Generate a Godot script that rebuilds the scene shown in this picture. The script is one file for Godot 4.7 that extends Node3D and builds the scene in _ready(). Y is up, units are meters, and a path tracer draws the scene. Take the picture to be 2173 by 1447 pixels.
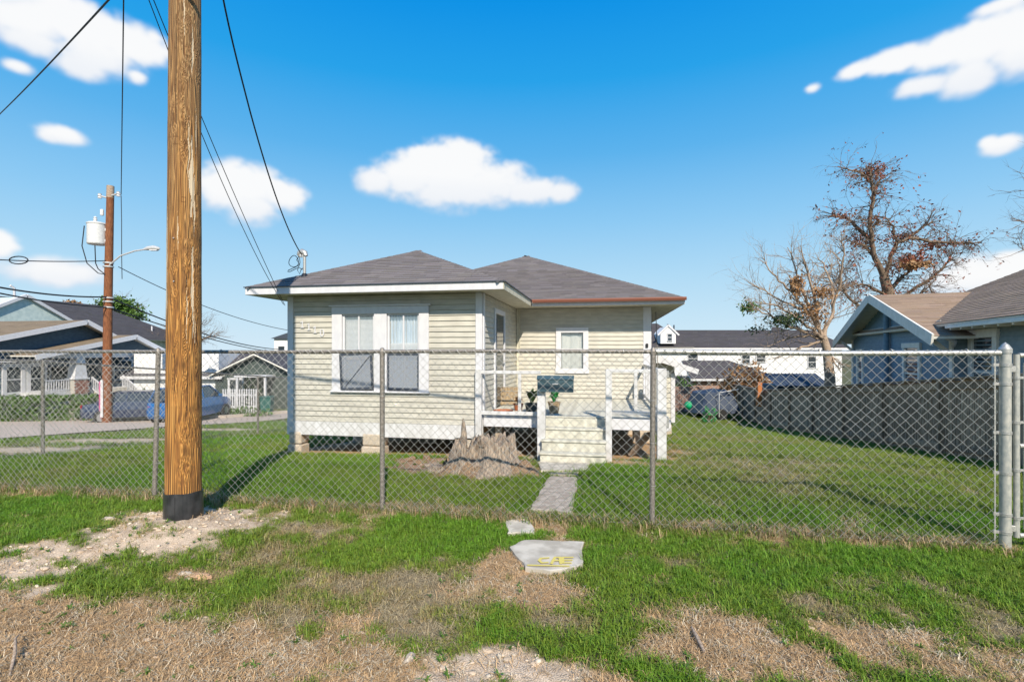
extends Node3D
# World: x runs right along the front of the little house, y is up, -z runs away from the street ("deep" below is -z).
# The camera stands at x 0, deep 0 and looks a little to the left of straight ahead.

const F := 1075.0      # focal length of the photograph in its own pixels
const CX := 1086.5
const HOR := 745.0     # eye level row
const EYE := 1.87
const EXPOSURE := 1.3
var CS := cos(deg_to_rad(10.2))
var SN := sin(deg_to_rad(10.2))
var M := {}
var taken := {}
var board_cache := {}
var rng := RandomNumberGenerator.new()
var n_patch := FastNoiseLite.new()
var n_mid := FastNoiseLite.new()
var n_fine := FastNoiseLite.new()
var blobs := []

# ---------------------------------------------------------------- positions
func W(x: float, y: float, deep: float) -> Vector3:
	return Vector3(x, y, -deep)

func P(px: float, py: float, d: float) -> Vector3:
	var X := (px - CX) / F * d
	return Vector3(X * CS - d * SN, EYE + (HOR - py) / F * d, -(X * SN + d * CS))

func away(x: float, deep: float) -> float:
	return -x * SN + deep * CS

func base_height(d: float) -> float:
	var t := d - 8.3
	var u := d - 25.5
	return -0.1 * (0.5 * (t + sqrt(t * t + 1.0)) - 0.5 * (u + sqrt(u * u + 4.0)))

func hgt(x: float, deep: float) -> float:
	var h := base_height(away(x, deep))
	h -= 0.22 * smoothstep(2.5, 8.0, x) * smoothstep(5.6, 9.5, deep)
	# spoil heap round the new pole, spread out towards the street corner
	var dx := x + 4.3
	var dz := deep - 4.5
	h += 0.15 * exp(-(dx * dx / 0.75 + dz * dz / 0.28))
	h += 0.05 * exp(-(pow(dx + 1.5, 2.0) / 2.2 + pow(dz + 0.55 + dx * 0.05, 2.0) / 0.2))
	return h

func G(px: float, py: float) -> Vector3:
	var a := 1.0
	var b := 90.0
	for i in 50:
		var m := 0.5 * (a + b)
		if EYE - base_height(m) > (py - HOR) / F * m:
			a = m
		else:
			b = m
	return P(px, py, a)

func on_ground(p: Vector3, up := 0.0) -> Vector3:
	return Vector3(p.x, hgt(p.x, -p.z) + up, p.z)

func wallx(px: float, deep: float) -> float:
	var r := (px - CX) / F
	return deep * (r * CS - SN) / (CS + r * SN)

func wally(px: float, py: float, deep: float) -> float:
	return EYE + (HOR - py) / F * away(wallx(px, deep), deep)

# ---------------------------------------------------------------- mesh builder
class MB:
	var v := PackedVector3Array()
	var n := PackedVector3Array()
	var u := PackedVector2Array()
	var c := PackedColorArray()
	var i := PackedInt32Array()
	var col := Color(1, 1, 1)
	func quad(p0: Vector3, p1: Vector3, p2: Vector3, p3: Vector3) -> MB:
		var nn := (p1 - p0).cross(p2 - p0)
		if nn.length_squared() < 1e-14:
			nn = (p2 - p0).cross(p3 - p0)
		nn = nn.normalized()
		var k := v.size()
		for p in [p0, p1, p2, p3]:
			v.append(p); n.append(nn); c.append(col)
		var lu := p0.distance_to(p1)
		var lv := p0.distance_to(p3)
		u.append(Vector2(0, 0)); u.append(Vector2(lu, 0)); u.append(Vector2(lu, lv)); u.append(Vector2(0, lv))
		for t in [0, 2, 1, 0, 3, 2]:
			i.append(k + t)
		return self
	func tri(p0: Vector3, p1: Vector3, p2: Vector3) -> MB:
		var nn := (p1 - p0).cross(p2 - p0).normalized()
		var k := v.size()
		for p in [p0, p1, p2]:
			v.append(p); n.append(nn); c.append(col); u.append(Vector2(p.x, p.y))
		i.append(k); i.append(k + 2); i.append(k + 1)
		return self
	func box(ce: Vector3, s: Vector3, b := Basis.IDENTITY) -> MB:
		var x := b.x * s.x * 0.5
		var y := b.y * s.y * 0.5
		var z := b.z * s.z * 0.5
		quad(ce - x - y + z, ce + x - y + z, ce + x + y + z, ce - x + y + z)
		quad(ce + x - y - z, ce - x - y - z, ce - x + y - z, ce + x + y - z)
		quad(ce + x - y + z, ce + x - y - z, ce + x + y - z, ce + x + y + z)
		quad(ce - x - y - z, ce - x - y + z, ce - x + y + z, ce - x + y - z)
		quad(ce - x + y + z, ce + x + y + z, ce + x + y - z, ce - x + y - z)
		quad(ce - x - y - z, ce + x - y - z, ce + x - y + z, ce - x - y + z)
		return self
	func cbox(ce: Vector3, s: Vector3, ch := 0.006, b := Basis.IDENTITY) -> MB:
		# a box with its edges planed off
		var h := s * 0.5
		ch = minf(ch, minf(h.x, minf(h.y, h.z)) * 0.6)
		var q := func(x: float, y: float, z: float) -> Vector3: return ce + b.x * x + b.y * y + b.z * z
		var ix := h.x - ch
		var iy := h.y - ch
		var iz := h.z - ch
		for sg in [1.0, -1.0]:
			quad(q.call(-ix * sg, -iy, h.z * sg), q.call(ix * sg, -iy, h.z * sg), q.call(ix * sg, iy, h.z * sg), q.call(-ix * sg, iy, h.z * sg))
			quad(q.call(h.x * sg, -iy, iz * sg), q.call(h.x * sg, -iy, -iz * sg), q.call(h.x * sg, iy, -iz * sg), q.call(h.x * sg, iy, iz * sg))
			quad(q.call(-ix, h.y * sg, iz * sg), q.call(ix, h.y * sg, iz * sg), q.call(ix, h.y * sg, -iz * sg), q.call(-ix, h.y * sg, -iz * sg))
		for sx in [1.0, -1.0]:
			for sy in [1.0, -1.0]:
				quad(q.call(sx * h.x, sy * iy, -iz), q.call(sx * h.x, sy * iy, iz), q.call(sx * ix, sy * h.y, iz), q.call(sx * ix, sy * h.y, -iz))
				quad(q.call(sx * h.x, -iy, sy * iz), q.call(sx * h.x, iy, sy * iz), q.call(sx * ix, iy, sy * h.z), q.call(sx * ix, -iy, sy * h.z))
				quad(q.call(-ix, sx * h.y, sy * iz), q.call(ix, sx * h.y, sy * iz), q.call(ix, sx * iy, sy * h.z), q.call(-ix, sx * iy, sy * h.z))
				for sz in [1.0, -1.0]:
					tri(q.call(sx * h.x, sy * iy, sz * iz), q.call(sx * ix, sy * h.y, sz * iz), q.call(sx * ix, sy * iy, sz * h.z))
		return self
	func beam(a: Vector3, b: Vector3, wide: float, high: float, ch := 0.0) -> MB:
		var d := (b - a)
		var z := d.normalized()
		var x := Vector3.UP.cross(z)
		if x.length() < 0.01:
			x = Vector3.RIGHT
		x = x.normalized()
		var y := z.cross(x)
		if ch > 0.0:
			return cbox((a + b) * 0.5, Vector3(wide, high, d.length()), ch, Basis(x, y, z))
		return box((a + b) * 0.5, Vector3(wide, high, d.length()), Basis(x, y, z))
	func tube(path: Array, rad: Array, sides := 8, caps := true, round_it := true) -> MB:
		var k0 := v.size()
		var m := path.size()
		var along := 0.0
		var side := Vector3.ZERO
		for j in m:
			var a: Vector3 = path[maxi(j - 1, 0)]
			var b: Vector3 = path[mini(j + 1, m - 1)]
			var t := (b - a).normalized()
			if side == Vector3.ZERO:
				side = t.cross(Vector3.UP)
				if side.length() < 0.1:
					side = t.cross(Vector3.RIGHT)
			side = (side - t * side.dot(t)).normalized()
			var up := side.cross(t)
			if j > 0:
				along += (path[j] as Vector3).distance_to(path[j - 1])
			var r: float = rad[mini(j, rad.size() - 1)]
			for q in sides + 1:
				var an := TAU * q / sides
				var dir := side * cos(an) + up * sin(an)
				v.append(path[j] + dir * r); n.append(dir); c.append(col)
				u.append(Vector2(float(q) / sides, along))
		for j in m - 1:
			for q in sides:
				var p := k0 + j * (sides + 1) + q
				var p2 := p + sides + 1
				for t in [p, p + 1, p2, p + 1, p2 + 1, p2]:
					i.append(t)
		if caps:
			for e in [0, m - 1]:
				var kc := v.size()
				var ax: Vector3 = (path[0] - path[1]).normalized() if e == 0 else (path[m - 1] - path[m - 2]).normalized()
				v.append(path[e]); n.append(ax); c.append(col); u.append(Vector2(0.5, 0.5))
				for q in sides + 1:
					v.append(v[k0 + e * (sides + 1) + q]); n.append(ax); c.append(col); u.append(Vector2(0.5, 0.5))
				for q in sides:
					i.append(kc)
					if e == 0:
						i.append(kc + 2 + q); i.append(kc + 1 + q)
					else:
						i.append(kc + 1 + q); i.append(kc + 2 + q)
		return self
	func lathe(o: Vector3, prof: Array, sides := 20, ax := Vector3.UP) -> MB:
		# prof: [radius, height] pairs from bottom to top, flat-shaded rings kept smooth round
		var x := ax.cross(Vector3(0.3, 0.1, 1)).normalized()
		var z := x.cross(ax)
		for j in prof.size() - 1:
			var k := v.size()
			var sl := Vector2(prof[j + 1][1] - prof[j][1], prof[j][0] - prof[j + 1][0]).normalized()
			for q in sides + 1:
				var an := TAU * q / sides
				var dir := x * cos(an) + z * sin(an)
				for e in 2:
					v.append(o + dir * prof[j + e][0] + ax * prof[j + e][1])
					n.append((dir * sl.x + ax * sl.y).normalized()); c.append(col)
					u.append(Vector2(float(q) / sides, prof[j + e][1]))
			for q in sides:
				var p := k + q * 2
				for t in [p, p + 2, p + 1, p + 1, p + 2, p + 3]:
					i.append(t)
		return self
	func prism(poly: Array, o: Vector3, ax: Vector3, ay: Vector3, depth: Vector3) -> MB:
		# poly of Vector2 (counter-clockwise seen from the front), pushed back along depth
		var pk := PackedVector2Array(poly)
		var ids := Geometry2D.triangulate_polygon(pk)
		var at := func(p: Vector2) -> Vector3: return o + ax * p.x + ay * p.y
		for t in range(0, ids.size(), 3):
			var a: Vector3 = at.call(pk[ids[t]])
			var b: Vector3 = at.call(pk[ids[t + 1]])
			var d: Vector3 = at.call(pk[ids[t + 2]])
			if (b - a).cross(d - a).dot(depth) > 0.0:
				var sw := b
				b = d
				d = sw
			tri(a, b, d)
			tri(a + depth, d + depth, b + depth)
		for t in pk.size():
			var a: Vector3 = at.call(pk[t])
			var b: Vector3 = at.call(pk[(t + 1) % pk.size()])
			quad(b, a, a + depth, b + depth)
		return self
	func mesh() -> ArrayMesh:
		var ar := []
		ar.resize(Mesh.ARRAY_MAX)
		ar[Mesh.ARRAY_VERTEX] = v
		ar[Mesh.ARRAY_NORMAL] = n
		ar[Mesh.ARRAY_TEX_UV] = u
		ar[Mesh.ARRAY_COLOR] = c
		ar[Mesh.ARRAY_INDEX] = i
		var m := ArrayMesh.new()
		m.add_surface_from_arrays(Mesh.PRIMITIVE_TRIANGLES, ar)
		return m

# ---------------------------------------------------------------- nodes
func numbered(called: String) -> String:
	if not taken.has(called):
		taken[called] = 0
		return called
	taken[called] += 1
	return "%s_%03d" % [called, taken[called]]

func metas(o: Node, label: String, category: String, group := "", kind := "") -> void:
	o.set_meta("label", label)
	if category != "":
		o.set_meta("category", category)
	if group != "":
		o.set_meta("group", group)
	if kind != "":
		o.set_meta("kind", kind)

func thing(called: String, label: String, category: String, at := Vector3.ZERO, turn := 0.0, group := "") -> Node3D:
	var o := Node3D.new()
	o.name = numbered(called)
	add_child(o, true)
	o.position = at
	o.rotation.y = turn
	metas(o, label, category, group)
	return o

func part(parent: Node, called: String, shape, m: Material, at := Vector3.ZERO, label := "") -> MeshInstance3D:
	var o := MeshInstance3D.new()
	o.mesh = shape.mesh() if shape is MB else shape
	o.material_override = m
	o.name = called
	o.position = at
	parent.add_child(o, true)
	if label != "":
		o.set_meta("label", label)
	return o

func single(called: String, shape, m: Material, label: String, category: String, group := "", at := Vector3.ZERO) -> MeshInstance3D:
	var o := part(self, numbered(called), shape, m, at)
	metas(o, label, category, group)
	return o

func setting(called: String, shape, m: Material, label: String) -> MeshInstance3D:
	var o := part(self, numbered(called), shape, m)
	metas(o, label, "", "", "structure")
	return o

# ---------------------------------------------------------------- materials
func lin(r: float, g: float, b: float) -> Color:
	return Color(r, g, b).linear_to_srgb()

func noise_tex(freq: float, stops: Array, cols: Array, octaves := 4, size := 512, warp := 0.0, kind := FastNoiseLite.TYPE_SIMPLEX_SMOOTH, seed_ := 1) -> NoiseTexture2D:
	var n := FastNoiseLite.new()
	n.noise_type = kind
	n.seed = seed_
	n.frequency = freq
	n.fractal_octaves = octaves
	if warp > 0.0:
		n.domain_warp_enabled = true
		n.domain_warp_amplitude = warp
		n.domain_warp_frequency = freq * 0.7
	var t := NoiseTexture2D.new()
	t.width = size
	t.height = size
	t.seamless = true
	t.noise = n
	var g := Gradient.new()
	g.offsets = PackedFloat32Array(stops)
	g.colors = PackedColorArray(cols)
	t.color_ramp = g
	return t

func mat(called: String, c: Color, rough := 0.8, metal := 0.0) -> StandardMaterial3D:
	var m := StandardMaterial3D.new()
	m.resource_name = called
	m.albedo_color = c
	m.roughness = rough
	m.metallic = metal
	M[called] = m
	return m

func textured(called: String, lo: Color, hi: Color, freq: float, scale: Vector3, rough := 0.85, bump := 0.0, octaves := 4, warp := 0.0, seed_ := 1) -> StandardMaterial3D:
	# colour grain between two tones of the same stuff, laid on by triplanar mapping
	var m := mat(called, Color.WHITE, rough)
	m.albedo_texture = noise_tex(freq, [0.28, 0.72], [lo, hi], octaves, 512, warp, FastNoiseLite.TYPE_SIMPLEX_SMOOTH, seed_)
	m.uv1_triplanar = true
	m.uv1_scale = scale
	if bump > 0.0:
		m.heightmap_enabled = true
		m.heightmap_texture = m.albedo_texture
		m.heightmap_scale = bump
	return m

func make_materials() -> void:
	textured("white_paint", lin(0.57, 0.57, 0.60), lin(0.61, 0.61, 0.635), 0.02, Vector3(0.7, 0.35, 0.7), 0.55)
	textured("white_worn", lin(0.51, 0.505, 0.50), lin(0.61, 0.61, 0.62), 0.015, Vector3(0.8, 0.3, 0.8), 0.65, 0.05, 6, 10.0)
	for k in 4:
		var f: float = [1.0, 0.965, 1.03, 0.985][k]
		textured("siding_%d" % k, lin(0.42 * f, 0.40 * f, 0.345 * f), lin(0.505 * f, 0.485 * f, 0.42 * f), 0.012, Vector3(0.35, 1.2, 0.35), 0.5, 0.0, 5, 12.0, 3 + k)
	textured("soffit", lin(0.46, 0.43, 0.34), lin(0.56, 0.53, 0.43), 0.02, Vector3(0.5, 0.5, 0.5), 0.7)
	textured("cream_step", lin(0.42, 0.405, 0.34), lin(0.58, 0.565, 0.485), 0.012, Vector3(0.8, 0.8, 0.8), 0.7, 0.1, 5)
	textured("crawl", lin(0.30, 0.24, 0.175), lin(0.44, 0.36, 0.27), 0.03, Vector3(1.5, 0.5, 1.5), 0.95)
	var sh := mat("shingle", Color.WHITE, 0.95)
	sh.vertex_color_use_as_albedo = true
	sh.albedo_texture = noise_tex(0.35, [0.2, 0.8], [Color(0.72, 0.72, 0.72), Color(1, 1, 1)], 3)
	sh.uv1_triplanar = true
	sh.uv1_scale = Vector3(1.3, 1.3, 1.3)
	sh.heightmap_enabled = true
	sh.heightmap_texture = sh.albedo_texture
	sh.heightmap_scale = 0.3
	mat("gutter", lin(0.235, 0.085, 0.055), 0.5)
	var gl := mat("glass", Color(0.75, 0.85, 0.9, 0.12), 0.04)
	gl.transparency = BaseMaterial3D.TRANSPARENCY_ALPHA
	gl.metallic_specular = 0.7
	mat("dark_glass", lin(0.03, 0.04, 0.05), 0.06).metallic_specular = 0.8
	textured("blind", lin(0.62, 0.60, 0.60), lin(0.72, 0.70, 0.69), 0.02, Vector3(1, 1, 1), 0.6)
	var cur := textured("curtain", lin(0.42, 0.50, 0.60), lin(0.62, 0.68, 0.74), 0.02, Vector3(2.5, 0.2, 2.5), 0.9)
	cur.backlight_enabled = true
	cur.backlight = Color(0.2, 0.2, 0.2)
	textured("paper", lin(0.40, 0.38, 0.34), lin(0.66, 0.63, 0.57), 0.04, Vector3(1.5, 1.5, 1.5), 0.9, 0.0, 5, 25.0)
	var scr := mat("insect_screen", Color(0.60, 0.63, 0.68, 0.42), 0.7)
	scr.transparency = BaseMaterial3D.TRANSPARENCY_ALPHA
	mat("screen_frame", lin(0.045, 0.055, 0.075), 0.5)
	mat("dark_door", lin(0.06, 0.075, 0.07), 0.35)
	textured("galvanised", lin(0.40, 0.39, 0.37), lin(0.56, 0.55, 0.52), 0.03, Vector3(3, 3, 3), 0.42, 0.0, 4).metallic = 0.55
	textured("old_pipe", lin(0.17, 0.15, 0.13), lin(0.33, 0.30, 0.27), 0.03, Vector3(3, 1.5, 3), 0.55, 0.0, 5).metallic = 0.4
	textured("pale_pipe", lin(0.36, 0.37, 0.35), lin(0.52, 0.50, 0.45), 0.02, Vector3(2, 1, 2), 0.45, 0.0, 5).metallic = 0.3
	textured("concrete", lin(0.37, 0.335, 0.28), lin(0.54, 0.50, 0.43), 0.006, Vector3(1.1, 1.1, 1.1), 0.9, 0.1, 7)
	textured("walk_concrete", lin(0.33, 0.27, 0.215), lin(0.47, 0.40, 0.33), 0.012, Vector3(1.2, 1.2, 1.2), 0.92, 0.2, 7, 10.0)
	textured("pier_stone", lin(0.34, 0.27, 0.2), lin(0.60, 0.53, 0.43), 0.04, Vector3(2, 2, 2), 0.92, 0.8, 5)
	textured("orange_stone", lin(0.46, 0.26, 0.14), lin(0.62, 0.40, 0.25), 0.04, Vector3(3, 3, 3), 0.9, 0.3, 5)
	mat("yellow_paint", lin(0.60, 0.50, 0.13), 0.8)
	mat("black_plastic", lin(0.02, 0.02, 0.022), 0.32)
	textured("sleeve", lin(0.018, 0.019, 0.022), lin(0.045, 0.046, 0.05), 0.012, Vector3(1.5, 0.8, 1.5), 0.34, 0.9, 5, 30.0)
	mat("wire", lin(0.012, 0.014, 0.018), 0.6)
	textured("steel", lin(0.50, 0.50, 0.50), lin(0.62, 0.62, 0.61), 0.02, Vector3(1, 1, 1), 0.4).metallic = 0.3
	textured("tank_grey", lin(0.55, 0.55, 0.54), lin(0.66, 0.66, 0.65), 0.02, Vector3(1, 1, 1), 0.4)
	textured("porcelain", lin(0.60, 0.60, 0.60), lin(0.7, 0.7, 0.7), 0.02, Vector3(1, 1, 1), 0.25)
	textured("far_pole_wood", lin(0.13, 0.045, 0.018), lin(0.26, 0.10, 0.04), 0.02, Vector3(3, 0.25, 3), 0.9, 0.3, 4)
	for k in 4:
		var f: float = [1.0, 0.8, 1.2, 0.9][k]
		textured("picket_%d" % k, lin(0.28 * f, 0.185 * f, 0.115 * f), lin(0.50 * f, 0.355 * f, 0.24 * f), 0.02, Vector3(1.6, 0.16, 1.6), 0.92, 0.3, 5, 14.0, 20 + k)
	textured("stump_wood", lin(0.13, 0.10, 0.08), lin(0.43, 0.345, 0.265), 0.025, Vector3(3.2, 0.45, 3.2), 0.95, 1.2, 5, 20.0)
	textured("stump_core", lin(0.10, 0.07, 0.05), lin(0.36, 0.24, 0.14), 0.04, Vector3(2, 1, 2), 0.95, 1.2, 5)
	mat("mailbox", lin(0.045, 0.085, 0.105), 0.36)
	mat("terracotta", lin(0.32, 0.10, 0.04), 0.85)
	mat("pot_dark", lin(0.03, 0.045, 0.05), 0.5)
	textured("crate_wood", lin(0.20, 0.14, 0.08), lin(0.42, 0.32, 0.2), 0.03, Vector3(2, 0.6, 2), 0.85)
	textured("asphalt", lin(0.39, 0.31, 0.255), lin(0.48, 0.395, 0.33), 0.05, Vector3(0.6, 0.6, 0.6), 0.95, 0.3, 6)
	textured("kerb", lin(0.34, 0.29, 0.25), lin(0.5, 0.44, 0.38), 0.03, Vector3(0.7, 0.7, 0.7), 0.95)
	for a in [["leaf_green", 0.085, 0.17, 0.025], ["leaf_dark", 0.03, 0.065, 0.015], ["leaf_rust", 0.27, 0.085, 0.045], ["leaf_tan", 0.36, 0.20, 0.09], ["leaf_bright", 0.03, 0.26, 0.06]]:
		var lf := mat(a[0], lin(a[1], a[2], a[3]), 0.6)
		lf.vertex_color_use_as_albedo = true
		lf.backlight_enabled = true
		lf.backlight = Color(0.5, 0.5, 0.5)
	textured("bark", lin(0.10, 0.072, 0.052), lin(0.29, 0.21, 0.15), 0.03, Vector3(3, 0.8, 3), 0.95, 0.8, 5)
	textured("bark_pale", lin(0.24, 0.17, 0.12), lin(0.48, 0.38, 0.29), 0.03, Vector3(3, 0.8, 3), 0.95, 0.5, 5)
	textured("blue_siding", lin(0.125, 0.215, 0.29), lin(0.155, 0.26, 0.34), 0.015, Vector3(0.4, 1, 0.4), 0.6)
	textured("grey_blue_siding", lin(0.17, 0.235, 0.27), lin(0.21, 0.285, 0.32), 0.015, Vector3(0.4, 1, 0.4), 0.6)
	textured("navy_siding", lin(0.035, 0.07, 0.11), lin(0.055, 0.10, 0.145), 0.015, Vector3(0.4, 1, 0.4), 0.6)
	textured("green_siding", lin(0.04, 0.055, 0.05), lin(0.065, 0.085, 0.078), 0.015, Vector3(0.4, 1, 0.4), 0.6)
	textured("white_wall", lin(0.66, 0.66, 0.67), lin(0.76, 0.76, 0.76), 0.015, Vector3(0.3, 0.3, 0.3), 0.7)
	textured("pale_green_wall", lin(0.45, 0.55, 0.54), lin(0.55, 0.64, 0.62), 0.015, Vector3(0.3, 0.3, 0.3), 0.7)
	textured("cream_trim", lin(0.70, 0.68, 0.62), lin(0.78, 0.76, 0.70), 0.015, Vector3(0.5, 0.5, 0.5), 0.6)
	textured("brick_red", lin(0.24, 0.09, 0.06), lin(0.38, 0.17, 0.12), 0.04, Vector3(2, 2, 2), 0.9)
	mat("mortar", lin(0.42, 0.39, 0.35), 0.95)
	mat("car_blue", lin(0.008, 0.10, 0.30), 0.28)
	mat("car_navy", lin(0.015, 0.03, 0.075), 0.28)
	for cn in ["car_blue", "car_navy"]:
		M[cn].clearcoat_enabled = true
		M[cn].clearcoat = 0.8
		M[cn].clearcoat_roughness = 0.05
	mat("tyre", lin(0.018, 0.018, 0.018), 0.9)
	mat("rim", lin(0.45, 0.45, 0.46), 0.3, 0.8)
	mat("lamp_clear", lin(0.7, 0.7, 0.72), 0.15)
	mat("lamp_red", lin(0.35, 0.01, 0.01), 0.2)
	mat("bin_green", lin(0.01, 0.10, 0.085), 0.5)
	mat("ball_green", lin(0.0, 0.30, 0.12), 0.4)
	mat("orange_wood", lin(0.45, 0.16, 0.05), 0.85)
	mat("pink_paint", lin(0.50, 0.05, 0.20), 0.7)
	textured("brown_planks", lin(0.22, 0.13, 0.10), lin(0.36, 0.24, 0.19), 0.03, Vector3(2, 0.3, 2), 0.9)
	textured("tarp", lin(0.03, 0.045, 0.08), lin(0.07, 0.09, 0.13), 0.02, Vector3(1, 1, 1), 0.5, 1.0)

# ---------------------------------------------------------------- sky and ground
func sky_image() -> ImageTexture:
	var wd := 2048
	var hd := 1024
	var im := Image.create_empty(wd, hd, false, Image.FORMAT_RGBF)
	var g := Gradient.new()
	# by elevation in degrees: horizon haze to deep blue
	var el := [0.0, 3.0, 8.0, 14.0, 21.0, 28.0, 35.0, 60.0, 90.0]
	var cl := [Color(0.66, 0.82, 0.93), Color(0.58, 0.79, 0.93), Color(0.44, 0.71, 0.92), Color(0.27, 0.59, 0.90), Color(0.11, 0.45, 0.85), Color(0.022, 0.36, 0.82), Color(0.004, 0.285, 0.79), Color(0.004, 0.20, 0.62), Color(0.004, 0.16, 0.53)]
	var of := PackedFloat32Array()
	for e in el:
		of.append(e / 90.0)
	g.offsets = of
	g.colors = PackedColorArray(cl)
	for y in hd:
		var e := 90.0 - 180.0 * (y + 0.5) / hd
		var c := g.sample(e / 90.0) if e >= 0.0 else Color(0.30, 0.31, 0.28).lerp(Color(0.2, 0.2, 0.18), minf(1.0, -e / 30.0))
		im.fill_rect(Rect2i(0, y, wd, 1), c)
	# clouds: soft heaps given by their place in the photograph, [x, y, half width, half height] in its pixels
	var heaps := [
		[[960, 375, 95, 62], [870, 375, 70, 45], [800, 385, 45, 28], [1040, 390, 85, 42], [1130, 405, 75, 28], [1185, 408, 38, 22], [960, 410, 120, 28], [905, 340, 45, 28], [980, 325, 50, 26]],
		[[170, 60, 140, 60], [60, 40, 110, 60], [270, 90, 85, 45], [200, 115, 100, 45], [60, 85, 80, 30], [170, 140, 60, 28], [320, 110, 45, 26]],
		[[35, 143, 34, 14]], [[290, 164, 20, 14]],
		[[127, 286, 52, 18], [100, 288, 28, 14]],
		[[520, 400, 85, 48], [600, 415, 48, 32], [470, 400, 60, 45], [530, 440, 55, 38]],
		[[2110, 80, 130, 55], [2010, 105, 90, 36], [1900, 130, 75, 26], [1820, 150, 42, 16], [1960, 182, 62, 22], [2060, 165, 70, 38], [2160, 110, 70, 60], [1870, 135, 60, 20]],
		[[2125, 309, 44, 18], [2100, 303, 22, 14]],
		[[120, 580, 110, 28], [0, 520, 38, 26]], [[2080, 590, 110, 40], [2150, 560, 60, 26]],
		[[1725, 188, 16, 9]], [[2120, 15, 60, 16]],
	]
	var nz := FastNoiseLite.new()
	nz.seed = 5
	nz.frequency = 0.02
	nz.fractal_octaves = 5
	var yaw := rad_to_deg(asin(SN))
	var puffs := []
	for hp in heaps:
		var c := []
		for b in hp:
			var X: float = (b[0] - CX) / F
			var Y: float = (HOR - b[1]) / F
			var az := rad_to_deg(atan(X)) - yaw
			var e := rad_to_deg(atan(Y / sqrt(1.0 + X * X)))
			var k := rad_to_deg(1.0 / F) / (1.0 + X * X)
			c.append([az, e, b[2] * k * 1.12, b[3] * k * sqrt(1.0 + X * X) / (1.0 + Y * Y) * 1.15])
		puffs.append(c)
	# the same kind of fair-weather heaps go on all round, also where the camera does not look
	var r2 := RandomNumberGenerator.new()
	r2.seed = 11
	for q in 26:
		var src: Array = puffs[[0, 1, 5, 6, 8][q % 5]]
		var az0 := 62.0 + q * 9.3 + r2.randf_range(-3, 3)
		var sh := r2.randf_range(-6.0, 12.0)
		var c := []
		for b in src:
			c.append([b[0] - src[0][0] + az0, b[1] + sh, b[2], b[3]])
		puffs.append(c)
	for c in puffs:
		var lo := Vector2(1e9, 1e9)
		var hi := Vector2(-1e9, -1e9)
		for b in c:
			lo = lo.min(Vector2(b[0] - b[2] * 1.5, b[1] - b[3] * 1.6))
			hi = hi.max(Vector2(b[0] + b[2] * 1.5, b[1] + b[3] * 1.6))
		var base: float = 1e9
		for b in c:
			base = minf(base, b[1] - b[3])
		for yy in range(int((90.0 - hi.y) / 180.0 * hd), int((90.0 - lo.y) / 180.0 * hd) + 1):
			for xx in range(int(floor(lo.x / 360.0 * wd)), int(ceil(hi.x / 360.0 * wd)) + 1):
				var az := (xx + 0.5) / wd * 360.0
				var e := 90.0 - 180.0 * (yy + 0.5) / hd
				if e < 0.3:
					continue
				var f := 0.0
				for b in c:
					var q := Vector2((az - b[0]) / b[2], (e - b[1]) / b[3])
					f = maxf(f, 1.25 - q.length() * 0.95)
				if f <= -0.2:
					continue
				f += smoothstep(-0.15, 0.35, f) * (nz.get_noise_2d(az * 13.0, e * 20.0) * 0.30 + nz.get_noise_2d(az * 45.0, e * 62.0) * 0.13)
				var under := smoothstep(0.0, 0.75, (e - base) / (hi.y - base))
				var a := smoothstep(0.04, lerpf(0.8, 0.55, under), f)
				if a <= 0.0:
					continue
				var w := posmod(xx, wd)
				var dense := smoothstep(0.3, 0.9, f)
				var cc := Color(0.74, 0.80, 0.90).lerp(Color(0.98, 0.98, 0.98), clampf(dense * 0.6 + under * 0.75, 0.0, 1.0))
				im.set_pixel(w, yy, im.get_pixel(w, yy).lerp(cc, a * 0.97))
	im.adjust_bcs(1.0 / EXPOSURE, 1.0, 1.0)
	return ImageTexture.create_from_image(im)

func make_view() -> void:
	var cam := Camera3D.new()
	cam.name = "camera"
	cam.projection = Camera3D.PROJECTION_FRUSTUM
	cam.near = 0.1
	cam.far = 600.0
	cam.size = 1447.0 / F * cam.near
	cam.frustum_offset = Vector2(0, (HOR - 723.5) / F * cam.near)
	cam.position = Vector3(0, EYE, 0)
	cam.rotation.y = asin(SN)
	cam.current = true
	add_child(cam)
	var env := Environment.new()
	env.background_mode = Environment.BG_SKY
	var sky := Sky.new()
	var sm := PanoramaSkyMaterial.new()
	sm.panorama = sky_image()
	sky.sky_material = sm
	env.sky = sky
	env.tonemap_mode = Environment.TONE_MAPPER_LINEAR
	env.tonemap_exposure = EXPOSURE
	env.sdfgi_enabled = true
	env.ssao_enabled = true
	env.ssil_enabled = true
	var we := WorldEnvironment.new()
	we.name = "world_environment"
	we.environment = env
	add_child(we)
	var sun := DirectionalLight3D.new()
	sun.name = "sun"
	sun.light_energy = 1.6
	sun.light_color = Color(1.0, 0.955, 0.88)
	sun.light_angular_distance = 0.5
	sun.shadow_enabled = true
	var elev := deg_to_rad(38.0)
	var az := deg_to_rad(23.0)
	var dir := Vector3(-sin(az) * cos(elev), -sin(elev), -cos(az) * cos(elev))
	sun.look_at_from_position(Vector3.ZERO, dir, Vector3.UP)
	add_child(sun)

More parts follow.
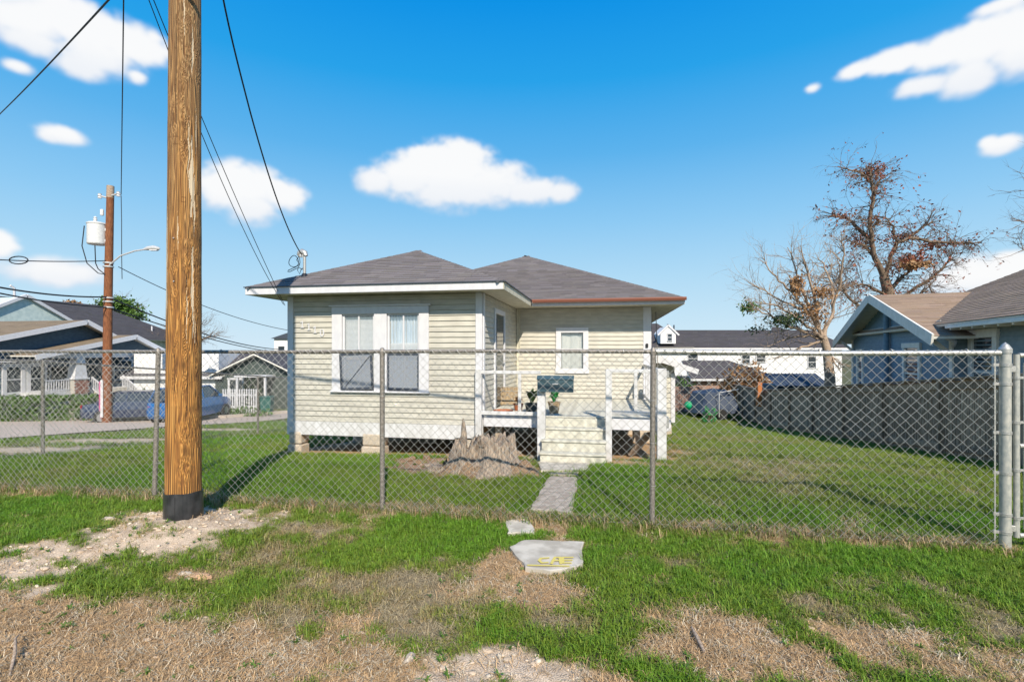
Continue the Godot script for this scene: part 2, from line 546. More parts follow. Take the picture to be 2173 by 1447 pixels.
# bare and dry patches of the ground, read off the photograph: [x, y, half width, half height, strength, soil]
# soil: 0 straw over tan earth, 1 pale gravelly clay, 2 brown mulch, 3 grey dead grass
func make_blobs() -> void:
	for e in [
		[400, 1112, 180, 34, 1.25, 1], [520, 1095, 90, 20, 0.7, 1], [250, 1150, 130, 17, 0.75, 1], [110, 1180, 150, 18, 0.95, 1], [20, 1215, 130, 20, 0.9, 1], [330, 1165, 110, 20, 0.85, 1], [60, 1250, 110, 18, 0.75, 1], [190, 1215, 140, 14, 0.6, 1], [240, 1120, 110, 10, 0.6, 1],
		[420, 1222, 55, 14, 0.9, 0], [300, 1200, 60, 12, 0.5, 1], [660, 1130, 50, 18, 0.5, 3],
		[120, 1370, 330, 90, 1.35, 0], [330, 1400, 320, 95, 1.35, 0], [40, 1290, 180, 36, 1.1, 0], [300, 1290, 130, 30, 0.9, 0], [560, 1400, 190, 75, 1.1, 0], [380, 1330, 120, 45, 0.7, 1], [770, 1420, 170, 55, 1.0, 0], [740, 1340, 90, 40, 0.6, 0],
		[880, 1260, 200, 80, 0.55, 3], [700, 1215, 130, 50, 0.5, 3], [960, 1330, 190, 60, 0.6, 3], [1160, 1188, 92, 48, 1.0, 0], [620, 1300, 110, 36, 0.5, 3], [930, 1210, 80, 34, 0.55, 3], [1180, 1330, 120, 30, 0.45, 3], [560, 1190, 60, 26, 0.4, 3], [780, 1140, 60, 20, 0.4, 3],
		[1130, 1262, 95, 30, 1.3, 0], [1050, 1205, 34, 45, 1.2, 0], [1160, 1118, 80, 18, 0.9, 0], [1215, 1135, 40, 14, 0.5, 0], [960, 1255, 45, 16, 0.7, 0],
		[1080, 1420, 170, 42, 1.35, 1], [960, 1440, 110, 40, 1.3, 1], [1230, 1440, 110, 30, 1.0, 0], [1160, 1370, 60, 20, 0.5, 1],
		[1560, 1390, 190, 62, 1.15, 0], [1500, 1330, 110, 34, 0.8, 0], [1840, 1365, 120, 42, 0.85, 0], [1700, 1430, 160, 40, 0.9, 0], [2020, 1410, 170, 45, 0.6, 0], [2120, 1330, 80, 34, 0.4, 3], [1760, 1290, 90, 30, 0.4, 3], [1450, 1195, 50, 22, 0.5, 3], [1900, 1230, 120, 30, 0.3, 3],
		[1800, 1145, 330, 15, 1.0, 0], [1480, 1118, 90, 12, 0.7, 0], [1640, 1128, 60, 12, 0.8, 0], [2060, 1160, 80, 12, 0.8, 0], [620, 1075, 120, 11, 0.7, 0], [840, 1085, 130, 11, 0.7, 3], [200, 1055, 120, 9, 0.6, 0], [60, 1050, 90, 8, 0.6, 0], [1000, 1090, 120, 13, 0.6, 3],
		[1640, 985, 260, 26, 0.34, 3], [1760, 1010, 220, 30, 0.30, 3], [1560, 930, 120, 20, 0.3, 3], [1420, 965, 50, 40, 0.6, 0],
		[1000, 990, 150, 24, 1.4, 2], [900, 985, 75, 20, 1.3, 2], [800, 961, 190, 7, 1.2, 0], [680, 962, 90, 7, 1.0, 0], [1340, 985, 70, 10, 1.1, 0],
		[60, 955, 130, 16, 1.2, 1], [250, 935, 130, 12, 1.2, 1], [460, 912, 110, 8, 1.1, 1],
	]:
		var p := G(e[0], e[1])
		var d := away(p.x, -p.z)
		blobs.append([p.x, -p.z, e[2] * d / F, e[3] * d * d / (F * (EYE - p.y)), e[4], e[5]])

func bare_at(x: float, deep: float) -> Array:
	# how bare the ground is (0 lush .. 1.4 bare) and which soil shows
	var b := 0.0
	var kind := 0
	var best := 0.0
	var far := clampf(deep * 0.12, 0.25, 1.0)
	var wx := x + (0.42 * n_patch.get_noise_2d(x * 22.0, deep * 22.0 + 50.0) + 0.22 * n_mid.get_noise_2d(x * 14.0 + 90.0, deep * 14.0)) * far
	var wd := deep + (0.30 * n_patch.get_noise_2d(x * 22.0 + 70.0, deep * 22.0) + 0.16 * n_mid.get_noise_2d(x * 14.0, deep * 14.0 + 40.0)) * far
	for e in blobs:
		var qx: float = (wx - e[0]) / e[2]
		if absf(qx) > 1.6:
			continue
		var qz: float = (wd - e[1]) / e[3]
		if absf(qz) > 1.6:
			continue
		var f: float = e[4] * smoothstep(1.6, 0.2, sqrt(qx * qx + qz * qz))
		if f > best:
			best = f
			kind = e[5]
		b = maxf(b, f)
	b += 0.50 * n_patch.get_noise_2d(x * 10.0, deep * 10.0) + 0.52 * n_mid.get_noise_2d(x * 10.0, deep * 10.0) + 0.03
	if deep > 9.25 and deep < 20.0 and x > -6.5 and x < 1.25 and (deep > 13.0 or x < -2.2 or deep > 9.6):
		b = 1.4
		kind = 0
	return [clampf(b, 0.0, 1.5), kind]

func make_ground() -> void:
	var xs := PackedFloat32Array()
	var zs := PackedFloat32Array()
	var x := -180.0
	while x < 180.0:
		xs.append(x)
		var far := maxf(0.0, maxf(-9.0 - x, x - 6.0))
		x += 0.055 if far <= 0.0 else minf(0.055 + far * 0.09, 9.0)
	var z := -30.0
	while z < 260.0:
		zs.append(z)
		var far := maxf(0.0, maxf(1.6 - z, z - 7.5))
		z += 0.05 if far <= 0.0 else minf(0.05 + far * 0.06, 9.0)
	var nx := xs.size()
	var nz := zs.size()
	var mb := MB.new()
	var soils := [Color(0.54, 0.355, 0.19), Color(0.66, 0.53, 0.40), Color(0.34, 0.22, 0.14), Color(0.33, 0.255, 0.15)]
	var lush := Color(0.12, 0.125, 0.045)
	for j in nz:
		for i in nx:
			var px := xs[i]
			var dz := zs[j]
			var h := hgt(px, dz)
			var near := px > -9.5 and px < 7.0 and dz > 1.3 and dz < 9.0
			var bk := bare_at(px, dz)
			var b: float = bk[0]
			var fine := n_fine.get_noise_2d(px * 10.0, dz * 10.0)
			if near:
				h += 0.010 * n_mid.get_noise_2d(px * 22.0, dz * 22.0) + (0.014 if bk[1] == 1 else 0.008) * fine * clampf(b, 0.2, 1.2)
			var soil: Color = soils[bk[1]]
			soil = soil * (1.0 + 0.30 * fine + 0.16 * n_mid.get_noise_2d(px * 31.0, dz * 31.0))
			var c := lush.lerp(soil, smoothstep(0.15, 0.85, b))
			mb.v.append(Vector3(px, h, -dz))
			mb.n.append(Vector3.UP)
			mb.c.append(Color(c.r, c.g, c.b))
			mb.u.append(Vector2(px, dz))
	for j in nz - 1:
		for i in nx - 1:
			var a := j * nx + i
			for t in [a, a + nx, a + 1, a + 1, a + nx, a + nx + 1]:
				mb.i.append(t)
	# true normals
	for j in nz:
		for i in nx:
			var a := mb.v[j * nx + mini(i + 1, nx - 1)] - mb.v[j * nx + maxi(i - 1, 0)]
			var b := mb.v[mini(j + 1, nz - 1) * nx + i] - mb.v[maxi(j - 1, 0) * nx + i]
			mb.n[j * nx + i] = a.cross(b).normalized()
	var m := mat("earth", Color.WHITE, 0.97)
	m.vertex_color_use_as_albedo = true
	m.albedo_texture = noise_tex(0.09, [0.2, 0.5, 0.8], [Color(0.70, 0.68, 0.65), Color(0.9, 0.89, 0.88), Color(1, 1, 1)], 5, 512, 8.0)
	m.uv1_triplanar = true
	m.uv1_world_triplanar = true
	m.uv1_scale = Vector3(1.7, 1.7, 1.7)
	m.heightmap_enabled = true
	m.heightmap_texture = m.albedo_texture
	m.heightmap_scale = 1.2
	setting("ground", mb, m, "grassy verge and front yard with bare tan soil patches")

func drape(near_edge: Array, far_edge: Array, up: float, cols := 6) -> MB:
	var mb := MB.new()
	var a := []
	var b := []
	for k in near_edge.size() - 1:
		for q in 8:
			var t := q / 8.0
			a.append((near_edge[k] as Vector3).lerp(near_edge[k + 1], t))
			b.append((far_edge[k] as Vector3).lerp(far_edge[k + 1], t))
	a.append(near_edge[-1])
	b.append(far_edge[-1])
	for k in a.size():
		for q in cols + 1:
			var p: Vector3 = on_ground((a[k] as Vector3).lerp(b[k], float(q) / cols), up)
			mb.v.append(p); mb.n.append(Vector3.UP); mb.c.append(Color.WHITE); mb.u.append(Vector2(k, q))
	for k in a.size() - 1:
		for q in cols:
			var s := k * (cols + 1) + q
			for t in [s, s + 1, s + cols + 1, s + 1, s + cols + 2, s + cols + 1]:
				mb.i.append(t)
	return mb

func make_street() -> void:
	var near_px := [[-420, 970], [-150, 945], [0, 932], [150, 921], [350, 907], [480, 900], [605, 889], [760, 878]]
	var far_px := [[-420, 895], [-150, 894], [0, 893], [150, 893], [350, 892], [480, 887], [605, 877], [760, 866]]
	var a := []
	var b := []
	for e in near_px:
		a.append(G(e[0], e[1]))
	for e in far_px:
		b.append(G(e[0], e[1]))
	setting("road", drape(a, b, 0.03), M.asphalt, "pale worn side street beyond the fence")
	var kerb := MB.new()
	for k in b.size() - 1:
		for q in 8:
			var p := on_ground((b[k] as Vector3).lerp(b[k + 1], q / 8.0), 0.06)
			var p2 := on_ground((b[k] as Vector3).lerp(b[k + 1], (q + 1) / 8.0), 0.06)
			kerb.beam(p, p2, 0.22, 0.2)
	setting("kerb", kerb, M.kerb, "concrete kerb along the far side of the street")

# a slab cast on the ground: four corners in the photograph, pushed down into the earth
func slab(parent: Node, called: String, corners: Array, up: float, m: Material, seed_: int, label := "") -> MeshInstance3D:
	var r := RandomNumberGenerator.new()
	r.seed = seed_
	var ring := []
	for k in corners.size():
		var p := on_ground(corners[k])
		var q := on_ground(corners[(k + 1) % corners.size()])
		var steps := maxi(3, int(p.distance_to(q) / 0.09))
		for s in steps:
			var o := p.lerp(q, float(s) / steps)
			ring.append(o + Vector3(r.randf_range(-1, 1), 0, r.randf_range(-1, 1)) * (0.012 if s > 0 else 0.02))
	var mid := Vector3.ZERO
	for p in ring:
		mid += p
	mid /= ring.size()
	var top := []
	for p in ring:
		top.append(Vector3(p.x, hgt(p.x, -p.z) + up, p.z))
	var mb := MB.new()
	var cm := Vector3(mid.x, hgt(mid.x, -mid.z) + up + 0.004, mid.z)
	for k in ring.size():
		var p: Vector3 = top[k]
		var q: Vector3 = top[(k + 1) % ring.size()]
		var pi := p.lerp(cm, 0.04) + Vector3(0, 0.006, 0)
		var qi := q.lerp(cm, 0.04) + Vector3(0, 0.006, 0)
		mb.tri(cm, pi, qi)
		mb.quad(p, q, qi, pi)
		mb.quad(p - Vector3(0, 0.12, 0), q - Vector3(0, 0.12, 0), q, p)
	return part(parent, called, mb, m, Vector3.ZERO, label)

func make_walk() -> void:
	var o := Node3D.new()
	o.name = numbered("front_path")
	add_child(o)
	metas(o, "old concrete front path from the verge to the porch steps", "", "", "structure")
	slab(o, "slab", [G(1112, 1153), G(1236, 1157), G(1238, 1208), G(1170, 1222), G(1118, 1213), G(1082, 1168)], 0.035, M.concrete, 3, "square slab with yellow painted letters")
	slab(o, "slab", [G(1072, 1108), G(1125, 1112), G(1138, 1136), G(1078, 1138)], 0.03, M.concrete, 4, "small pale slab")
	slab(o, "slab", [G(1092, 1100), G(1124, 1102), G(1120, 1110), G(1080, 1109)], 0.03, M.walk_concrete, 5)
	slab(o, "slab", [G(1166, 1014), G(1224, 1016), G(1224, 1045), G(1212, 1094), G(1126, 1086), G(1148, 1044)], 0.03, M.walk_concrete, 6, "cracked long slab inside the fence")
	slab(o, "slab", [G(1168, 1006), G(1228, 1006), G(1226, 1012), G(1168, 1012)], 0.03, M.walk_concrete, 7)
	slab(o, "slab", [G(1140, 983), G(1252, 985), G(1246, 1002), G(1150, 1002)], 0.03, M.concrete, 8, "grey landing slab at the steps")
	# utility locator's paint: C A E with a line under it, brushed in yellow
	var mb := MB.new()
	var put := func(a: Vector2, b: Vector2, wd: float) -> void:
		var p := on_ground(G(a.x, a.y))
		var q := on_ground(G(b.x, b.y))
		var y := 0.049
		var dir := (q - p).normalized()
		var sd := dir.cross(Vector3.UP).normalized() * wd
		p -= dir * wd * 0.4
		q += dir * wd * 0.4
		p.y = hgt(p.x, -p.z) + y
		q.y = hgt(q.x, -q.z) + y
		mb.quad(p - sd, p + sd, q + sd, q - sd)
	for s in [[1165, 1195, 1148, 1196], [1148, 1196, 1144, 1201], [1144, 1201, 1150, 1206], [1150, 1206, 1163, 1205],
		[1170, 1208, 1178, 1194], [1178, 1194, 1190, 1194], [1188, 1194, 1190, 1208], [1172, 1201, 1190, 1201],
		[1194, 1194, 1216, 1194], [1194, 1200, 1214, 1200], [1194, 1206, 1212, 1206], [1194, 1194, 1195, 1207], [1120, 1211, 1208, 1213]]:
		put.call(Vector2(s[0], s[1]), Vector2(s[2], s[3]), 0.012)
	part(o, "painted_letters", mb, M.yellow_paint, Vector3.ZERO, "yellow painted letters C A E underlined")

# ---------------------------------------------------------------- the little house
const WL := -6.37   # left wall
const WR := -2.27   # right wall of the front wing
const HR := 1.19    # right wall of the house
const DF := 9.42    # front wall of the wing
const DP := 13.2    # porch wall
const DB := 20.6    # back wall
const SILL := 0.45
const TOP := 2.99
const LAP := 0.1055

func board(length: float, lap: float) -> ArrayMesh:
	var key := "%.3f/%.3f" % [length, lap]
	if not board_cache.has(key):
		var mb := MB.new()
		var a := Vector3(0, 0, 0.021)
		var b := Vector3(length, 0, 0.021)
		var lip := Vector3(0, 0.012, 0)
		# rounded bottom lip, hollow in the middle as vinyl lap is, tucked under the next board
		var prof := [Vector2(0.0, 0.004), Vector2(0.0, 0.024), Vector2(0.006, 0.028), Vector2(lap * 0.9, 0.010), Vector2(lap * 1.04, 0.002)]
		for k in prof.size() - 1:
			var p: Vector2 = prof[k]
			var q: Vector2 = prof[k + 1]
			mb.quad(Vector3(0, p.x, p.y), Vector3(length, p.x, p.y), Vector3(length, q.x, q.y), Vector3(0, q.x, q.y))
		for e in [0.0, length]:
			mb.quad(Vector3(e, 0, 0), Vector3(e, 0, 0.02), Vector3(e, lap, 0.004), Vector3(e, lap, 0))
		board_cache[key] = mb.mesh()
	return board_cache[key]

# boards on a wall whose node has x to the right, y up and z outwards; holes are Rect2 in its plane
func clad(wall: Node3D, length: float, high: float, holes: Array, lap := LAP, mats := ["siding_0", "siding_1", "siding_2", "siding_3"], right_cut = null) -> void:
	var y := 0.0
	while y < high - 0.02:
		var spans := [[0.0, length]]
		if right_cut != null:
			spans = [[0.0, right_cut.call(y)]]
		for h in holes:
			if y + lap * 0.9 > h.position.y and y + lap * 0.1 < h.end.y:
				var nxt := []
				for s in spans:
					if h.end.x <= s[0] or h.position.x >= s[1]:
						nxt.append(s)
						continue
					if h.position.x > s[0] + 0.02:
						nxt.append([s[0], h.position.x])
					if h.end.x < s[1] - 0.02:
						nxt.append([h.end.x, s[1]])
				spans = nxt
		for s in spans:
			if s[1] - s[0] > 2.4:
				var cut := lerpf(s[0], s[1], rng.randf_range(0.25, 0.75))
				part(wall, "siding_board", board(s[1] - cut - 0.003, minf(lap, high - y)), M[mats[rng.randi() % mats.size()]], Vector3(cut + 0.003, y, 0))
				s = [s[0], cut]
			if s[1] - s[0] > 0.03:
				part(wall, "siding_board", board(s[1] - s[0], minf(lap, high - y)), M[mats[rng.randi() % mats.size()]], Vector3(s[0], y, 0))
		y += lap

# shingled roof plane from four corners (seen from outside: bottom left, bottom right, top right, top left)
func shingles(mb: MB, bl: Vector3, br: Vector3, tr: Vector3, tl: Vector3, tone: Color, course := 0.14, tab := 0.3, vary := 0.16) -> void:
	var nn := (br - bl).cross(tl - bl)
	if nn.length() < 1e-6:
		nn = (br - bl).cross(tr - bl)
	nn = nn.normalized()
	var rise := maxf(bl.distance_to(tl), 0.01)
	var rows := maxi(1, int((((tl + tr) * 0.5) - ((bl + br) * 0.5)).length() / course))
	var ax := (br - bl).normalized()
	for k in rows:
		var t0 := float(k) / rows
		var t1 := float(k + 1) / rows
		var a := bl.lerp(tl, t0)
		var b := br.lerp(tr, t0)
		var c := br.lerp(tr, t1)
		var d := bl.lerp(tl, t1)
		var la := a.distance_to(b)
		var x := -rng.randf() * tab
		var row := rng.randf_range(0.93, 1.07)
		while x < la:
			var w := tab * rng.randf_range(0.85, 1.15)
			var f0 := clampf(x / la, 0, 1)
			var f1 := clampf((x + w) / la, 0, 1)
			x += w
			if f1 - f0 < 0.0005:
				continue
			# keep the tabs square: their top edge lies straight up slope, cut off at the hips
			var p0 := a.lerp(b, f0)
			var p1 := a.lerp(b, f1)
			var e0 := clampf((p0 - d).dot(ax), 0.0, maxf(0.0, (c - d).dot(ax)))
			var e1 := clampf((p1 - d).dot(ax), 0.0, maxf(0.0, (c - d).dot(ax)))
			var lift := nn * rng.randf_range(0.009, 0.015)
			var g := row * (1.0 + rng.randf_range(-vary, vary))
			mb.col = Color(tone.r * g, tone.g * g, tone.b * g * rng.randf_range(0.95, 1.05))
			mb.quad(p0 + lift, p1 + lift, d + ax * e1 + nn * 0.001, d + ax * e0 + nn * 0.001)
			mb.quad(p0 - nn * 0.004, p1 - nn * 0.004, p1 + lift, p0 + lift)
	mb.col = Color.WHITE

func slab_roof(bl: Vector3, br: Vector3, tr: Vector3, tl: Vector3, thick := 0.05) -> MB:
	var nn := ((br - bl).cross(tl - bl) if bl.distance_to(tl) > 0.01 and tl.distance_to(br) > 0.01 else (br - bl).cross(tr - bl)).normalized()
	var mb := MB.new()
	var o := -nn * 0.012
	var q := -nn * thick
	var t := [bl, br, tr, tl]
	mb.quad(bl + o, br + o, tr + o, tl + o)
	mb.quad(bl + q, tl + q, tr + q, br + q)
	for k in 4:
		var a: Vector3 = t[k]
		var b: Vector3 = t[(k + 1) % 4]
		if a.distance_to(b) > 0.01:
			mb.quad(a + q, b + q, b + o, a + o)
	return mb

func shadeblind(x0: float, x1: float, y0: float, y1: float, z: float, pitch := 0.024) -> MB:
	var mb := MB.new()
	var y := y0
	var bs := Basis(Vector3.RIGHT, 0.9)
	while y < y1:
		mb.box(Vector3((x0 + x1) * 0.5, y, z), Vector3(x1 - x0, 0.0015, 0.024), bs)
		y += pitch
	return mb

func pleats(x0: float, x1: float, y0: float, y1: float, z: float, waves: float) -> MB:
	var mb := MB.new()
	var steps := int(waves * 8)
	for k in steps:
		var a := float(k) / steps
		var b := float(k + 1) / steps
		var za := z + sin(a * waves * TAU) * 0.014 + sin(a * waves * 2.3 * TAU) * 0.006
		var zb := z + sin(b * waves * TAU) * 0.014 + sin(b * waves * 2.3 * TAU) * 0.006
		mb.quad(Vector3(lerpf(x0, x1, a), y0, za), Vector3(lerpf(x0, x1, b), y0, zb), Vector3(lerpf(x0, x1, b), y1, zb), Vector3(lerpf(x0, x1, a), y1, za))
	return mb

func make_house() -> void:
	var h := thing("house", "small cream lap sided house with hipped shingle roof and white porch", "house", W(0, 0, 0))
	# --- front wall of the wing
	var back := MB.new().box(Vector3((WR - WL) * 0.5, (TOP - SILL) * 0.5, -0.16), Vector3(WR - WL, TOP - SILL, 0.1))
	var fw := part(h, "wall", back, M.crawl, W(WL, SILL, DF), "front wall of the wing in cream lap siding")
	var xx := func(px: float) -> float: return wallx(px, DF) - WL
	var yy := func(px: float, py: float) -> float: return wally(px, py, DF) - SILL
	var w0: float = xx.call(706.0)
	var w1: float = xx.call(911.0)
	var wy0: float = yy.call(810.0, 830.0)
	var wy1: float = yy.call(810.0, 650.0)
	var corner := 0.13
	var hole := Rect2(w0 + 0.02, wy0 + 0.02, w1 - w0 - 0.04, wy1 - wy0 - 0.06)
	clad(fw, WR - WL - corner, TOP - SILL, [hole, Rect2(0, -1, corner, 9)])
	# sheathing behind the boards, open at the window
	var sh := MB.new()
	sh.box(Vector3(hole.position.x * 0.5, (TOP - SILL) * 0.5, -0.055), Vector3(hole.position.x, TOP - SILL, 0.1))
	sh.box(Vector3((hole.end.x + WR - WL) * 0.5, (TOP - SILL) * 0.5, -0.055), Vector3(WR - WL - hole.end.x, TOP - SILL, 0.1))
	sh.box(Vector3(hole.get_center().x, hole.position.y * 0.5, -0.055), Vector3(hole.size.x, hole.position.y, 0.1))
	sh.box(Vector3(hole.get_center().x, (hole.end.y + TOP - SILL) * 0.5, -0.055), Vector3(hole.size.x, TOP - SILL - hole.end.y, 0.1))
	part(fw, "sheathing", sh, M.crawl)
	# --- the paired window
	var win := part(h, "window", MB.new().cbox(Vector3((w0 + w1) * 0.5, wy1 - 0.075, 0.03), Vector3(w1 - w0, 0.15, 0.06)).cbox(Vector3((w0 + w1) * 0.5, wy1 + 0.015, 0.045), Vector3(w1 - w0 + 0.09, 0.03, 0.10)), M.white_paint, fw.position, "paired sash window with blind, curtain and screens")
	var sides: Array = [[w0, xx.call(727.0)], [xx.call(795.0), xx.call(822.0)], [xx.call(890.0), w1]]
	for s in sides:
		part(win, "casing", MB.new().cbox(Vector3((s[0] + s[1]) * 0.5, (wy0 + wy1 - 0.15) * 0.5, 0.026), Vector3(s[1] - s[0], wy1 - 0.15 - wy0, 0.052)), M.white_paint)
	part(win, "sill", MB.new().cbox(Vector3((w0 + w1) * 0.5, wy0 - 0.012, 0.04), Vector3(w1 - w0 + 0.04, 0.035, 0.10)), M.white_paint)
	for k in 2:
		var a: float = sides[k][1]
		var b: float = sides[k + 1][0]
		var mid := (wy0 + wy1 - 0.15) * 0.5 + 0.01
		var top := wy1 - 0.15
		var up := MB.new()
		for e in [a + 0.02, b - 0.02, (a + b) * 0.5]:
			up.cbox(Vector3(e, (mid + top) * 0.5, -0.012), Vector3(0.04 if e != (a + b) * 0.5 else 0.03, top - mid, 0.035), 0.004)
		up.cbox(Vector3((a + b) * 0.5, mid + 0.02, -0.012), Vector3(b - a, 0.04, 0.037), 0.004)
		up.cbox(Vector3((a + b) * 0.5, top - 0.015, -0.012), Vector3(b - a, 0.03, 0.037), 0.004)
		part(win, "upper_sash", up, M.white_paint)
		var lo := MB.new()
		for e in [a + 0.02, b - 0.02, (a + b) * 0.5]:
			lo.cbox(Vector3(e, (mid + wy0) * 0.5, -0.045), Vector3(0.04 if e != (a + b) * 0.5 else 0.03, mid - wy0, 0.03), 0.004)
		part(win, "lower_sash", lo, M.white_worn)
		part(win, "pane", MB.new().box(Vector3((a + b) * 0.5, (mid + top) * 0.5, -0.016), Vector3(b - a - 0.05, top - mid - 0.03, 0.004)), M.glass)
		part(win, "pane", MB.new().box(Vector3((a + b) * 0.5, (mid + wy0) * 0.5, -0.048), Vector3(b - a - 0.05, mid - wy0, 0.004)), M.glass)
		if k == 0:
			part(win, "blind", shadeblind(a + 0.03, b - 0.03, mid + 0.02, top - 0.09, -0.075), M.blind)
		else:
			part(win, "blind", shadeblind(a + 0.03, b - 0.03, mid + 0.02, mid + 0.18, -0.075), M.blind)
			part(win, "curtain", pleats(a + 0.03, b - 0.03, wy0 + 0.05, top - 0.02, -0.096, 9.0), M.curtain)
		part(win, "blind", shadeblind(a + 0.03, b - 0.03, wy0 + 0.04, mid - 0.16, -0.085), M.blind)
		# insect screen: the left one hangs crooked
		var tilt := Basis(Vector3.FORWARD, -0.045 if k == 0 else 0.0)
		var sx := (a + b) * 0.5 - (0.02 if k == 0 else 0.0)
		var sy := (mid + wy0) * 0.5 + 0.005
		var sw := b - a + 0.02
		var sh2 := mid - wy0 - 0.03
		var fr := MB.new()
		var zz := 0.062 if k == 0 else 0.012
		for e in [-1.0, 1.0]:
			fr.box(Vector3(sx, sy, zz) + tilt * Vector3(e * (sw * 0.5 - 0.025), 0, 0), Vector3(0.05, sh2, 0.014), tilt)
			fr.box(Vector3(sx, sy, zz + 0.002) + tilt * Vector3(0, e * (sh2 * 0.5 - 0.025), 0), Vector3(sw - 0.1, 0.05, 0.014), tilt)
		if k == 0:
			fr.box(Vector3(sx, sy, zz + 0.003) + tilt * Vector3(0.03, 0, 0), Vector3(0.018, sh2 * 1.15, 0.006), tilt * Basis(Vector3.FORWARD, 0.75))
		var fp := part(win, "screen_frame", fr, M.screen_frame)
		part(win, "insect_screen", MB.new().box(Vector3(sx, sy, zz), Vector3(sw - 0.06, sh2 - 0.06, 0.002), tilt), M.insect_screen)
	# --- house number, stepping down to the right
	var font := SystemFont.new()
	font.font_names = PackedStringArray(["Droid Serif"])
	for q in [["1", 643, 689], ["1", 657, 694], ["1", 670, 700], ["0", 685, 707]]:
		var tm := TextMesh.new()
		tm.font = font
		tm.text = q[0]
		tm.font_size = 64
		tm.pixel_size = 0.0030
		tm.depth = 0.02
		part(h, "house_number", tm, M.white_paint, W(wallx(q[1], DF), wally(q[1], q[2], DF), DF - 0.032), "raised white digit " + q[0])
	# --- corner boards, skirt board, piers
	for e in [[WL + corner * 0.5, corner], [WR - corner * 0.5, corner]]:
		part(h, "corner_board", MB.new().cbox(Vector3(0, 0, 0), Vector3(e[1], TOP - SILL + 0.04, 0.05)), M.white_paint, W(e[0], (TOP + SILL) * 0.5 - 0.02, DF - 0.004))
	part(h, "corner_board", MB.new().cbox(Vector3.ZERO, Vector3(0.05, TOP - SILL, 0.14)), M.white_paint, W(WL - 0.004, (TOP + SILL) * 0.5, DF + 0.09))
	part(h, "corner_board", MB.new().cbox(Vector3.ZERO, Vector3(0.05, TOP - SILL, 0.10)), M.white_paint, W(WR + 0.004, (TOP + SILL) * 0.5, DF + 0.07))
	part(h, "skirt_board", MB.new().cbox(Vector3.ZERO, Vector3(WR - WL + 0.03, SILL - 0.17, 0.05)), M.white_worn, W((WL + WR) * 0.5, (SILL + 0.17) * 0.5 - 0.003, DF))
	part(h, "skirt_board", MB.new().cbox(Vector3.ZERO, Vector3(0.05, SILL - 0.17, DB - DF)), M.white_worn, W(WL, (SILL + 0.17) * 0.5, (DF + DB) * 0.5 + 0.03))
	part(h, "skirt_board", MB.new().cbox(Vector3.ZERO, Vector3(0.05, SILL - 0.17, DB - DP)), M.white_worn, W(HR, (SILL + 0.17) * 0.5, (DP + DB) * 0.5 + 0.03))
	var floor_mb := MB.new().box(W((WL + WR) * 0.5, 0.34, (DF + DP) * 0.5 + 0.03), Vector3(WR - WL - 0.06, 0.2, DP - DF))
	floor_mb.box(W((WL + HR) * 0.5, 0.34, (DP + DB) * 0.5 + 0.06), Vector3(HR - WL - 0.06, 0.2, DB - DP))
	part(h, "floor_frame", floor_mb, M.crawl)
	for e in [[WL + 0.16, DF + 0.12], [wallx(790.0, DF), DF + 0.12], [-2.62, DF + 0.14], [WL + 0.2, 12.2], [-4.3, 12.2], [-2.5, 12.6], [WL + 0.2, 15.2], [-4.0, 15.4], [-1.2, 15.4], [HR - 0.2, 13.5], [HR - 0.2, 16.5], [WL + 0.2, 18.4], [-2.5, 18.6], [HR - 0.2, 20.0]]:
		var gy := hgt(e[0], e[1]) - 0.08
		var pier := part(h, "pier", MB.new().cbox(Vector3(0, (0.235 - gy) * 0.25, 0), Vector3(0.46 if e[0] > -6.0 else 0.3, (0.235 - gy) * 0.49, 0.34), 0.03), M.pier_stone, W(e[0], gy, e[1]))
		part(pier, "pier_block", MB.new().cbox(Vector3(0.012, (0.235 - gy) * 0.75, 0), Vector3(0.43 if e[0] > -6.0 else 0.27, (0.235 - gy) * 0.49, 0.33), 0.03), M.pier_stone)
	# --- side wall of the wing with the front door
	var ln := DP - DF
	var sw2 := part(h, "wall", MB.new().box(Vector3(ln * 0.5, (TOP - SILL) * 0.5, -0.06), Vector3(ln, TOP - SILL, 0.1)), M.crawl, W(WR, SILL, DF), "side wall of the wing facing the porch")
	sw2.rotation.y = PI / 2
	var d0 := 1.05
	var d1 := 1.97
	clad(sw2, ln, TOP - SILL, [Rect2(d0 - 0.1, -1, d1 - d0 + 0.2, 3.3 - 0.1), Rect2(0, -1, 0.12, 9)])
	var door := part(h, "door", MB.new().cbox(Vector3((d0 + d1) * 0.5, 1.22, 0.0), Vector3(d1 - d0, 2.0, 0.045)), M.dark_door, sw2.position, "dark front door behind a storm screen")
	door.rotation.y = PI / 2
	for e in [[d0 - 0.05, 1.25, 0.1, 2.15], [d1 + 0.05, 1.25, 0.1, 2.15], [(d0 + d1) * 0.5, 2.275, d1 - d0, 0.1]]:
		part(door, "casing", MB.new().cbox(Vector3(e[0], e[1], 0.02), Vector3(e[2], e[3], 0.06)), M.white_paint)
	for e in [0.72, 1.72]:
		part(door, "panel", MB.new().cbox(Vector3((d0 + d1) * 0.5, e, 0.03), Vector3(d1 - d0 - 0.24, 0.78, 0.02), 0.008), M.dark_glass)
	part(door, "handle", MB.new().tube([Vector3(d1 - 0.08, 1.2, 0.03), Vector3(d1 - 0.08, 1.2, 0.08), Vector3(d1 - 0.18, 1.2, 0.085)], [0.012], 8), M.steel)
	# left wall of the house (seen only from the side)
	var lw := part(h, "wall", MB.new().box(Vector3((DB - DF) * 0.5, (TOP - SILL) * 0.5, -0.06), Vector3(DB - DF, TOP - SILL, 0.1)), M.crawl, W(WL, SILL, DB), "left wall in cream lap siding")
	lw.rotation.y = -PI / 2
	clad(lw, DB - DF - 0.16, TOP - SILL, [])
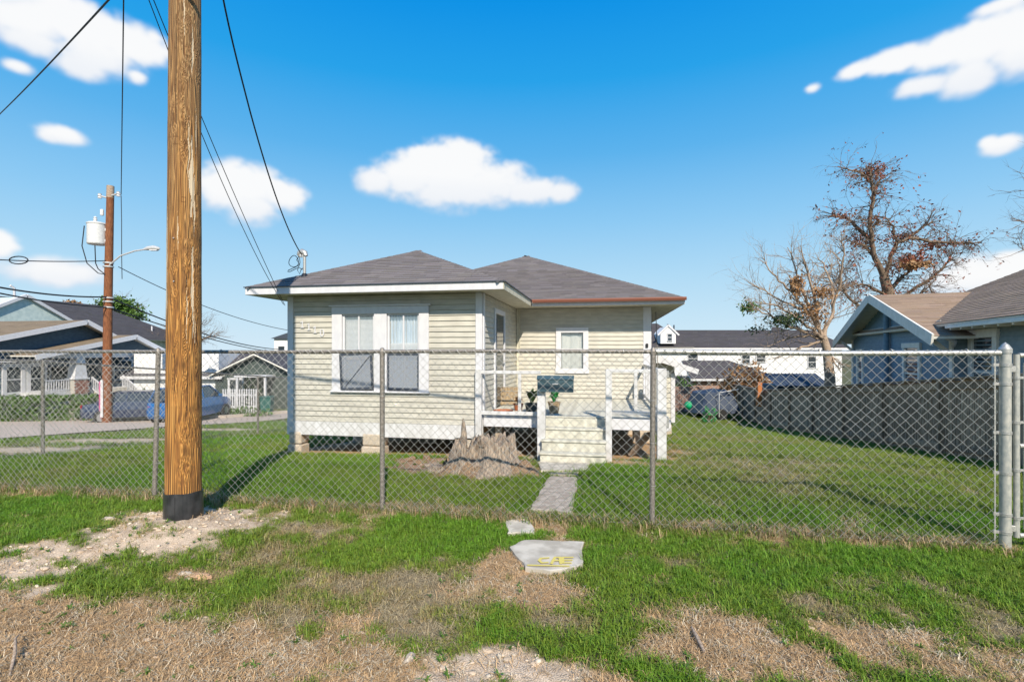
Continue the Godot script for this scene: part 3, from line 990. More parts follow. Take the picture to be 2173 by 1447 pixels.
	# --- porch wall
	var pw := part(h, "wall", MB.new().box(Vector3((HR - WR) * 0.5, (TOP - SILL) * 0.5, -0.16), Vector3(HR - WR, TOP - SILL, 0.1)), M.crawl, W(WR, SILL, DP), "porch wall in cream lap siding")
	var px0: float = wallx(1180.0, DP) - WR
	var px1: float = wallx(1249.0, DP) - WR
	var py0: float = wally(1215.0, 792.0, DP) - SILL
	var py1: float = wally(1215.0, 695.0, DP) - SILL
	var hole2 := Rect2(px0 + 0.03, py0 + 0.03, px1 - px0 - 0.06, py1 - py0 - 0.06)
	clad(pw, HR - WR - 0.19, TOP - SILL, [hole2, Rect2(0, -1, 0.05, 9)])
	var sh3 := MB.new()
	sh3.box(Vector3(hole2.position.x * 0.5, (TOP - SILL) * 0.5, -0.055), Vector3(hole2.position.x, TOP - SILL, 0.1))
	sh3.box(Vector3((hole2.end.x + HR - WR) * 0.5, (TOP - SILL) * 0.5, -0.055), Vector3(HR - WR - hole2.end.x, TOP - SILL, 0.1))
	sh3.box(Vector3(hole2.get_center().x, hole2.position.y * 0.5, -0.055), Vector3(hole2.size.x, hole2.position.y, 0.1))
	sh3.box(Vector3(hole2.get_center().x, (hole2.end.y + TOP - SILL) * 0.5, -0.055), Vector3(hole2.size.x, TOP - SILL - hole2.end.y, 0.1))
	part(pw, "sheathing", sh3, M.crawl)
	var cs := 0.135
	var w2 := part(h, "window", MB.new().cbox(Vector3((px0 + px1) * 0.5, py1 - cs * 0.5, 0.026), Vector3(px1 - px0, cs, 0.052)), M.white_paint, pw.position, "small sash window with paper behind the glass")
	part(w2, "sill", MB.new().cbox(Vector3((px0 + px1) * 0.5, py0 + 0.06, 0.03), Vector3(px1 - px0 + 0.03, 0.13, 0.06)), M.white_paint)
	for e in [px0 + cs * 0.5, px1 - cs * 0.5]:
		part(w2, "casing", MB.new().cbox(Vector3(e, (py0 + 0.125 + py1 - cs) * 0.5, 0.025), Vector3(cs, py1 - cs - py0 - 0.125, 0.05)), M.white_paint)
	var ia := px0 + cs
	var ib := px1 - cs
	var im := (py0 + py1) * 0.5
	part(w2, "pane", MB.new().box(Vector3((ia + ib) * 0.5, im, -0.03), Vector3(ib - ia, py1 - py0 - 0.25, 0.004)), M.glass)
	part(w2, "paper_backing", pleats(ia, ib, py0 + 0.1, py1 - cs, -0.06, 2.0), M.paper)
	part(w2, "sash_rail", MB.new().cbox(Vector3((ia + ib) * 0.5, im + 0.03, -0.015), Vector3(ib - ia, 0.035, 0.03), 0.004), M.white_worn)
	part(h, "corner_board", MB.new().cbox(Vector3.ZERO, Vector3(0.2, TOP - SILL, 0.05)), M.white_paint, W(HR - 0.09, (TOP + SILL) * 0.5, DP - 0.004))
	part(h, "corner_board", MB.new().cbox(Vector3.ZERO, Vector3(0.06, TOP - SILL, 0.06)), M.soffit, W(WR + 0.055, (TOP + SILL) * 0.5, DP - 0.03))
	part(h, "doorbell", MB.new().cbox(Vector3.ZERO, Vector3(0.06, 0.10, 0.04)), M.black_plastic, W(HR - 0.10, EYE + 0.14, DP - 0.045))
	part(h, "conduit", MB.new().tube([W(WR + 0.11, TOP, DP - 0.05), W(WR + 0.11, 1.9, DP - 0.05), W(WR + 0.16, 1.8, DP - 0.05)], [0.014], 8), M.soffit)
	# right wall and back wall
	var rw := part(h, "wall", MB.new().box(Vector3((DB - DP) * 0.5, (TOP - SILL) * 0.5, -0.06), Vector3(DB - DP, TOP - SILL, 0.1)), M.crawl, W(HR, SILL, DP), "right wall in cream lap siding")
	rw.rotation.y = PI / 2
	clad(rw, DB - DP, TOP - SILL, [Rect2(0, -1, 0.03, 9)])
	var bw := part(h, "wall", MB.new().box(Vector3((HR - WL) * 0.5, (TOP - SILL) * 0.5, -0.06), Vector3(HR - WL, TOP - SILL, 0.1)), M.siding_0, W(HR, SILL, DB), "back wall")
	bw.rotation.y = PI
	# --- lean-to bay on the right side
	var lx := 2.14
	var ld := 16.0
	var lb := -0.30
	var lt := EYE - 0.1
	var lwall := part(h, "wall", MB.new().box(Vector3((lx - HR) * 0.5, 0.9, -0.05), Vector3(lx - HR, 1.8, 0.08)), M.siding_1, W(HR, lb, ld), "front wall of the side lean-to")
	clad(lwall, lx - HR - 0.1, lt - lb - 0.1, [], 0.15, ["siding_0", "siding_2"], func(y: float) -> float: return (lx - HR - 0.1) if y + lb < 1.15 else maxf(0.05, (lx - HR - 0.1) * (lt + 0.05 - (y + lb)) / (lt + 0.05 - 1.15)))
	var lw2 := part(h, "wall", MB.new().box(Vector3(2.0, 0.75, -0.03), Vector3(4.0, 1.5, 0.06)), M.siding_1, W(lx, lb, ld + 0.05), "side wall of the side lean-to")
	lw2.rotation.y = PI / 2
	part(h, "corner_board", MB.new().cbox(Vector3.ZERO, Vector3(0.12, 1.5, 0.06)), M.white_paint, W(lx - 0.05, lb + 0.75, ld - 0.01))
	var a0 := W(HR, lt + 0.06, ld - 0.35)
	var a1 := W(lx + 0.62, lt - 0.46, ld - 0.35)
	var a2 := W(lx + 0.62, lt - 0.46, ld + 4.3)
	var a3 := W(HR, lt + 0.06, ld + 4.3)
	var lroof := part(h, "roof", slab_roof(a1, a2, a3, a0, 0.06), M.soffit, Vector3.ZERO, "low shed roof of the side lean-to")
	part(lroof, "rake_board", MB.new().beam(a0 + Vector3(0, -0.05, 0.03), a1 + Vector3(0, -0.05, 0.03), 0.03, 0.15), M.white_paint)
	var lsh := MB.new()
	shingles(lsh, a1, a2, a3, a0, Color(0.15, 0.13, 0.13))
	part(lroof, "shingles", lsh, M.shingle).set_meta("kind", "stuff")
	for e in [ld + 0.2, ld + 3.7]:
		part(h, "pier", MB.new().cbox(Vector3(0, 0.1, 0), Vector3(0.25, 0.75, 0.3), 0.02), M.pier_stone, W(lx - 0.2, hgt(lx, e), e))
	# --- roofs: two hips with one pitch
	var ey := 3.135
	var pitch := 0.437
	var l := WL - 0.6
	var r := WR + 0.5
	var f := DF - 0.49
	var hr := HR + 0.7
	var pf := DP - 0.74
	var bk := DB + 0.5
	var half := (r - l) * 0.5
	var cxw := (l + r) * 0.5
	var apex := W(cxw, ey + half * pitch, f + half)
	var hm := (hr - l) * 0.5
	var cm := (l + hr) * 0.5
	var top_y := ey + hm * pitch
	var ridge0 := W(cm, top_y, pf + hm)
	var ridge1 := W(cm, top_y, maxf(bk - hm, pf + hm + 0.01))
	var ridge_in := W(cxw, apex.y, pf + half + 0.02)      # where the wing's ridge meets the main slope
	var roof := part(h, "roof", MB.new().box(W(cxw, ey - 0.06, (f + pf) * 0.5 + 1.0), Vector3(0.1, 0.02, 2.0)), M.crawl, Vector3.ZERO, "hipped roof of weathered brown grey shingles")
	var tone := Color(0.22, 0.195, 0.193)
	var sg := MB.new()
	shingles(sg, W(l, ey, f), W(r, ey, f), apex, apex, tone)
	shingles(sg, W(r, ey, f), W(r, ey, pf + 0.0), ridge_in, apex, tone)
	shingles(sg, W(l, ey, bk), W(l, ey, f), apex, W(l + half, apex.y, bk - half), tone)
	var hip_r := W(hr - half, apex.y, pf + half)
	shingles(sg, W(r - 0.02, ey, pf), W(hr, ey, pf), hip_r, ridge_in, tone)
	shingles(sg, ridge_in, hip_r, ridge0, ridge0, tone)
	shingles(sg, W(hr, ey, pf), W(hr, ey, bk), ridge1, ridge0, tone)
	shingles(sg, W(hr, ey, bk), W(l, ey, bk), ridge1, ridge1, tone)
	shingles(sg, W(l + half, apex.y, bk - half), ridge_in, ridge0, ridge1, tone)
	part(roof, "shingles", sg, M.shingle).set_meta("kind", "stuff")
	var deck := MB.new()
	for q in [[W(l, ey, f), W(r, ey, f), apex, apex], [W(r, ey, f), W(r, ey, pf), ridge_in, apex], [W(l, ey, bk), W(l, ey, f), apex, W(l + half, apex.y, bk - half)], [W(r, ey, pf), W(hr, ey, pf), ridge0, ridge_in], [W(hr, ey, pf), W(hr, ey, bk), ridge1, ridge0], [W(hr, ey, bk), W(l, ey, bk), ridge1, ridge1]]:
		var dn := Vector3(0, -0.02, 0)
		deck.quad(q[0] + dn, q[1] + dn, q[2] + dn, q[3] + dn)
	part(roof, "decking", deck, M.crawl)
	var caps := MB.new()
	for e in [[W(l, ey, f), apex], [W(r, ey, f), apex], [apex, ridge_in], [W(hr, ey, pf), ridge0], [ridge_in, ridge0], [W(hr, ey, bk), ridge1]]:
		var a: Vector3 = e[0]
		var b: Vector3 = e[1]
		var cnt := int(a.distance_to(b) / 0.16)
		for k in cnt:
			var t0 := float(k) / cnt
			var p := a.lerp(b, t0) + Vector3(0, 0.012, 0)
			var q := a.lerp(b, t0 + 1.5 / cnt) + Vector3(0, 0.004, 0)
			var s := (q - p).cross(Vector3.UP).normalized() * 0.12
			var g := rng.randf_range(0.85, 1.15)
			caps.col = Color(tone.r * g, tone.g * g, tone.b * g)
			caps.quad(p - s + Vector3(0, -0.045, 0), p, q, q - s + Vector3(0, -0.045, 0))
			caps.quad(p, p + s + Vector3(0, -0.045, 0), q + s + Vector3(0, -0.045, 0), q)
	part(roof, "ridge_caps", caps, M.shingle).set_meta("kind", "stuff")
	# fascia boards and drip edge
	for e in [[W(l, 0, f), W(r, 0, f), "white_paint"], [W(r, 0, f), W(r, 0, pf), "soffit"], [W(l, 0, bk), W(l, 0, f), "white_paint"], [W(r + 0.03, 0, pf), W(hr, 0, pf), "white_paint"], [W(hr, 0, pf), W(hr, 0, bk), "white_paint"], [W(hr, 0, bk), W(l, 0, bk), "white_paint"]]:
		var up := Vector3(0, ey - 0.08, 0)
		part(roof, "fascia_board", MB.new().beam(e[0] + up, e[1] + up, 0.026, 0.145, 0.004), M[e[2]])
	for e in [[W(l - 0.02, 0, f - 0.015), W(r + 0.02, 0, f - 0.015)], [W(r + 0.015, 0, f - 0.02), W(r + 0.015, 0, pf)]]:
		part(roof, "drip_edge", MB.new().beam(e[0] + Vector3(0, ey - 0.006, 0), e[1] + Vector3(0, ey - 0.006, 0), 0.05, 0.018), M.screen_frame)
	# sloping soffits
	var sof := MB.new()
	var sy := ey - 0.14
	sof.quad(W(WL, sy, DF), W(WR, sy, DF), W(r, sy, f), W(l, sy, f))
	sof.quad(W(l, sy, f), W(l, sy, bk), W(WL, sy, bk), W(WL, sy, DF))
	sof.quad(W(WR, sy, DF), W(WR, sy, DP), W(r, sy, DP), W(r, sy, f))
	sof.quad(W(r, sy, DP), W(HR, sy, DP), W(hr, sy, pf), W(r, sy, pf))
	sof.quad(W(HR, sy, DP), W(HR, sy, bk), W(hr, sy, bk), W(hr, sy, pf))
	part(roof, "soffit", sof, M.soffit)
	# rusty gutter on the porch eave
	var gx0 := r + 0.05
	var gt := MB.new()
	var prof := [Vector2(0, 0), Vector2(0.03, -0.075), Vector2(0.09, -0.08), Vector2(0.115, -0.03), Vector2(0.115, 0.0), Vector2(0.105, 0.0), Vector2(0.1, -0.028), Vector2(0.085, -0.07), Vector2(0.035, -0.066), Vector2(0.008, 0)]
	for k in prof.size() - 1:
		var a: Vector2 = prof[k]
		var b: Vector2 = prof[k + 1]
		var y0 := ey + 0.004
		gt.quad(W(gx0, y0 + a.y, pf - 0.015 - a.x), W(gx0, y0 + b.y, pf - 0.015 - b.x), W(hr + 0.03, y0 + b.y, pf - 0.015 - b.x), W(hr + 0.03, y0 + a.y, pf - 0.015 - a.x))
	part(roof, "gutter", gt, M.gutter, Vector3.ZERO, "rust red gutter over the porch")
	# --- cable box and lines on the right corner
	part(h, "cable", MB.new().tube([W(HR + 0.16, 2.9, DP + 0.4), W(HR + 0.2, 1.5, DP + 0.35), W(HR + 0.2, 1.3, DP + 0.35)], [0.011], 6), M.old_pipe)
	make_porch(h)

func make_porch(h: Node3D) -> void:
	var dy := 0.66
	var df := 9.45
	var x0 := WR + 0.03
	var x1 := 1.16
	# decking boards run across
	var dk := part(h, "porch", MB.new().box(W((x0 + x1) * 0.5, dy - 0.12, (df + DP) * 0.5), Vector3(x1 - x0, 0.14, DP - df - 0.1)), M.crawl, Vector3.ZERO, "white railed wooden front porch")
	var n := int((DP - df - 0.02) / 0.14)
	for k in n:
		part(dk, "deck_board", MB.new().cbox(Vector3.ZERO, Vector3(x1 - x0, 0.03, 0.134), 0.005), M.cream_step, W((x0 + x1) * 0.5, dy - 0.018, df + 0.07 + k * 0.14))
	var sx0 := wallx(1150.0, 9.1)
	var sx1 := wallx(1287.0, 9.1)
	for e in [[x0, sx0], [sx1, x1]]:
		part(dk, "rim_board", MB.new().cbox(Vector3.ZERO, Vector3(e[1] - e[0], 0.2, 0.04)), M.white_paint, W((e[0] + e[1]) * 0.5, dy - 0.125, df - 0.03))
	part(dk, "rim_board", MB.new().cbox(Vector3.ZERO, Vector3(0.04, 0.2, DP - df)), M.white_paint, W(x1 + 0.02, dy - 0.125, (DP + df) * 0.5))
	# steps
	var rise := (dy + 0.06) / 4.0
	for k in 3:
		var ty := dy - rise * (k + 1)
		var d0 := df - 0.05 - 0.24 * (k + 1)
		part(dk, "step", MB.new().cbox(W((sx0 + sx1) * 0.5, ty - 0.02, d0 + 0.13), Vector3(sx1 - sx0, 0.04, 0.28), 0.01), M.cream_step)
		part(dk, "riser", MB.new().cbox(W((sx0 + sx1) * 0.5, ty - 0.04 - rise * 0.5 + 0.02, d0 + 0.03), Vector3(sx1 - sx0 - 0.03, rise - 0.005, 0.03), 0.005), M.cream_step)
	part(dk, "riser", MB.new().cbox(W((sx0 + sx1) * 0.5, dy - 0.03 - rise * 0.5, df - 0.02), Vector3(sx1 - sx0 - 0.03, rise - 0.01, 0.03), 0.005), M.cream_step)
	# posts: [pixel column, deep, top row, foot: true to the ground]
	var pd := 9.36
	var post := func(px: float, top: float, wide: float, deep: float) -> Node3D:
		var x := wallx(px, deep)
		var yt := wally(px, top, deep)
		var yb := hgt(x, deep) - 0.05
		return part(dk, "post", MB.new().cbox(Vector3(0, (yt - yb) * 0.5, 0), Vector3(wide, yt - yb, wide), 0.008), M.white_worn, W(x, yb, deep))
	post.call(1016.0, 783.0, 0.12, pd)
	post.call(1149.0, 828.0, 0.14, 9.1)
	post.call(1292.0, 784.0, 0.11, 9.1)
	post.call(1404.0, 782.0, 0.16, pd)
	var xr := wallx(1404.0, pd)
	post.call(1386.0, 790.0, 0.09, 12.6)
	var rail := func(pa: float, pb: float, py: float, hi: float, deep: float) -> void:
		var a := wallx(pa, deep)
		var b := wallx(pb, deep)
		var y := wally((pa + pb) * 0.5, py, deep)
		part(dk, "rail", MB.new().cbox(Vector3.ZERO, Vector3(absf(b - a), hi, 0.05), 0.006), M.white_worn, W((a + b) * 0.5, y, deep - 0.02))
	rail.call(1010.0, 1148.0, 790.0, 0.06, pd)
	rail.call(1022.0, 1148.0, 877.0, 0.07, pd)
	rail.call(1288.0, 1404.0, 787.0, 0.06, pd)
	rail.call(1296.0, 1404.0, 876.0, 0.06, pd)
	for e in [[1103.0, 790.0, 877.0], [1349.0, 787.0, 876.0]]:
		var x := wallx(e[0], pd)
		var ya := wally(e[0], e[1], pd)
		var yb := wally(e[0], e[2], pd)
		part(dk, "baluster", MB.new().cbox(Vector3.ZERO, Vector3(0.06, ya - yb, 0.04), 0.005), M.white_worn, W(x, (ya + yb) * 0.5, pd - 0.02))
	# side railing back to the wall
	for y in [dy + 0.85, dy + 0.1]:
		part(dk, "rail", MB.new().beam(W(xr, y, pd + 0.08), W(xr, y, DP - 0.05), 0.05, 0.06, 0.005), M.white_worn)
	for k in 5:
		part(dk, "baluster", MB.new().cbox(Vector3.ZERO, Vector3(0.04, 0.75, 0.05), 0.005), M.white_worn, W(xr, dy + 0.475, pd + 0.6 + k * 0.65))
	# ledger under the right rail, brackets
	part(dk, "bracket", MB.new().cbox(Vector3.ZERO, Vector3(0.05, 0.12, 0.1)), M.galvanised, W(xr + 0.1, dy + 0.8, pd - 0.02))
	part(dk, "bracket", MB.new().cbox(Vector3.ZERO, Vector3(0.05, 0.18, 0.1)), M.galvanised, W(xr + 0.1, dy - 0.05, pd - 0.02))
	part(dk, "joist_post", MB.new().cbox(Vector3.ZERO, Vector3(0.14, 0.7, 0.14)), M.crawl, W(x0 + 0.25, 0.25, df + 0.2))
	part(dk, "brace_board", MB.new().beam(W(0.55, -0.12, 10.0), W(0.85, 0.35, 9.75), 0.25, 0.05, 0.01), M.stump_wood)

func make_porch_things() -> void:
	# mailbox on the stair post
	var mx := wallx(1179.0, 9.0)
	var y0 := wally(1179.0, 832.0, 9.0)
	var y1 := wally(1179.0, 797.0, 9.0)
	var mw := wallx(1217.0, 9.0) - wallx(1141.0, 9.0)
	var mh := y1 - y0
	var mbx := thing("mailbox", "dark teal wall mailbox fixed to the white stair post", "mailbox", W(mx, y0, 9.0))
	part(mbx, "body", MB.new().cbox(Vector3(0, mh * 0.44, 0), Vector3(mw, mh * 0.88, 0.13), 0.008), M.mailbox)
	var lid := MB.new()
	lid.prism([Vector2(0.085, mh * 0.76), Vector2(0.088, mh * 0.80), Vector2(0.02, mh * 1.0), Vector2(-0.066, mh * 1.0), Vector2(-0.066, mh * 0.89), Vector2(0.0, mh * 0.89)], Vector3(-mw * 0.5 - 0.008, 0, 0), Vector3(0, 0, 1), Vector3(0, 1, 0), Vector3(mw + 0.016, 0, 0))
	part(mbx, "lid", lid, M.mailbox)
	var flap := MB.new()
	flap.prism([Vector2(-mw * 0.44, mh * 0.74), Vector2(-mw * 0.2, mh * 0.56), Vector2(-mw * 0.1, mh * 0.44), Vector2(mw * 0.1, mh * 0.44), Vector2(mw * 0.2, mh * 0.56), Vector2(mw * 0.44, mh * 0.74)], Vector3(0, 0, 0.078), Vector3(1, 0, 0), Vector3(0, 1, 0), Vector3(0, 0, -0.014))
	part(mbx, "flap", flap, M.mailbox)
	part(mbx, "handle", MB.new().cbox(Vector3(0, mh * 0.5, 0.082), Vector3(mw * 0.16, 0.022, 0.018), 0.004), M.steel)
	# potted plants on the porch
	var dy := 0.66
	var plant := func(px: float, deep: float, pot_r: float, pot_h: float, leaves: int, span: float, tall: float, lm: String, pm: String, label: String, sd: int) -> void:
		var x := wallx(px, deep)
		var p := thing("potted_plant", label, "plant", W(x, dy, deep))
		part(p, "pot", MB.new().lathe(Vector3.ZERO, [[0.0, 0.0], [pot_r * 0.72, 0.0], [pot_r, pot_h * 0.9], [pot_r * 1.08, pot_h * 0.9], [pot_r * 1.08, pot_h], [pot_r * 0.92, pot_h], [pot_r * 0.9, pot_h * 0.85], [0.0, pot_h * 0.85]], 18), M[pm])
		var r := RandomNumberGenerator.new()
		r.seed = sd
		var mb := MB.new()
		for k in leaves:
			var an := r.randf() * TAU
			var out := Vector3(cos(an), 0, sin(an))
			var b := Vector3(0, pot_h * 0.85, 0)
			var e := b + out * span * r.randf_range(0.4, 1.0) + Vector3(0, tall * r.randf_range(0.5, 1.0), 0)
			var mid := (b + e) * 0.5 + Vector3(0, tall * 0.25, 0)
			var s := out.cross(Vector3.UP) * r.randf_range(0.025, 0.05)
			var g := r.randf_range(0.6, 1.3)
			mb.col = Color(g, g, g)
			mb.quad(b - s * 0.2, b + s * 0.2, mid + s, mid - s)
			mb.quad(mid - s, mid + s, e + s * 0.1 - Vector3(0, 0.04, 0), e - s * 0.1 - Vector3(0, 0.04, 0))
		part(p, "leaves", mb, M[lm])
	plant.call(1128.0, 9.75, 0.13, 0.2, 22, 0.26, 0.36, "leaf_dark", "pot_dark", "dark potted plant with long leaves behind the porch rail", 4)
	plant.call(1176.0, 9.9, 0.12, 0.22, 40, 0.17, 0.30, "leaf_bright", "crate_wood", "bright green potted plant at the head of the steps", 6)
	plant.call(1100.0, 10.2, 0.10, 0.14, 16, 0.16, 0.2, "leaf_tan", "terracotta", "withered plant in a small clay pot on the porch", 9)
	single("clay_saucer", MB.new().lathe(Vector3.ZERO, [[0.0, 0.0], [0.16, 0.0], [0.2, 0.06], [0.18, 0.06], [0.15, 0.02], [0.0, 0.02]], 20), M.terracotta, "wide orange clay saucer behind the bottom porch rail", "saucer", "", W(wallx(1068.0, 9.7), dy, 9.7))
	var ch := thing("wooden_crate", "open slatted wooden crate standing by the front door", "crate", W(wallx(1083.0, 11.2), dy, 11.2), 0.2)
	for e in [-1.0, 1.0]:
		for f in [-1.0, 1.0]:
			part(ch, "corner_post", MB.new().cbox(Vector3(e * 0.2, 0.2, f * 0.15), Vector3(0.03, 0.4, 0.03)), M.crate_wood)
		for k in 4:
			part(ch, "slat", MB.new().cbox(Vector3(0, 0.06 + k * 0.1, e * 0.175), Vector3(0.44, 0.06, 0.014), 0.003), M.crate_wood)
			part(ch, "slat", MB.new().cbox(Vector3(e * 0.225, 0.06 + k * 0.1, 0), Vector3(0.014, 0.06, 0.32), 0.003), M.crate_wood)

# ---------------------------------------------------------------- chain-link fences
# woven wire between two posts, as real zigzag wires linked at every crossing
func weave(a: Vector3, b: Vector3, low: float, high: float, cell: float, wire: float, bow := 0.0, sd := 1) -> MB:
	var mb := MB.new()
	var r := RandomNumberGenerator.new()
	r.seed = sd
	var flat := Vector3(b.x - a.x, 0, b.z - a.z)
	var ln := flat.length()
	var ax := flat / ln
	var out := ax.cross(Vector3.UP)
	var cols := int(round(ln / (cell * 0.5)))
	var half := ln / cols
	var nz := FastNoiseLite.new()
	nz.seed = sd
	nz.frequency = 0.6
	var rows := int(round((high - low) / (cell * 0.5)))
	for k in cols:
		var pts := []
		for q in rows + 1:
			var x := half * (k + ((q + k) % 2))
			var y := low + (high - low) * q / rows
			var gx: float = a.x + ax.x * x
			var gz: float = a.z + ax.z * x
			var g := lerpf(a.y, b.y, x / ln)
			var edge := sin(PI * float(q) / rows) * sin(PI * x / ln)
			var sag := nz.get_noise_2d(x * 2.0, y * 2.0)
			pts.append(Vector3(gx, g + y + sag * 0.022 * edge, gz) + out * (bow * edge * (0.6 + sag) + (0.003 if q % 2 == 0 else -0.003)))
		mb.tube(pts, [wire], 4, false)
	return mb

func pipe(a: Vector3, b: Vector3, r: float, sides := 12) -> MB:
	return MB.new().tube([a, b], [r], sides)

func cap_on(r: float) -> MB:
	return MB.new().lathe(Vector3.ZERO, [[r * 1.15, -0.03], [r * 1.16, 0.01], [r * 0.6, 0.05], [0.0, 0.075]], 12)

func make_fences() -> void:
	var fd := 5.53
	var f := thing("chain_link_fence", "rusty galvanised chain link fence across the front yard", "fence", W(0, 0, fd))
	var xs := [-10.5, -8.62, -5.57, -2.53, 0.52, 3.74]
	var lean := [0.0, 0.01, 0.05, 0.0, 0.01, 0.0]
	var rail_y := 1.865
	for k in xs.size():
		var x: float = xs[k]
		var g := hgt(x, fd)
		if k == 5:
			var post := part(f, "terminal_post", pipe(Vector3(x, g - 0.1, 0), Vector3(x, 1.88, 0), 0.045, 16), M.pale_pipe, Vector3.ZERO, "thick grey end post at the gate")
			part(post, "post_cap", cap_on(0.045), M.galvanised, Vector3(x, 1.88, 0))
			for y in [0.16, 0.33, 0.72, 1.1, 1.56, 1.74]:
				part(post, "band", MB.new().lathe(Vector3(x, y, 0), [[0.045, -0.014], [0.05, -0.014], [0.05, 0.014], [0.045, 0.014]], 16).cbox(Vector3(x - 0.075, y, 0), Vector3(0.05, 0.028, 0.012), 0.002), M.galvanised)
			part(post, "tension_bar", MB.new().cbox(Vector3(x - 0.085, 0.95, 0), Vector3(0.012, 1.75, 0.008), 0.002), M.pale_pipe)
		else:
			var post := part(f, "post", pipe(Vector3(x - lean[k], g - 0.1, 0), Vector3(x + lean[k] * 0.2, 1.86, 0), 0.029), M.old_pipe)
			part(post, "post_cap", MB.new().lathe(Vector3(x + lean[k] * 0.2, 1.86, 0), [[0.034, -0.03], [0.036, 0.01], [0.02, 0.045], [0.0, 0.055]], 12), M.old_pipe)
			for y in [0.45, 0.9, 1.35]:
				part(post, "tie_wire", MB.new().lathe(Vector3(x, y, 0), [[0.030, -0.003], [0.034, -0.003], [0.034, 0.003], [0.030, 0.003]], 10), M.galvanised)
	for k in xs.size() - 1:
		var x0: float = xs[k]
		var x1: float = xs[k + 1]
		var pm = M.galvanised if k == 4 else M.old_pipe
		var sag := [0.0, 0.0, -0.006, 0.006, -0.018]
		part(f, "top_rail", MB.new().tube([Vector3(x0 + 0.01, rail_y, 0), Vector3((x0 + x1) * 0.5, rail_y + sag[k], 0), Vector3(x1 - 0.01, rail_y - (0.012 if k == 4 else 0.0), 0)], [0.021 if k < 4 else 0.026], 12), pm)
		var wires := weave(Vector3(x0 + 0.02, hgt(x0, fd), 0), Vector3(x1 - 0.03 if k < 4 else x1 - 0.085, hgt(x1, fd), 0), 0.03, 1.885, 0.098, 0.0030 if k < 4 else 0.0033, 0.085 if k < 4 else 0.025, 40 + k)
		var wm := part(f, "wire_mesh", wires, M.galvanised, Vector3(0, 0, 0.032))
		wm.set_meta("label", "woven diamond wire between two posts")
		part(f, "tension_wire", MB.new().tube([Vector3(x0, hgt(x0, fd) + 0.06, 0.03), Vector3((x0 + x1) * 0.5, hgt(x0, fd) + 0.035, 0.035), Vector3(x1, hgt(x1, fd) + 0.06, 0.03)], [0.0022], 5), M.old_pipe)
		for q in 5:
			var tx := lerpf(x0, x1, (q + 0.5) / 5.0)
			part(f, "tie_wire", MB.new().lathe(Vector3(tx, rail_y, 0), [[0.022, -0.003], [0.028, -0.003], [0.028, 0.003], [0.022, 0.003]], 8, Vector3.RIGHT), M.galvanised)
	# gate hung on the end post
	var gt := thing("chain_link_gate", "pale pipe framed chain link gate hung on the thick end post", "gate", W(0, 0, fd))
	var gx0 := 3.832
	var gx1 := 5.05
	for x in [gx0, gx1]:
		part(gt, "upright", pipe(Vector3(x, 0.12, 0), Vector3(x, 1.84, 0), 0.024), M.pale_pipe)
	part(gt, "inner_bar", pipe(Vector3(gx0 + 0.065, 0.2, 0), Vector3(gx0 + 0.065, 1.76, 0), 0.011, 8), M.galvanised)
	for y in [0.14, 0.98, 1.83]:
		part(gt, "cross_bar", pipe(Vector3(gx0 + 0.02, y, 0), Vector3(gx1 - 0.02, y, 0), 0.022), M.pale_pipe)
	for y in [0.3, 0.75, 1.2, 1.62]:
		part(gt, "band", MB.new().lathe(Vector3(gx0, y, 0), [[0.024, -0.013], [0.031, -0.013], [0.031, 0.013], [0.024, 0.013]], 12).cbox(Vector3(gx0 + 0.05, y, 0), Vector3(0.09, 0.024, 0.01), 0.002), M.galvanised)
	for y in [0.2, 1.7]:
		part(gt, "hinge", MB.new().cbox(Vector3(gx0 - 0.04, y, 0), Vector3(0.07, 0.06, 0.035), 0.006), M.galvanised)
	part(gt, "wire_mesh", weave(Vector3(gx0 + 0.09, 0.0, 0), Vector3(gx1 - 0.03, 0.0, 0), 0.16, 1.82, 0.098, 0.0032, 0.0, 77), M.galvanised)
	# a fence of the same kind along the side street
	var s := thing("side_fence", "older chain link fence along the side street", "fence", W(-10.5, 0, 0))
	var ds := [5.53, 7.9, 10.95, 14.0, 17.05, 20.1]
	for k in range(1, ds.size()):
		var g := hgt(-10.5, ds[k])
		part(s, "post", pipe(Vector3(0, g - 0.1, -ds[k]), Vector3(0, g + 1.84, -ds[k]), 0.03), M.old_pipe)
		var g0 := hgt(-10.5, ds[k - 1])
		part(s, "top_rail", pipe(Vector3(0, g0 + 1.82, -ds[k - 1]), Vector3(0, g + 1.82, -ds[k]), 0.02, 8), M.old_pipe)
		part(s, "wire_mesh", weave(Vector3(0, g0, -ds[k - 1]), Vector3(0, g, -ds[k]), 0.03, 1.82, 0.098, 0.003, 0.03, 60 + k), M.galvanised, Vector3(0.03, 0, 0))

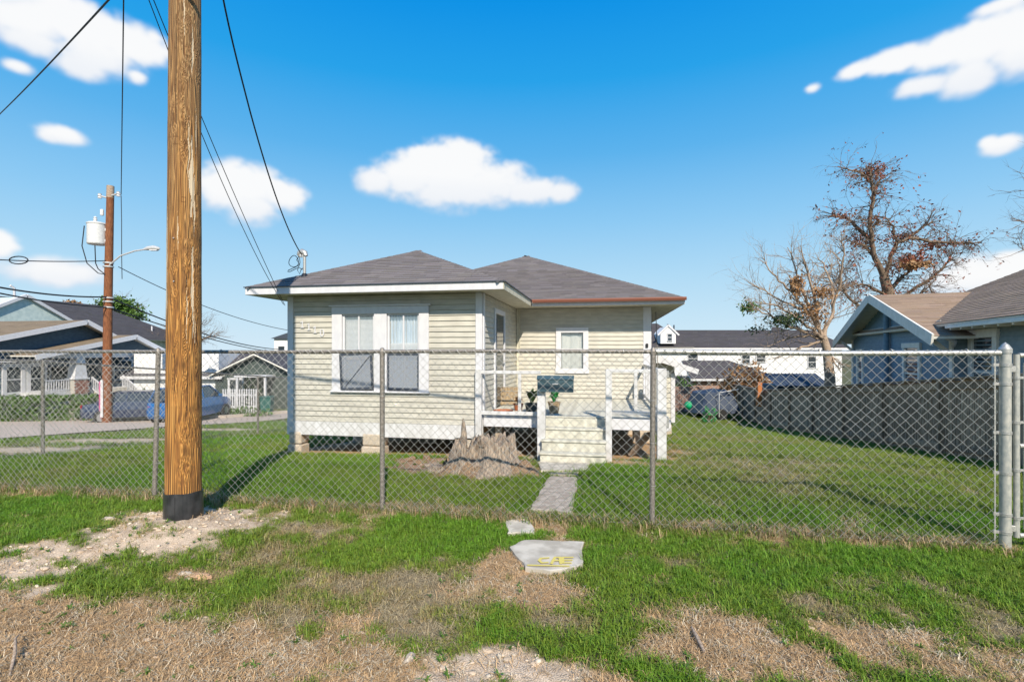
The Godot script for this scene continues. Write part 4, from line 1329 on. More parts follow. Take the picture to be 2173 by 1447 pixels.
func make_wood_fence() -> void:
	var x := 7.83
	var f := thing("wood_fence", "dark stained board fence with cap rail between the two yards", "fence", W(x, 0, 0))
	var deep := 8.6
	var shapes := []
	for k in 5:
		var w: float = [0.138, 0.141, 0.134, 0.14, 0.137][k]
		shapes.append(MB.new().cbox(Vector3(0, 0.86, 0), Vector3(0.018, 1.72, w), 0.004).mesh())
	var k := 0
	while deep < 33.8:
		var g := hgt(x, deep)
		var o := part(f, "picket", shapes[k % 5], M["picket_%d" % (rng.randi() % 4)], Vector3(rng.randf_range(-0.004, 0.004), g + 0.03 + rng.randf_range(-0.012, 0.012), -deep))
		o.rotation.x = rng.randf_range(-0.006, 0.006)
		deep += 0.1435
		k += 1
	deep = 8.6
	k = 0
	while deep < 33.6:
		var g := hgt(x, deep)
		var e := minf(deep + 2.44, 33.8)
		var g1 := hgt(x, e)
		part(f, "post", MB.new().cbox(Vector3(-0.055, 0.88, 0), Vector3(0.09, 1.78, 0.09), 0.006), M.picket_1, Vector3(0, g, -deep))
		for y in [0.22, 1.62]:
			part(f, "rail", MB.new().beam(Vector3(-0.025, g + y, -deep - 0.05), Vector3(-0.025, g1 + y, -e + 0.05), 0.028, 0.16 if y > 1.0 else 0.14, 0.004), M["picket_%d" % (k % 4)])
		part(f, "cap_rail", MB.new().beam(Vector3(-0.02, g + 1.785, -deep), Vector3(-0.02, g1 + 1.785, -e), 0.16, 0.035, 0.005), M["picket_%d" % ((k + 2) % 4)])
		deep += 2.44
		k += 1

# ---------------------------------------------------------------- the new pole in front
func pole_texture() -> Array:
	# weathered pine: long grain that swirls round knots, pale scars where the saw skinned it
	var wd := 256
	var hd := 1280
	var im := Image.create_empty(wd, hd, false, Image.FORMAT_RGB8)
	var hm := Image.create_empty(wd, hd, false, Image.FORMAT_RGB8)
	var nz := FastNoiseLite.new()
	nz.seed = 9
	nz.frequency = 1.0
	nz.fractal_octaves = 3
	var knots := []
	var r := RandomNumberGenerator.new()
	r.seed = 21
	for k in 26:
		knots.append([r.randf(), r.randf_range(0.05, 6.0), r.randf_range(0.018, 0.034)])
	for e in [[0.62, 2.0, 0.034], [0.64, 1.62, 0.03], [0.66, 1.3, 0.034], [0.45, 1.75, 0.026], [0.52, 0.85, 0.026], [0.42, 2.6, 0.024]]:
		knots.append(e)
	# scars: [u, v low, v high, half width]
	var scars := [[0.585, 2.2, 2.95, 0.020], [0.59, 2.0, 2.4, 0.010], [0.61, 1.95, 2.3, 0.008], [0.53, 1.95, 2.6, 0.004], [0.575, 3.25, 4.1, 0.024], [0.60, 3.05, 3.7, 0.010], [0.545, 3.6, 4.3, 0.007], [0.58, 4.7, 5.25, 0.010], [0.50, 5.1, 5.9, 0.009], [0.45, 2.9, 3.3, 0.005], [0.62, 3.9, 4.4, 0.008], [0.30, 2.2, 3.4, 0.02], [0.8, 1.5, 3.0, 0.02], [0.1, 3.0, 4.8, 0.022]]
	var warm := Color(0.42, 0.185, 0.04)
	var dark := Color(0.14, 0.058, 0.016)
	var gold := Color(0.58, 0.31, 0.09)
	var grey := Color(0.30, 0.205, 0.105)
	var bone := Color(0.70, 0.58, 0.42)
	for y in hd:
		var v := 6.2 * (1.0 - (y + 0.5) / hd)     # metres above the ground
		for x in wd:
			var u := (x + 0.5) / wd
			var an := u * TAU
			var cx := cos(an)
			var cz := sin(an)
			var push := 0.0
			var knot := 0.0
			for k in knots:
				var du: float = (u - k[0])
				if du > 0.5:
					du -= 1.0
				elif du < -0.5:
					du += 1.0
				var dv: float = (v - k[1]) * 0.45
				if absf(dv) > 0.2 or absf(du) > 0.16:
					continue
				var q: float = (du * du + dv * dv * 0.35) / (k[2] * k[2])
				push += signf(du) * exp(-q * 0.18) * 0.05
				knot = maxf(knot, exp(-q * 2.2))
			var g1 := nz.get_noise_3d(cx * 2.3 + push * 12.0, v * 0.34, cz * 2.3 + push * 12.0)
			var g2 := nz.get_noise_3d(cx * 8.0 + push * 34.0, v * 0.6 + 7.0, cz * 8.0 + push * 34.0)
			var ring := sin((g1 * 2.8 + g2 * 0.5 + push * 6.0) * 7.0)
			var g3 := nz.get_noise_3d(cx * 26.0 + push * 60.0, v * 1.2, cz * 26.0 + push * 60.0)
			var t := 0.46 + 0.42 * ring + 0.3 * g2 + 0.3 * g3
			var old := clampf((v - 2.2) / 3.2 + g1 * 0.5, 0.0, 1.0)
			var c := dark.lerp(warm, clampf(t * 1.6, 0, 1)).lerp(gold, clampf((t - 0.55) * 1.7, 0, 1))
			c = c.lerp(dark.lerp(grey, clampf(t * 1.3 + 0.1, 0, 1)), old * 0.75)
			c = c.lerp(dark * 0.7, knot * 0.75)
			# drying checks: long hair cracks along the grain
			for k in 9:
				var cu := fposmod(0.07 + k * 0.117 + 0.018 * nz.get_noise_2d(v * 0.9, k * 17.0), 1.0)
				var open := 0.0035 * smoothstep(0.05, 0.35, nz.get_noise_2d(v * 0.5 + 30.0, k * 23.0))
				if absf(u - cu) < open:
					c = dark * 0.55
					t = -0.6
			var hgt_ := clampf(t, 0, 1)
			for s in scars:
				var wob := 0.012 * nz.get_noise_2d(v * 5.0, s[0] * 90.0)
				var du: float = absf(u + wob - s[0])
				var end := smoothstep(0.0, 0.25, v - s[1]) * smoothstep(0.0, 0.25, s[2] - v)
				var wide: float = s[3] * (0.35 + 0.65 * end) * (0.75 + 0.9 * nz.get_noise_2d(v * 2.3, s[0] * 50.0 + 3.0))
				if end > 0.0 and du < wide:
					c = c.lerp(bone * (0.85 + 0.3 * g2), 0.85)
					hgt_ = 0.2 + 0.2 * g2
			# brand and stencil plates burnt into the wood
			for s in [[0.42, 4.02, 0.035, 0.045], [0.50, 3.42, 0.022, 0.03], [0.53, 4.95, 0.03, 0.05]]:
				if absf(u - s[0]) < s[2] and absf(v - s[1]) < s[3] and (absf(u - s[0]) > s[2] - 0.007 or absf(v - s[1]) > s[3] - 0.012):
					c = c.lerp(dark, 0.65)
			im.set_pixel(x, y, c.clamp().linear_to_srgb())
			hm.set_pixel(x, y, Color(hgt_, hgt_, hgt_))
	return [ImageTexture.create_from_image(im), ImageTexture.create_from_image(hm)]

const POLE := Vector3(-4.34, 0.0, -4.62)

func make_pole() -> void:
	var tx := pole_texture()
	var pm := mat("pole_wood", Color.WHITE, 0.86)
	pm.albedo_texture = tx[0]
	pm.heightmap_enabled = true
	pm.heightmap_texture = tx[1]
	pm.heightmap_scale = 1.4
	var p := thing("utility_pole", "new bare wooden utility pole with black sleeve at its foot", "utility pole", POLE)
	var mb := MB.new()
	var sides := 40
	var rings := 62
	var nz := FastNoiseLite.new()
	nz.seed = 4
	nz.frequency = 1.0
	for j in rings + 1:
		var v := -0.15 + 9.3 * j / rings
		for q in sides + 1:
			# u runs round so that u 0.5 faces the camera
			var u := float(q) / sides
			var an := u * TAU
			var dir := Vector3(sin(an + PI + 0.7), 0, cos(an + PI + 0.7))
			var r := 0.168 - 0.0042 * v + 0.0045 * nz.get_noise_3d(dir.x * 1.6, v * 1.4, dir.z * 1.6)
			mb.v.append(dir * r + Vector3(0.004 * v, v, 0))
			mb.n.append(dir)
			mb.c.append(Color.WHITE)
			mb.u.append(Vector2(u, 1.0 - v / 6.2))
	for j in rings:
		for q in sides:
			var a := j * (sides + 1) + q
			for t in [a, a + sides + 1, a + 1, a + 1, a + sides + 1, a + sides + 2]:
				mb.i.append(t)
	part(p, "shaft", mb, pm)
	# rubber sleeve, lower at the front where the heap was raked away
	var sl := MB.new()
	var prof := []
	for q in 37:
		var an := TAU * q / 36.0
		var dir := Vector3(sin(an), 0, cos(an))
		var low := 0.05
		var high := 0.40 + 0.012 * sin(an * 1.0 + 1.1) + 0.004 * sin(an * 5.0)
		var r0 := 0.179 + 0.004 * sin(an * 3.0)
		prof.append([dir * (r0 + 0.004) + Vector3(0, low - 0.1, 0), dir * (r0 + 0.001 + 0.003 * sin(an * 4.0)) + Vector3(0, 0.2, 0), dir * (r0 - 0.001) + Vector3(0, high, 0), dir * (r0 - 0.008) + Vector3(0, high, 0)])
	for q in 36:
		for k in 3:
			sl.quad(prof[q][k], prof[q + 1][k], prof[q + 1][k + 1], prof[q][k + 1])
	part(p, "sleeve", sl, M.sleeve, Vector3.ZERO, "black rubber sleeve wrapped round the foot")
	part(p, "sleeve_overlap", MB.new().cbox(Vector3(0.06, 0.2, 0.176), Vector3(0.012, 0.38, 0.01), 0.003), M.sleeve)
	for y in [3.02, 2.58]:
		part(p, "bolt", MB.new().lathe(Vector3(0.04, y, 0.16), [[0.006, 0.0], [0.006, 0.008], [0.0, 0.009]], 8, Vector3(0, 0, 1)), M.steel)
	part(p, "through_bolt", MB.new().tube([Vector3(0, 5.66, -0.2), Vector3(0, 5.66, 0.24)], [0.012], 8), M.steel)
	part(p, "through_bolt", MB.new().tube([Vector3(0, 6.9, -0.2), Vector3(0, 6.9, 0.22)], [0.012], 8), M.steel)

func hang(a: Vector3, b: Vector3, sag: float, n := 24) -> Array:
	var pts := []
	for k in n + 1:
		var t := float(k) / n
		pts.append(a.lerp(b, t) - Vector3(0, sag * 4.0 * t * (1.0 - t), 0))
	return pts

func wire(called: String, pts: Array, r: float, label: String, group := "") -> void:
	single(called, MB.new().tube(pts, [r], 6), M.wire, label, "cable", group)

func make_wires() -> void:
	# service drop from the new pole to the mast on the roof
	var mast := P(640, 541, 10.55)
	var via := P(470, 0, 6.3)
	var up := POLE + Vector3(0.1, 6.9, -0.2)
	var drop := []
	for k in 31:
		var t := k / 30.0
		var q := up.lerp(via, t / 0.2) if t < 0.2 else via.lerp(mast, (t - 0.2) / 0.8)
		var sag := 0.0 if t < 0.2 else -0.42 * 4.0 * ((t - 0.2) / 0.8) * (1.0 - (t - 0.2) / 0.8)
		drop.append(q + Vector3(0, sag, 0))
	# smooth the joint where the span leaves the frame
	for pass_ in 6:
		for k in range(1, 12):
			drop[k] = (drop[k - 1] + drop[k] * 2.0 + drop[k + 1]) * 0.25
	wire("service_drop_cable", drop, 0.011, "thick power cable sagging from the pole down to the roof mast")
	# two telephone wires to the left corner of the house, passing behind the pole
	for k in 2:
		var foot := P(604 - k * 3, 648 - k * 2, 10.3)
		var far := P(325 - k * 10, 0, 5.75 + k * 0.1)
		var beyond := far + (far - foot) * 0.55 + Vector3(0, -0.25, 0)
		var pts := hang(foot, far, 0.10 + 0.16 * k, 20)
		for q in range(1, 9):
			pts.append(far.lerp(beyond, q / 8.0))
		wire("telephone_wire", pts, 0.006, "thin black telephone wire running to the eave corner of the house", "telephone wires to the house corner")
	# span from the pole to the upper left
	var l0 := POLE + Vector3(-0.15, 6.3, 0)
	var l1 := P(0, 240, 14.0)
	var l2 := l1 + (l1 - l0) * 1.4
	var sp := hang(l0, l1, 0.05, 16)
	for q in range(1, 9):
		sp.append(l1.lerp(l2, q / 8.0))
	wire("span_wire", sp, 0.014, "thick black span wire climbing from the left to the new pole")
	# telecom cable along the street; its shadow lies across the house front
	var c0 := POLE + Vector3(0.0, 5.66, 0.24)
	wire("street_cable", hang(c0, c0 + Vector3(26.0, -0.3, 0.0), 0.78, 40), 0.026, "heavy telecom cable strung along the street above the fence")

func make_mast() -> void:
	var base := P(643, 580, 10.55)
	var m := thing("service_mast", "galvanised service mast with weatherhead on the roof corner", "mast", base)
	part(m, "pipe", pipe(Vector3(0.03, -0.25, 0), Vector3(0.03, 0.36, 0), 0.03), M.galvanised)
	part(m, "roof_boot", MB.new().lathe(Vector3(0.03, -0.05, 0), [[0.09, -0.04], [0.05, 0.04], [0.034, 0.05]], 14), M.black_plastic)
	var hood := MB.new()
	hood.tube([Vector3(0.06, 0.36, 0), Vector3(0.035, 0.42, 0), Vector3(-0.02, 0.45, 0), Vector3(-0.09, 0.42, 0), Vector3(-0.12, 0.37, 0)], [0.045, 0.062, 0.066, 0.055, 0.03], 12)
	part(m, "weatherhead", hood, M.galvanised)
	var lp := []
	for k in 19:
		var an := TAU * k / 18.0
		lp.append(Vector3(-0.22 + 0.11 * cos(an), 0.26 + 0.12 * sin(an), 0.02 * sin(an * 2.0)))
	part(m, "wire_loop", MB.new().tube(lp, [0.007], 6, false), M.wire)
	part(m, "wire_loop", MB.new().tube([Vector3(-0.10, 0.36, 0), Vector3(-0.14, 0.28, 0.02), Vector3(-0.06, 0.18, 0.03), Vector3(-0.18, 0.12, 0.03), Vector3(-0.33, 0.07, 0.02), Vector3(-0.36, 0.045, 0.0), Vector3(-0.3, 0.045, 0), Vector3(-0.1, 0.13, 0.0), Vector3(-0.03, 0.08, 0), Vector3(0.0, 0.12, 0)], [0.008], 6, false), M.wire)
	part(m, "wire_loop", MB.new().tube([Vector3(-0.08, 0.36, 0.02), Vector3(-0.04, 0.22, 0.05), Vector3(-0.1, 0.06, 0.05), Vector3(-0.06, -0.02, 0.04), Vector3(-0.02, 0.1, 0.03)], [0.007], 6, false), M.wire)
	part(m, "insulator", MB.new().lathe(Vector3(-0.03, 0.36, 0.03), [[0.0, -0.03], [0.03, -0.03], [0.035, 0.0], [0.03, 0.03], [0.0, 0.03]], 10), M.porcelain)

# ---------------------------------------------------------------- stump
func make_stump() -> void:
	var c := on_ground(G(1030, 1003))
	var s := thing("tree_stump", "split grey tree stump with a tall splinter beside the porch steps", "stump", c)
	var nz := FastNoiseLite.new()
	nz.seed = 14
	nz.frequency = 1.0
	var lump := func(o: Vector3, rx: float, rz: float, high: float, flare: float, jag: float, lean: Vector3, sd: float) -> MB:
		var mb := MB.new()
		var sides := 48
		var rings := 16
		for j in rings + 1:
			var t := float(j) / rings
			for q in sides + 1:
				var an := TAU * q / sides
				var dir := Vector3(cos(an), 0, sin(an))
				var rib := 0.17 * nz.get_noise_3d(dir.x * 2.9 + sd, t * 0.9, dir.z * 2.9)
				rib += 0.08 * nz.get_noise_3d(dir.x * 9.0 + sd, t * 1.2, dir.z * 9.0)
				var fl := 1.0 + flare * pow(1.0 - t, 2.6) * (1.0 + 0.6 * nz.get_noise_3d(dir.x * 1.7, sd, dir.z * 1.7))
				var top := high * (1.0 + jag * nz.get_noise_3d(dir.x * 3.4, sd * 2.0, dir.z * 3.4))
				var p := Vector3(dir.x * rx, 0, dir.z * rz) * (fl * (1.0 - 0.16 * t) + rib * 1.6) + Vector3(0, top * t - 0.08, 0) + lean * t * t
				mb.v.append(o + p); mb.n.append(dir); mb.c.append(Color.WHITE); mb.u.append(Vector2(q, j))
		for j in rings:
			for q in sides:
				var a := j * (sides + 1) + q
				for t in [a, a + 1, a + sides + 1, a + 1, a + sides + 2, a + sides + 1]:
					mb.i.append(t)
		# hollow, rotten top
		var k0 := mb.v.size()
		mb.v.append(o + Vector3(0, high * 0.62, 0) + lean * 0.6); mb.n.append(Vector3.UP); mb.c.append(Color.WHITE); mb.u.append(Vector2.ZERO)
		for q in sides:
			var a := rings * (sides + 1) + q
			mb.i.append(k0); mb.i.append(a); mb.i.append(a + 1)
		# normals from the faces
		var acc := PackedVector3Array()
		acc.resize(mb.v.size())
		for t in range(0, mb.i.size(), 3):
			var fn := (mb.v[mb.i[t + 2]] - mb.v[mb.i[t]]).cross(mb.v[mb.i[t + 1]] - mb.v[mb.i[t]])
			for e in 3:
				acc[mb.i[t + e]] += fn
		for t in acc.size():
			mb.n[t] = acc[t].normalized()
		return mb
	part(s, "trunk_block", lump.call(Vector3(0.12, 0, 0), 0.33, 0.28, 0.62, 0.8, 0.36, Vector3(0.04, 0, -0.03), 1.0), M.stump_wood, Vector3.ZERO, "main block of the stump with split grey wood")
	part(s, "trunk_block", lump.call(Vector3(-0.34, 0, 0.05), 0.24, 0.2, 0.5, 0.9, 0.7, Vector3(0.08, 0, 0), 5.0), M.stump_wood)
	part(s, "root", lump.call(Vector3(-0.12, 0, 0.14), 0.52, 0.2, 0.26, 0.9, 0.7, Vector3(0, 0, -0.05), 8.0), M.stump_core)
	part(s, "root", lump.call(Vector3(0.55, 0, 0.05), 0.28, 0.2, 0.24, 0.8, 0.8, Vector3(-0.1, 0, -0.05), 11.0), M.stump_core)
	part(s, "root", lump.call(Vector3(-0.75, 0, 0.05), 0.25, 0.16, 0.16, 0.9, 0.8, Vector3(0.1, 0, 0.0), 13.0), M.stump_wood)
	var sp := MB.new()
	sp.tube([Vector3(-0.42, 0.1, 0.03), Vector3(-0.37, 0.35, 0.02), Vector3(-0.345, 0.58, 0.0), Vector3(-0.355, 0.74, 0.0), Vector3(-0.36, 0.84, 0.0)], [0.13, 0.085, 0.05, 0.032, 0.012], 9)
	part(s, "splinter", sp, M.stump_wood, Vector3.ZERO, "tall pointed splinter")
	var spikes := MB.new()
	var r := RandomNumberGenerator.new()
	r.seed = 3
	for k in 44:
		var an := r.randf() * TAU
		var b := Vector3(0.12 + cos(an) * 0.27, 0.44, sin(an) * 0.2)
		spikes.tube([b, b + Vector3(r.randf_range(-0.03, 0.03), r.randf_range(0.05, 0.17), r.randf_range(-0.03, 0.03))], [r.randf_range(0.015, 0.035), 0.004], 5)
	part(s, "torn_fibres", spikes, M.stump_wood)
	# rotten chunks lying about
	for k in 14:
		var px: float = [885, 915, 870, 1090, 1110, 1125, 1060, 960, 940, 1100, 905, 1040, 1005, 1075][k]
		var py: float = [985, 992, 978, 1000, 985, 975, 1006, 1008, 998, 965, 975, 1010, 1012, 990][k]
		var g := on_ground(G(px, py))
		var rr := RandomNumberGenerator.new()
		rr.seed = 90 + k
		var bs := Basis.from_euler(Vector3(rr.randf_range(-0.4, 0.4), rr.randf() * 3.0, rr.randf_range(-0.4, 0.4)))
		single("wood_chunk", MB.new().cbox(Vector3.ZERO, Vector3(rr.randf_range(0.12, 0.26), rr.randf_range(0.05, 0.11), rr.randf_range(0.06, 0.12)), 0.025, bs), [M.stump_core, M.stump_wood][k % 2], "weathered chunk of rotten wood lying round the tree stump", "wood chunk", "wood chunks round the stump", g + Vector3(0, 0.03, 0))

func rock(rx: float, ry: float, rz: float, sd: int) -> MB:
	var mb := MB.new()
	var nz := FastNoiseLite.new()
	nz.seed = sd
	nz.frequency = 0.9
	var at := func(i: int, j: int) -> Vector3:
		var th := PI * j / 8.0
		var ph := TAU * (i % 12) / 12.0
		var p := Vector3(sin(th) * cos(ph), cos(th), sin(th) * sin(ph))
		p *= 1.0 + 0.45 * nz.get_noise_3dv(p * 1.4) + 0.2 * nz.get_noise_3dv(p * 4.0)
		return Vector3(p.x * rx, p.y * ry, p.z * rz)
	for i in 12:
		for j in 8:
			mb.quad(at.call(i, j), at.call(i + 1, j), at.call(i + 1, j + 1), at.call(i, j + 1))
	return mb

func make_litter() -> void:
	for e in [["flat orange stone lying in the grass below the spoil heap", 428, 1228, 0.10, 0.022, 0.05, "orange_stone"], ["pale flat stone beside the orange stone", 392, 1222, 0.07, 0.018, 0.04, "pier_stone"], ["long white stone at the edge of the pale bare patch", 868, 1402, 0.03, 0.02, 0.06, "pier_stone"], ["pale clay lump at the foot of the spoil heap", 322, 1120, 0.06, 0.03, 0.04, "pier_stone"], ["clay lump in the grass left of the spoil heap", 228, 1117, 0.075, 0.03, 0.05, "pier_stone"], ["small reddish stone near the chain link fence", 905, 1092, 0.03, 0.02, 0.03, "orange_stone"]]:
		var p := on_ground(G(e[1], e[2]))
		single("stone", rock(e[3], e[4], e[5], int(e[1])), M[e[6]], e[0], "stone", "stones on the verge", p + Vector3(0, e[4] * 0.5, 0))
	var a := on_ground(G(18, 1440), 0.01)
	var b := on_ground(G(40, 1362), 0.05)
	single("broken_stick", MB.new().tube([a, a.lerp(b, 0.4) + Vector3(0.01, 0.03, 0), a.lerp(b, 0.7) + Vector3(-0.01, 0.045, 0), b], [0.006, 0.010, 0.007, 0.002], 7), M.bark_pale, "bleached broken stick lying in the straw", "stick")
	a = on_ground(G(1468, 1336), 0.02)
	b = on_ground(G(1496, 1392), 0.02)
	single("broken_stick", MB.new().tube([a, a.lerp(b, 0.5) + Vector3(-0.01, 0.02, 0), b], [0.006, 0.014, 0.010], 7), M.bark_pale, "short pale chunk of branch in the dry patch", "stick")

# ---------------------------------------------------------------- neighbours
# lap siding as stepped relief on a far wall: x right, y up, z out
func laps(x0: float, x1: float, y0: float, y1: float, pitch := 0.13, top = null) -> MB:
	var mb := MB.new()
	var y := y0
	while y < y1 - 0.01:
		var a := x0
		var b := x1
		if top != null:
			var ab: Array = top.call(y + pitch)
			a = maxf(x0, ab[0])
			b = minf(x1, ab[1])
		var e := minf(y + pitch, y1)
		if b > a + 0.02:
			mb.quad(Vector3(a, y, 0.018), Vector3(b, y, 0.018), Vector3(b, e, 0.003), Vector3(a, e, 0.003))
			mb.quad(Vector3(a, y, 0.0), Vector3(b, y, 0.0), Vector3(b, y, 0.018), Vector3(a, y, 0.018))
		y += pitch
	return mb

func simple_window(parent: Node, x0: float, x1: float, y0: float, y1: float, trim := 0.1, bars := 1, m := "white_paint", z := 0.0) -> Node3D:
	var fr := MB.new()
	var cx := (x0 + x1) * 0.5
	var cy := (y0 + y1) * 0.5
	for e in [x0 - trim * 0.5, x1 + trim * 0.5]:
		fr.cbox(Vector3(e, cy, z + 0.03), Vector3(trim, y1 - y0, 0.07), 0.006)
	fr.cbox(Vector3(cx, y1 + trim * 0.5, z + 0.035), Vector3(x1 - x0 + trim * 2.3, trim, 0.09), 0.006)
	fr.cbox(Vector3(cx, y0 - trim * 0.4, z + 0.04), Vector3(x1 - x0 + trim * 2.2, trim * 0.8, 0.10), 0.006)
	var w := part(parent, "window", fr, M[m])
	part(w, "pane", MB.new().box(Vector3(cx, cy, z + 0.008), Vector3(x1 - x0, y1 - y0, 0.012)), M.dark_glass)
	for k in bars:
		part(w, "bar", MB.new().box(Vector3(cx, lerpf(y0, y1, (k + 1.0) / (bars + 1.0)), z + 0.022), Vector3(x1 - x0, 0.05, 0.03)), M[m])
	return w

func roof_plane(parent: Node, bl: Vector3, br: Vector3, tr: Vector3, tl: Vector3, tone: Color, course := 0.16, label := "") -> Node3D:
	var r := part(parent, "roof", slab_roof(bl, br, tr, tl, 0.08), M.cream_trim, Vector3.ZERO, label)
	var mb := MB.new()
	shingles(mb, bl, br, tr, tl, tone, course, 0.45, 0.12)
	part(r, "shingles", mb, M.shingle).set_meta("kind", "stuff")
	return r

func railing(parent: Node, a: Vector3, b: Vector3, high: float, gap: float, m: String) -> void:
	var r := part(parent, "railing", MB.new().beam(a + Vector3(0, high, 0), b + Vector3(0, high, 0), 0.07, 0.06), M[m])
	part(r, "bottom_rail", MB.new().beam(a + Vector3(0, 0.08, 0), b + Vector3(0, 0.08, 0), 0.05, 0.05), M[m])
	var n := int(a.distance_to(b) / gap)
	for k in n + 1:
		var p := a.lerp(b, float(k) / n)
		part(r, "baluster", MB.new().box(p + Vector3(0, high * 0.5, 0), Vector3(0.035, high, 0.035)), M[m])

func make_right_neighbour() -> void:
	# local frame: u runs away along the wall that faces the cream house (local x), out of that wall is local z
	var ang := atan((1500.0 - CX) / F)
	var o := P(1962, HOR, 13.1)
	var gy := hgt(o.x, -o.z)
	o += Vector3(cos(ang - asin(SN)), 0, sin(ang - asin(SN))) * 0.62
	var h := thing("bungalow", "blue grey bungalow with side gable and tan shingle roof behind the board fence", "house", Vector3(o.x, 0, o.z))
	# seen from the yard the wall runs from far (left) to near (right): x to the right is towards the street
	h.rotation.y = -(ang - asin(SN)) - PI / 2
	var e0 := EYE + 0.54          # eave height
	var pk := EYE + 1.93          # ridge height of the side gable
	var ln := 9.5
	var mid := ln * 0.5
	# local x: 0 is the near corner of the gable wall, -ln the far one
	var top := func(y: float) -> Array:
		var t := clampf((y - e0 + 0.1) / (pk - e0 + 0.1), 0.0, 1.0)
		return [-ln + mid * t, -mid * t]
	var gw := part(h, "wall", laps(-ln, 0.0, gy - 0.2, pk - 0.05, 0.115, top), M.blue_siding, Vector3.ZERO, "gable wall in blue grey lap siding")
	gw.set_meta("kind", "stuff")
	part(h, "gable_core", MB.new().prism([Vector2(-ln, gy - 0.3), Vector2(0, gy - 0.3), Vector2(0, e0 - 0.12), Vector2(-mid, pk - 0.12), Vector2(-ln, e0 - 0.12)], Vector3(0, 0, -0.002), Vector3(1, 0, 0), Vector3(0, 1, 0), Vector3(0, 0, -0.12)), M.blue_siding)
	part(h, "belt_board", MB.new().cbox(Vector3(-mid, e0 + 0.18, 0.03), Vector3(ln * 0.86, 0.2, 0.05)), M.cream_trim)
	part(h, "corner_board", MB.new().cbox(Vector3(-0.06, (gy + e0) * 0.5, 0.03), Vector3(0.16, e0 - gy, 0.05)), M.cream_trim)
	part(h, "corner_board", MB.new().cbox(Vector3(-ln + 0.06, (gy + e0) * 0.5, 0.03), Vector3(0.16, e0 - gy, 0.05)), M.cream_trim)
	part(h, "vent_pipe", MB.new().tube([Vector3(-mid, gy, 0.12), Vector3(-mid, pk - 0.35, 0.12)], [0.085], 12), M.blue_siding, Vector3.ZERO, "blue flue pipe up the middle of the gable")
	simple_window(h, -3.3, -2.2, 0.4, e0 - 0.45, 0.16, 1, "cream_trim")
	simple_window(h, -8.6, -8.0, 0.4, e0 - 0.6, 0.14, 1, "cream_trim")
	for e in [-0.25, -ln + 0.25]:
		part(h, "eave_bracket", MB.new().beam(Vector3(e, e0 - 0.55, 0.05), Vector3(e, e0 - 0.12, 0.5), 0.09, 0.09), M.cream_trim)
	# gable roof, ridge running to the right (local -z)
	var ov := 0.62
	var tan_ := Color(0.42, 0.30, 0.215)
	var slope := (pk - e0) / mid
	var ny := e0 - slope * 0.55
	roof_plane(h, Vector3(0.55, ny, ov), Vector3(0.55, ny, -3.0), Vector3(-mid, pk, -3.0), Vector3(-mid, pk, ov), tan_, 0.16, "tan near slope of the side gable")
	roof_plane(h, Vector3(-ln - 0.55, ny, -3.0), Vector3(-ln - 0.55, ny, ov), Vector3(-mid, pk, ov), Vector3(-mid, pk, -3.0), tan_, 0.16, "far slope of the side gable")
	for s in [0.55, -ln - 0.55]:
		part(h, "rake_board", MB.new().beam(Vector3(s, ny - 0.1, ov + 0.01), Vector3(-mid, pk - 0.1, ov + 0.01), 0.05, 0.3), M.cream_trim)
	# step back to the main wall, then the main wall towards the street
	var st := -0.3
	var stp := part(h, "wall", laps(0.0, 0.3, gy - 0.2, e0, 0.1), M.grey_blue_siding, Vector3(0.0, 0, 0.0), "short return wall beside the gable")
	stp.rotation.y = PI / 2
	stp.set_meta("kind", "stuff")
	var mw := part(h, "wall", laps(0.0, 4.1, gy - 0.3, e0 + 0.15, 0.1), M.grey_blue_siding, Vector3(0.0, 0, st), "main side wall in grey blue lap siding")
	mw.set_meta("kind", "stuff")
	part(h, "core", MB.new().box(Vector3(-2.0, (gy + e0) * 0.5, -4.55), Vector3(12.0, e0 - gy + 0.2, 8.4)), M.grey_blue_siding)
	simple_window(h, 0.3, 1.25, 0.55, e0 - 0.22, 0.2, 1, "cream_trim", st)
	# main roof
	var re := e0 + 0.16
	var mp := 0.50
	var w1 := 4.6
	var a := Vector3(-8.5, re, st + 0.55)
	var b := Vector3(4.4, re, st + 0.55)
	var ry := re + mp * (w1 + 0.0)
	var brown := tan_
	roof_plane(h, a, b, Vector3(4.4, ry, st + 0.55 - w1), Vector3(-8.5 + w1, ry, st + 0.55 - w1), brown, 0.16, "brown main roof slope")
	roof_plane(h, Vector3(4.4, re, st + 0.55 - w1 * 2.0), Vector3(-8.5, re, st + 0.55 - w1 * 2.0), Vector3(-8.5 + w1, ry, st + 0.55 - w1), Vector3(4.4, ry, st + 0.55 - w1), brown)
	roof_plane(h, Vector3(-8.5, re, st + 0.55 - w1 * 2.0), a, Vector3(-8.5 + w1, ry, st + 0.55 - w1), Vector3(-8.5 + w1, ry, st + 0.55 - w1), brown)
	part(h, "eave_board", MB.new().cbox(Vector3(2.3, re - 0.1, st + 0.54), Vector3(4.2, 0.07, 0.04)), M.cream_trim)
	part(h, "eave_soffit", MB.new().box(Vector3(2.3, re - 0.03, st + 0.28), Vector3(4.2, 0.02, 0.5)), M.soffit)
	for k in 8:
		part(h, "rafter_tail", MB.new().cbox(Vector3(0.4 + k * 0.55, re - 0.10, st + 0.3), Vector3(0.07, 0.15, 0.44), 0.004), M.cream_trim)
	part(h, "gutter_elbow", MB.new().tube([Vector3(0.3, ny - 0.02, 0.3), Vector3(0.34, ny - 0.14, 0.1), Vector3(0.1, ny - 0.25, 0.05)], [0.05], 8), M.white_paint)

func camera_frame(called: String, label: String, cat: String, px: float, py: float, d: float, extra := 0.0) -> Node3D:
	return thing(called, label, cat, P(px, py, d), asin(SN) + extra)

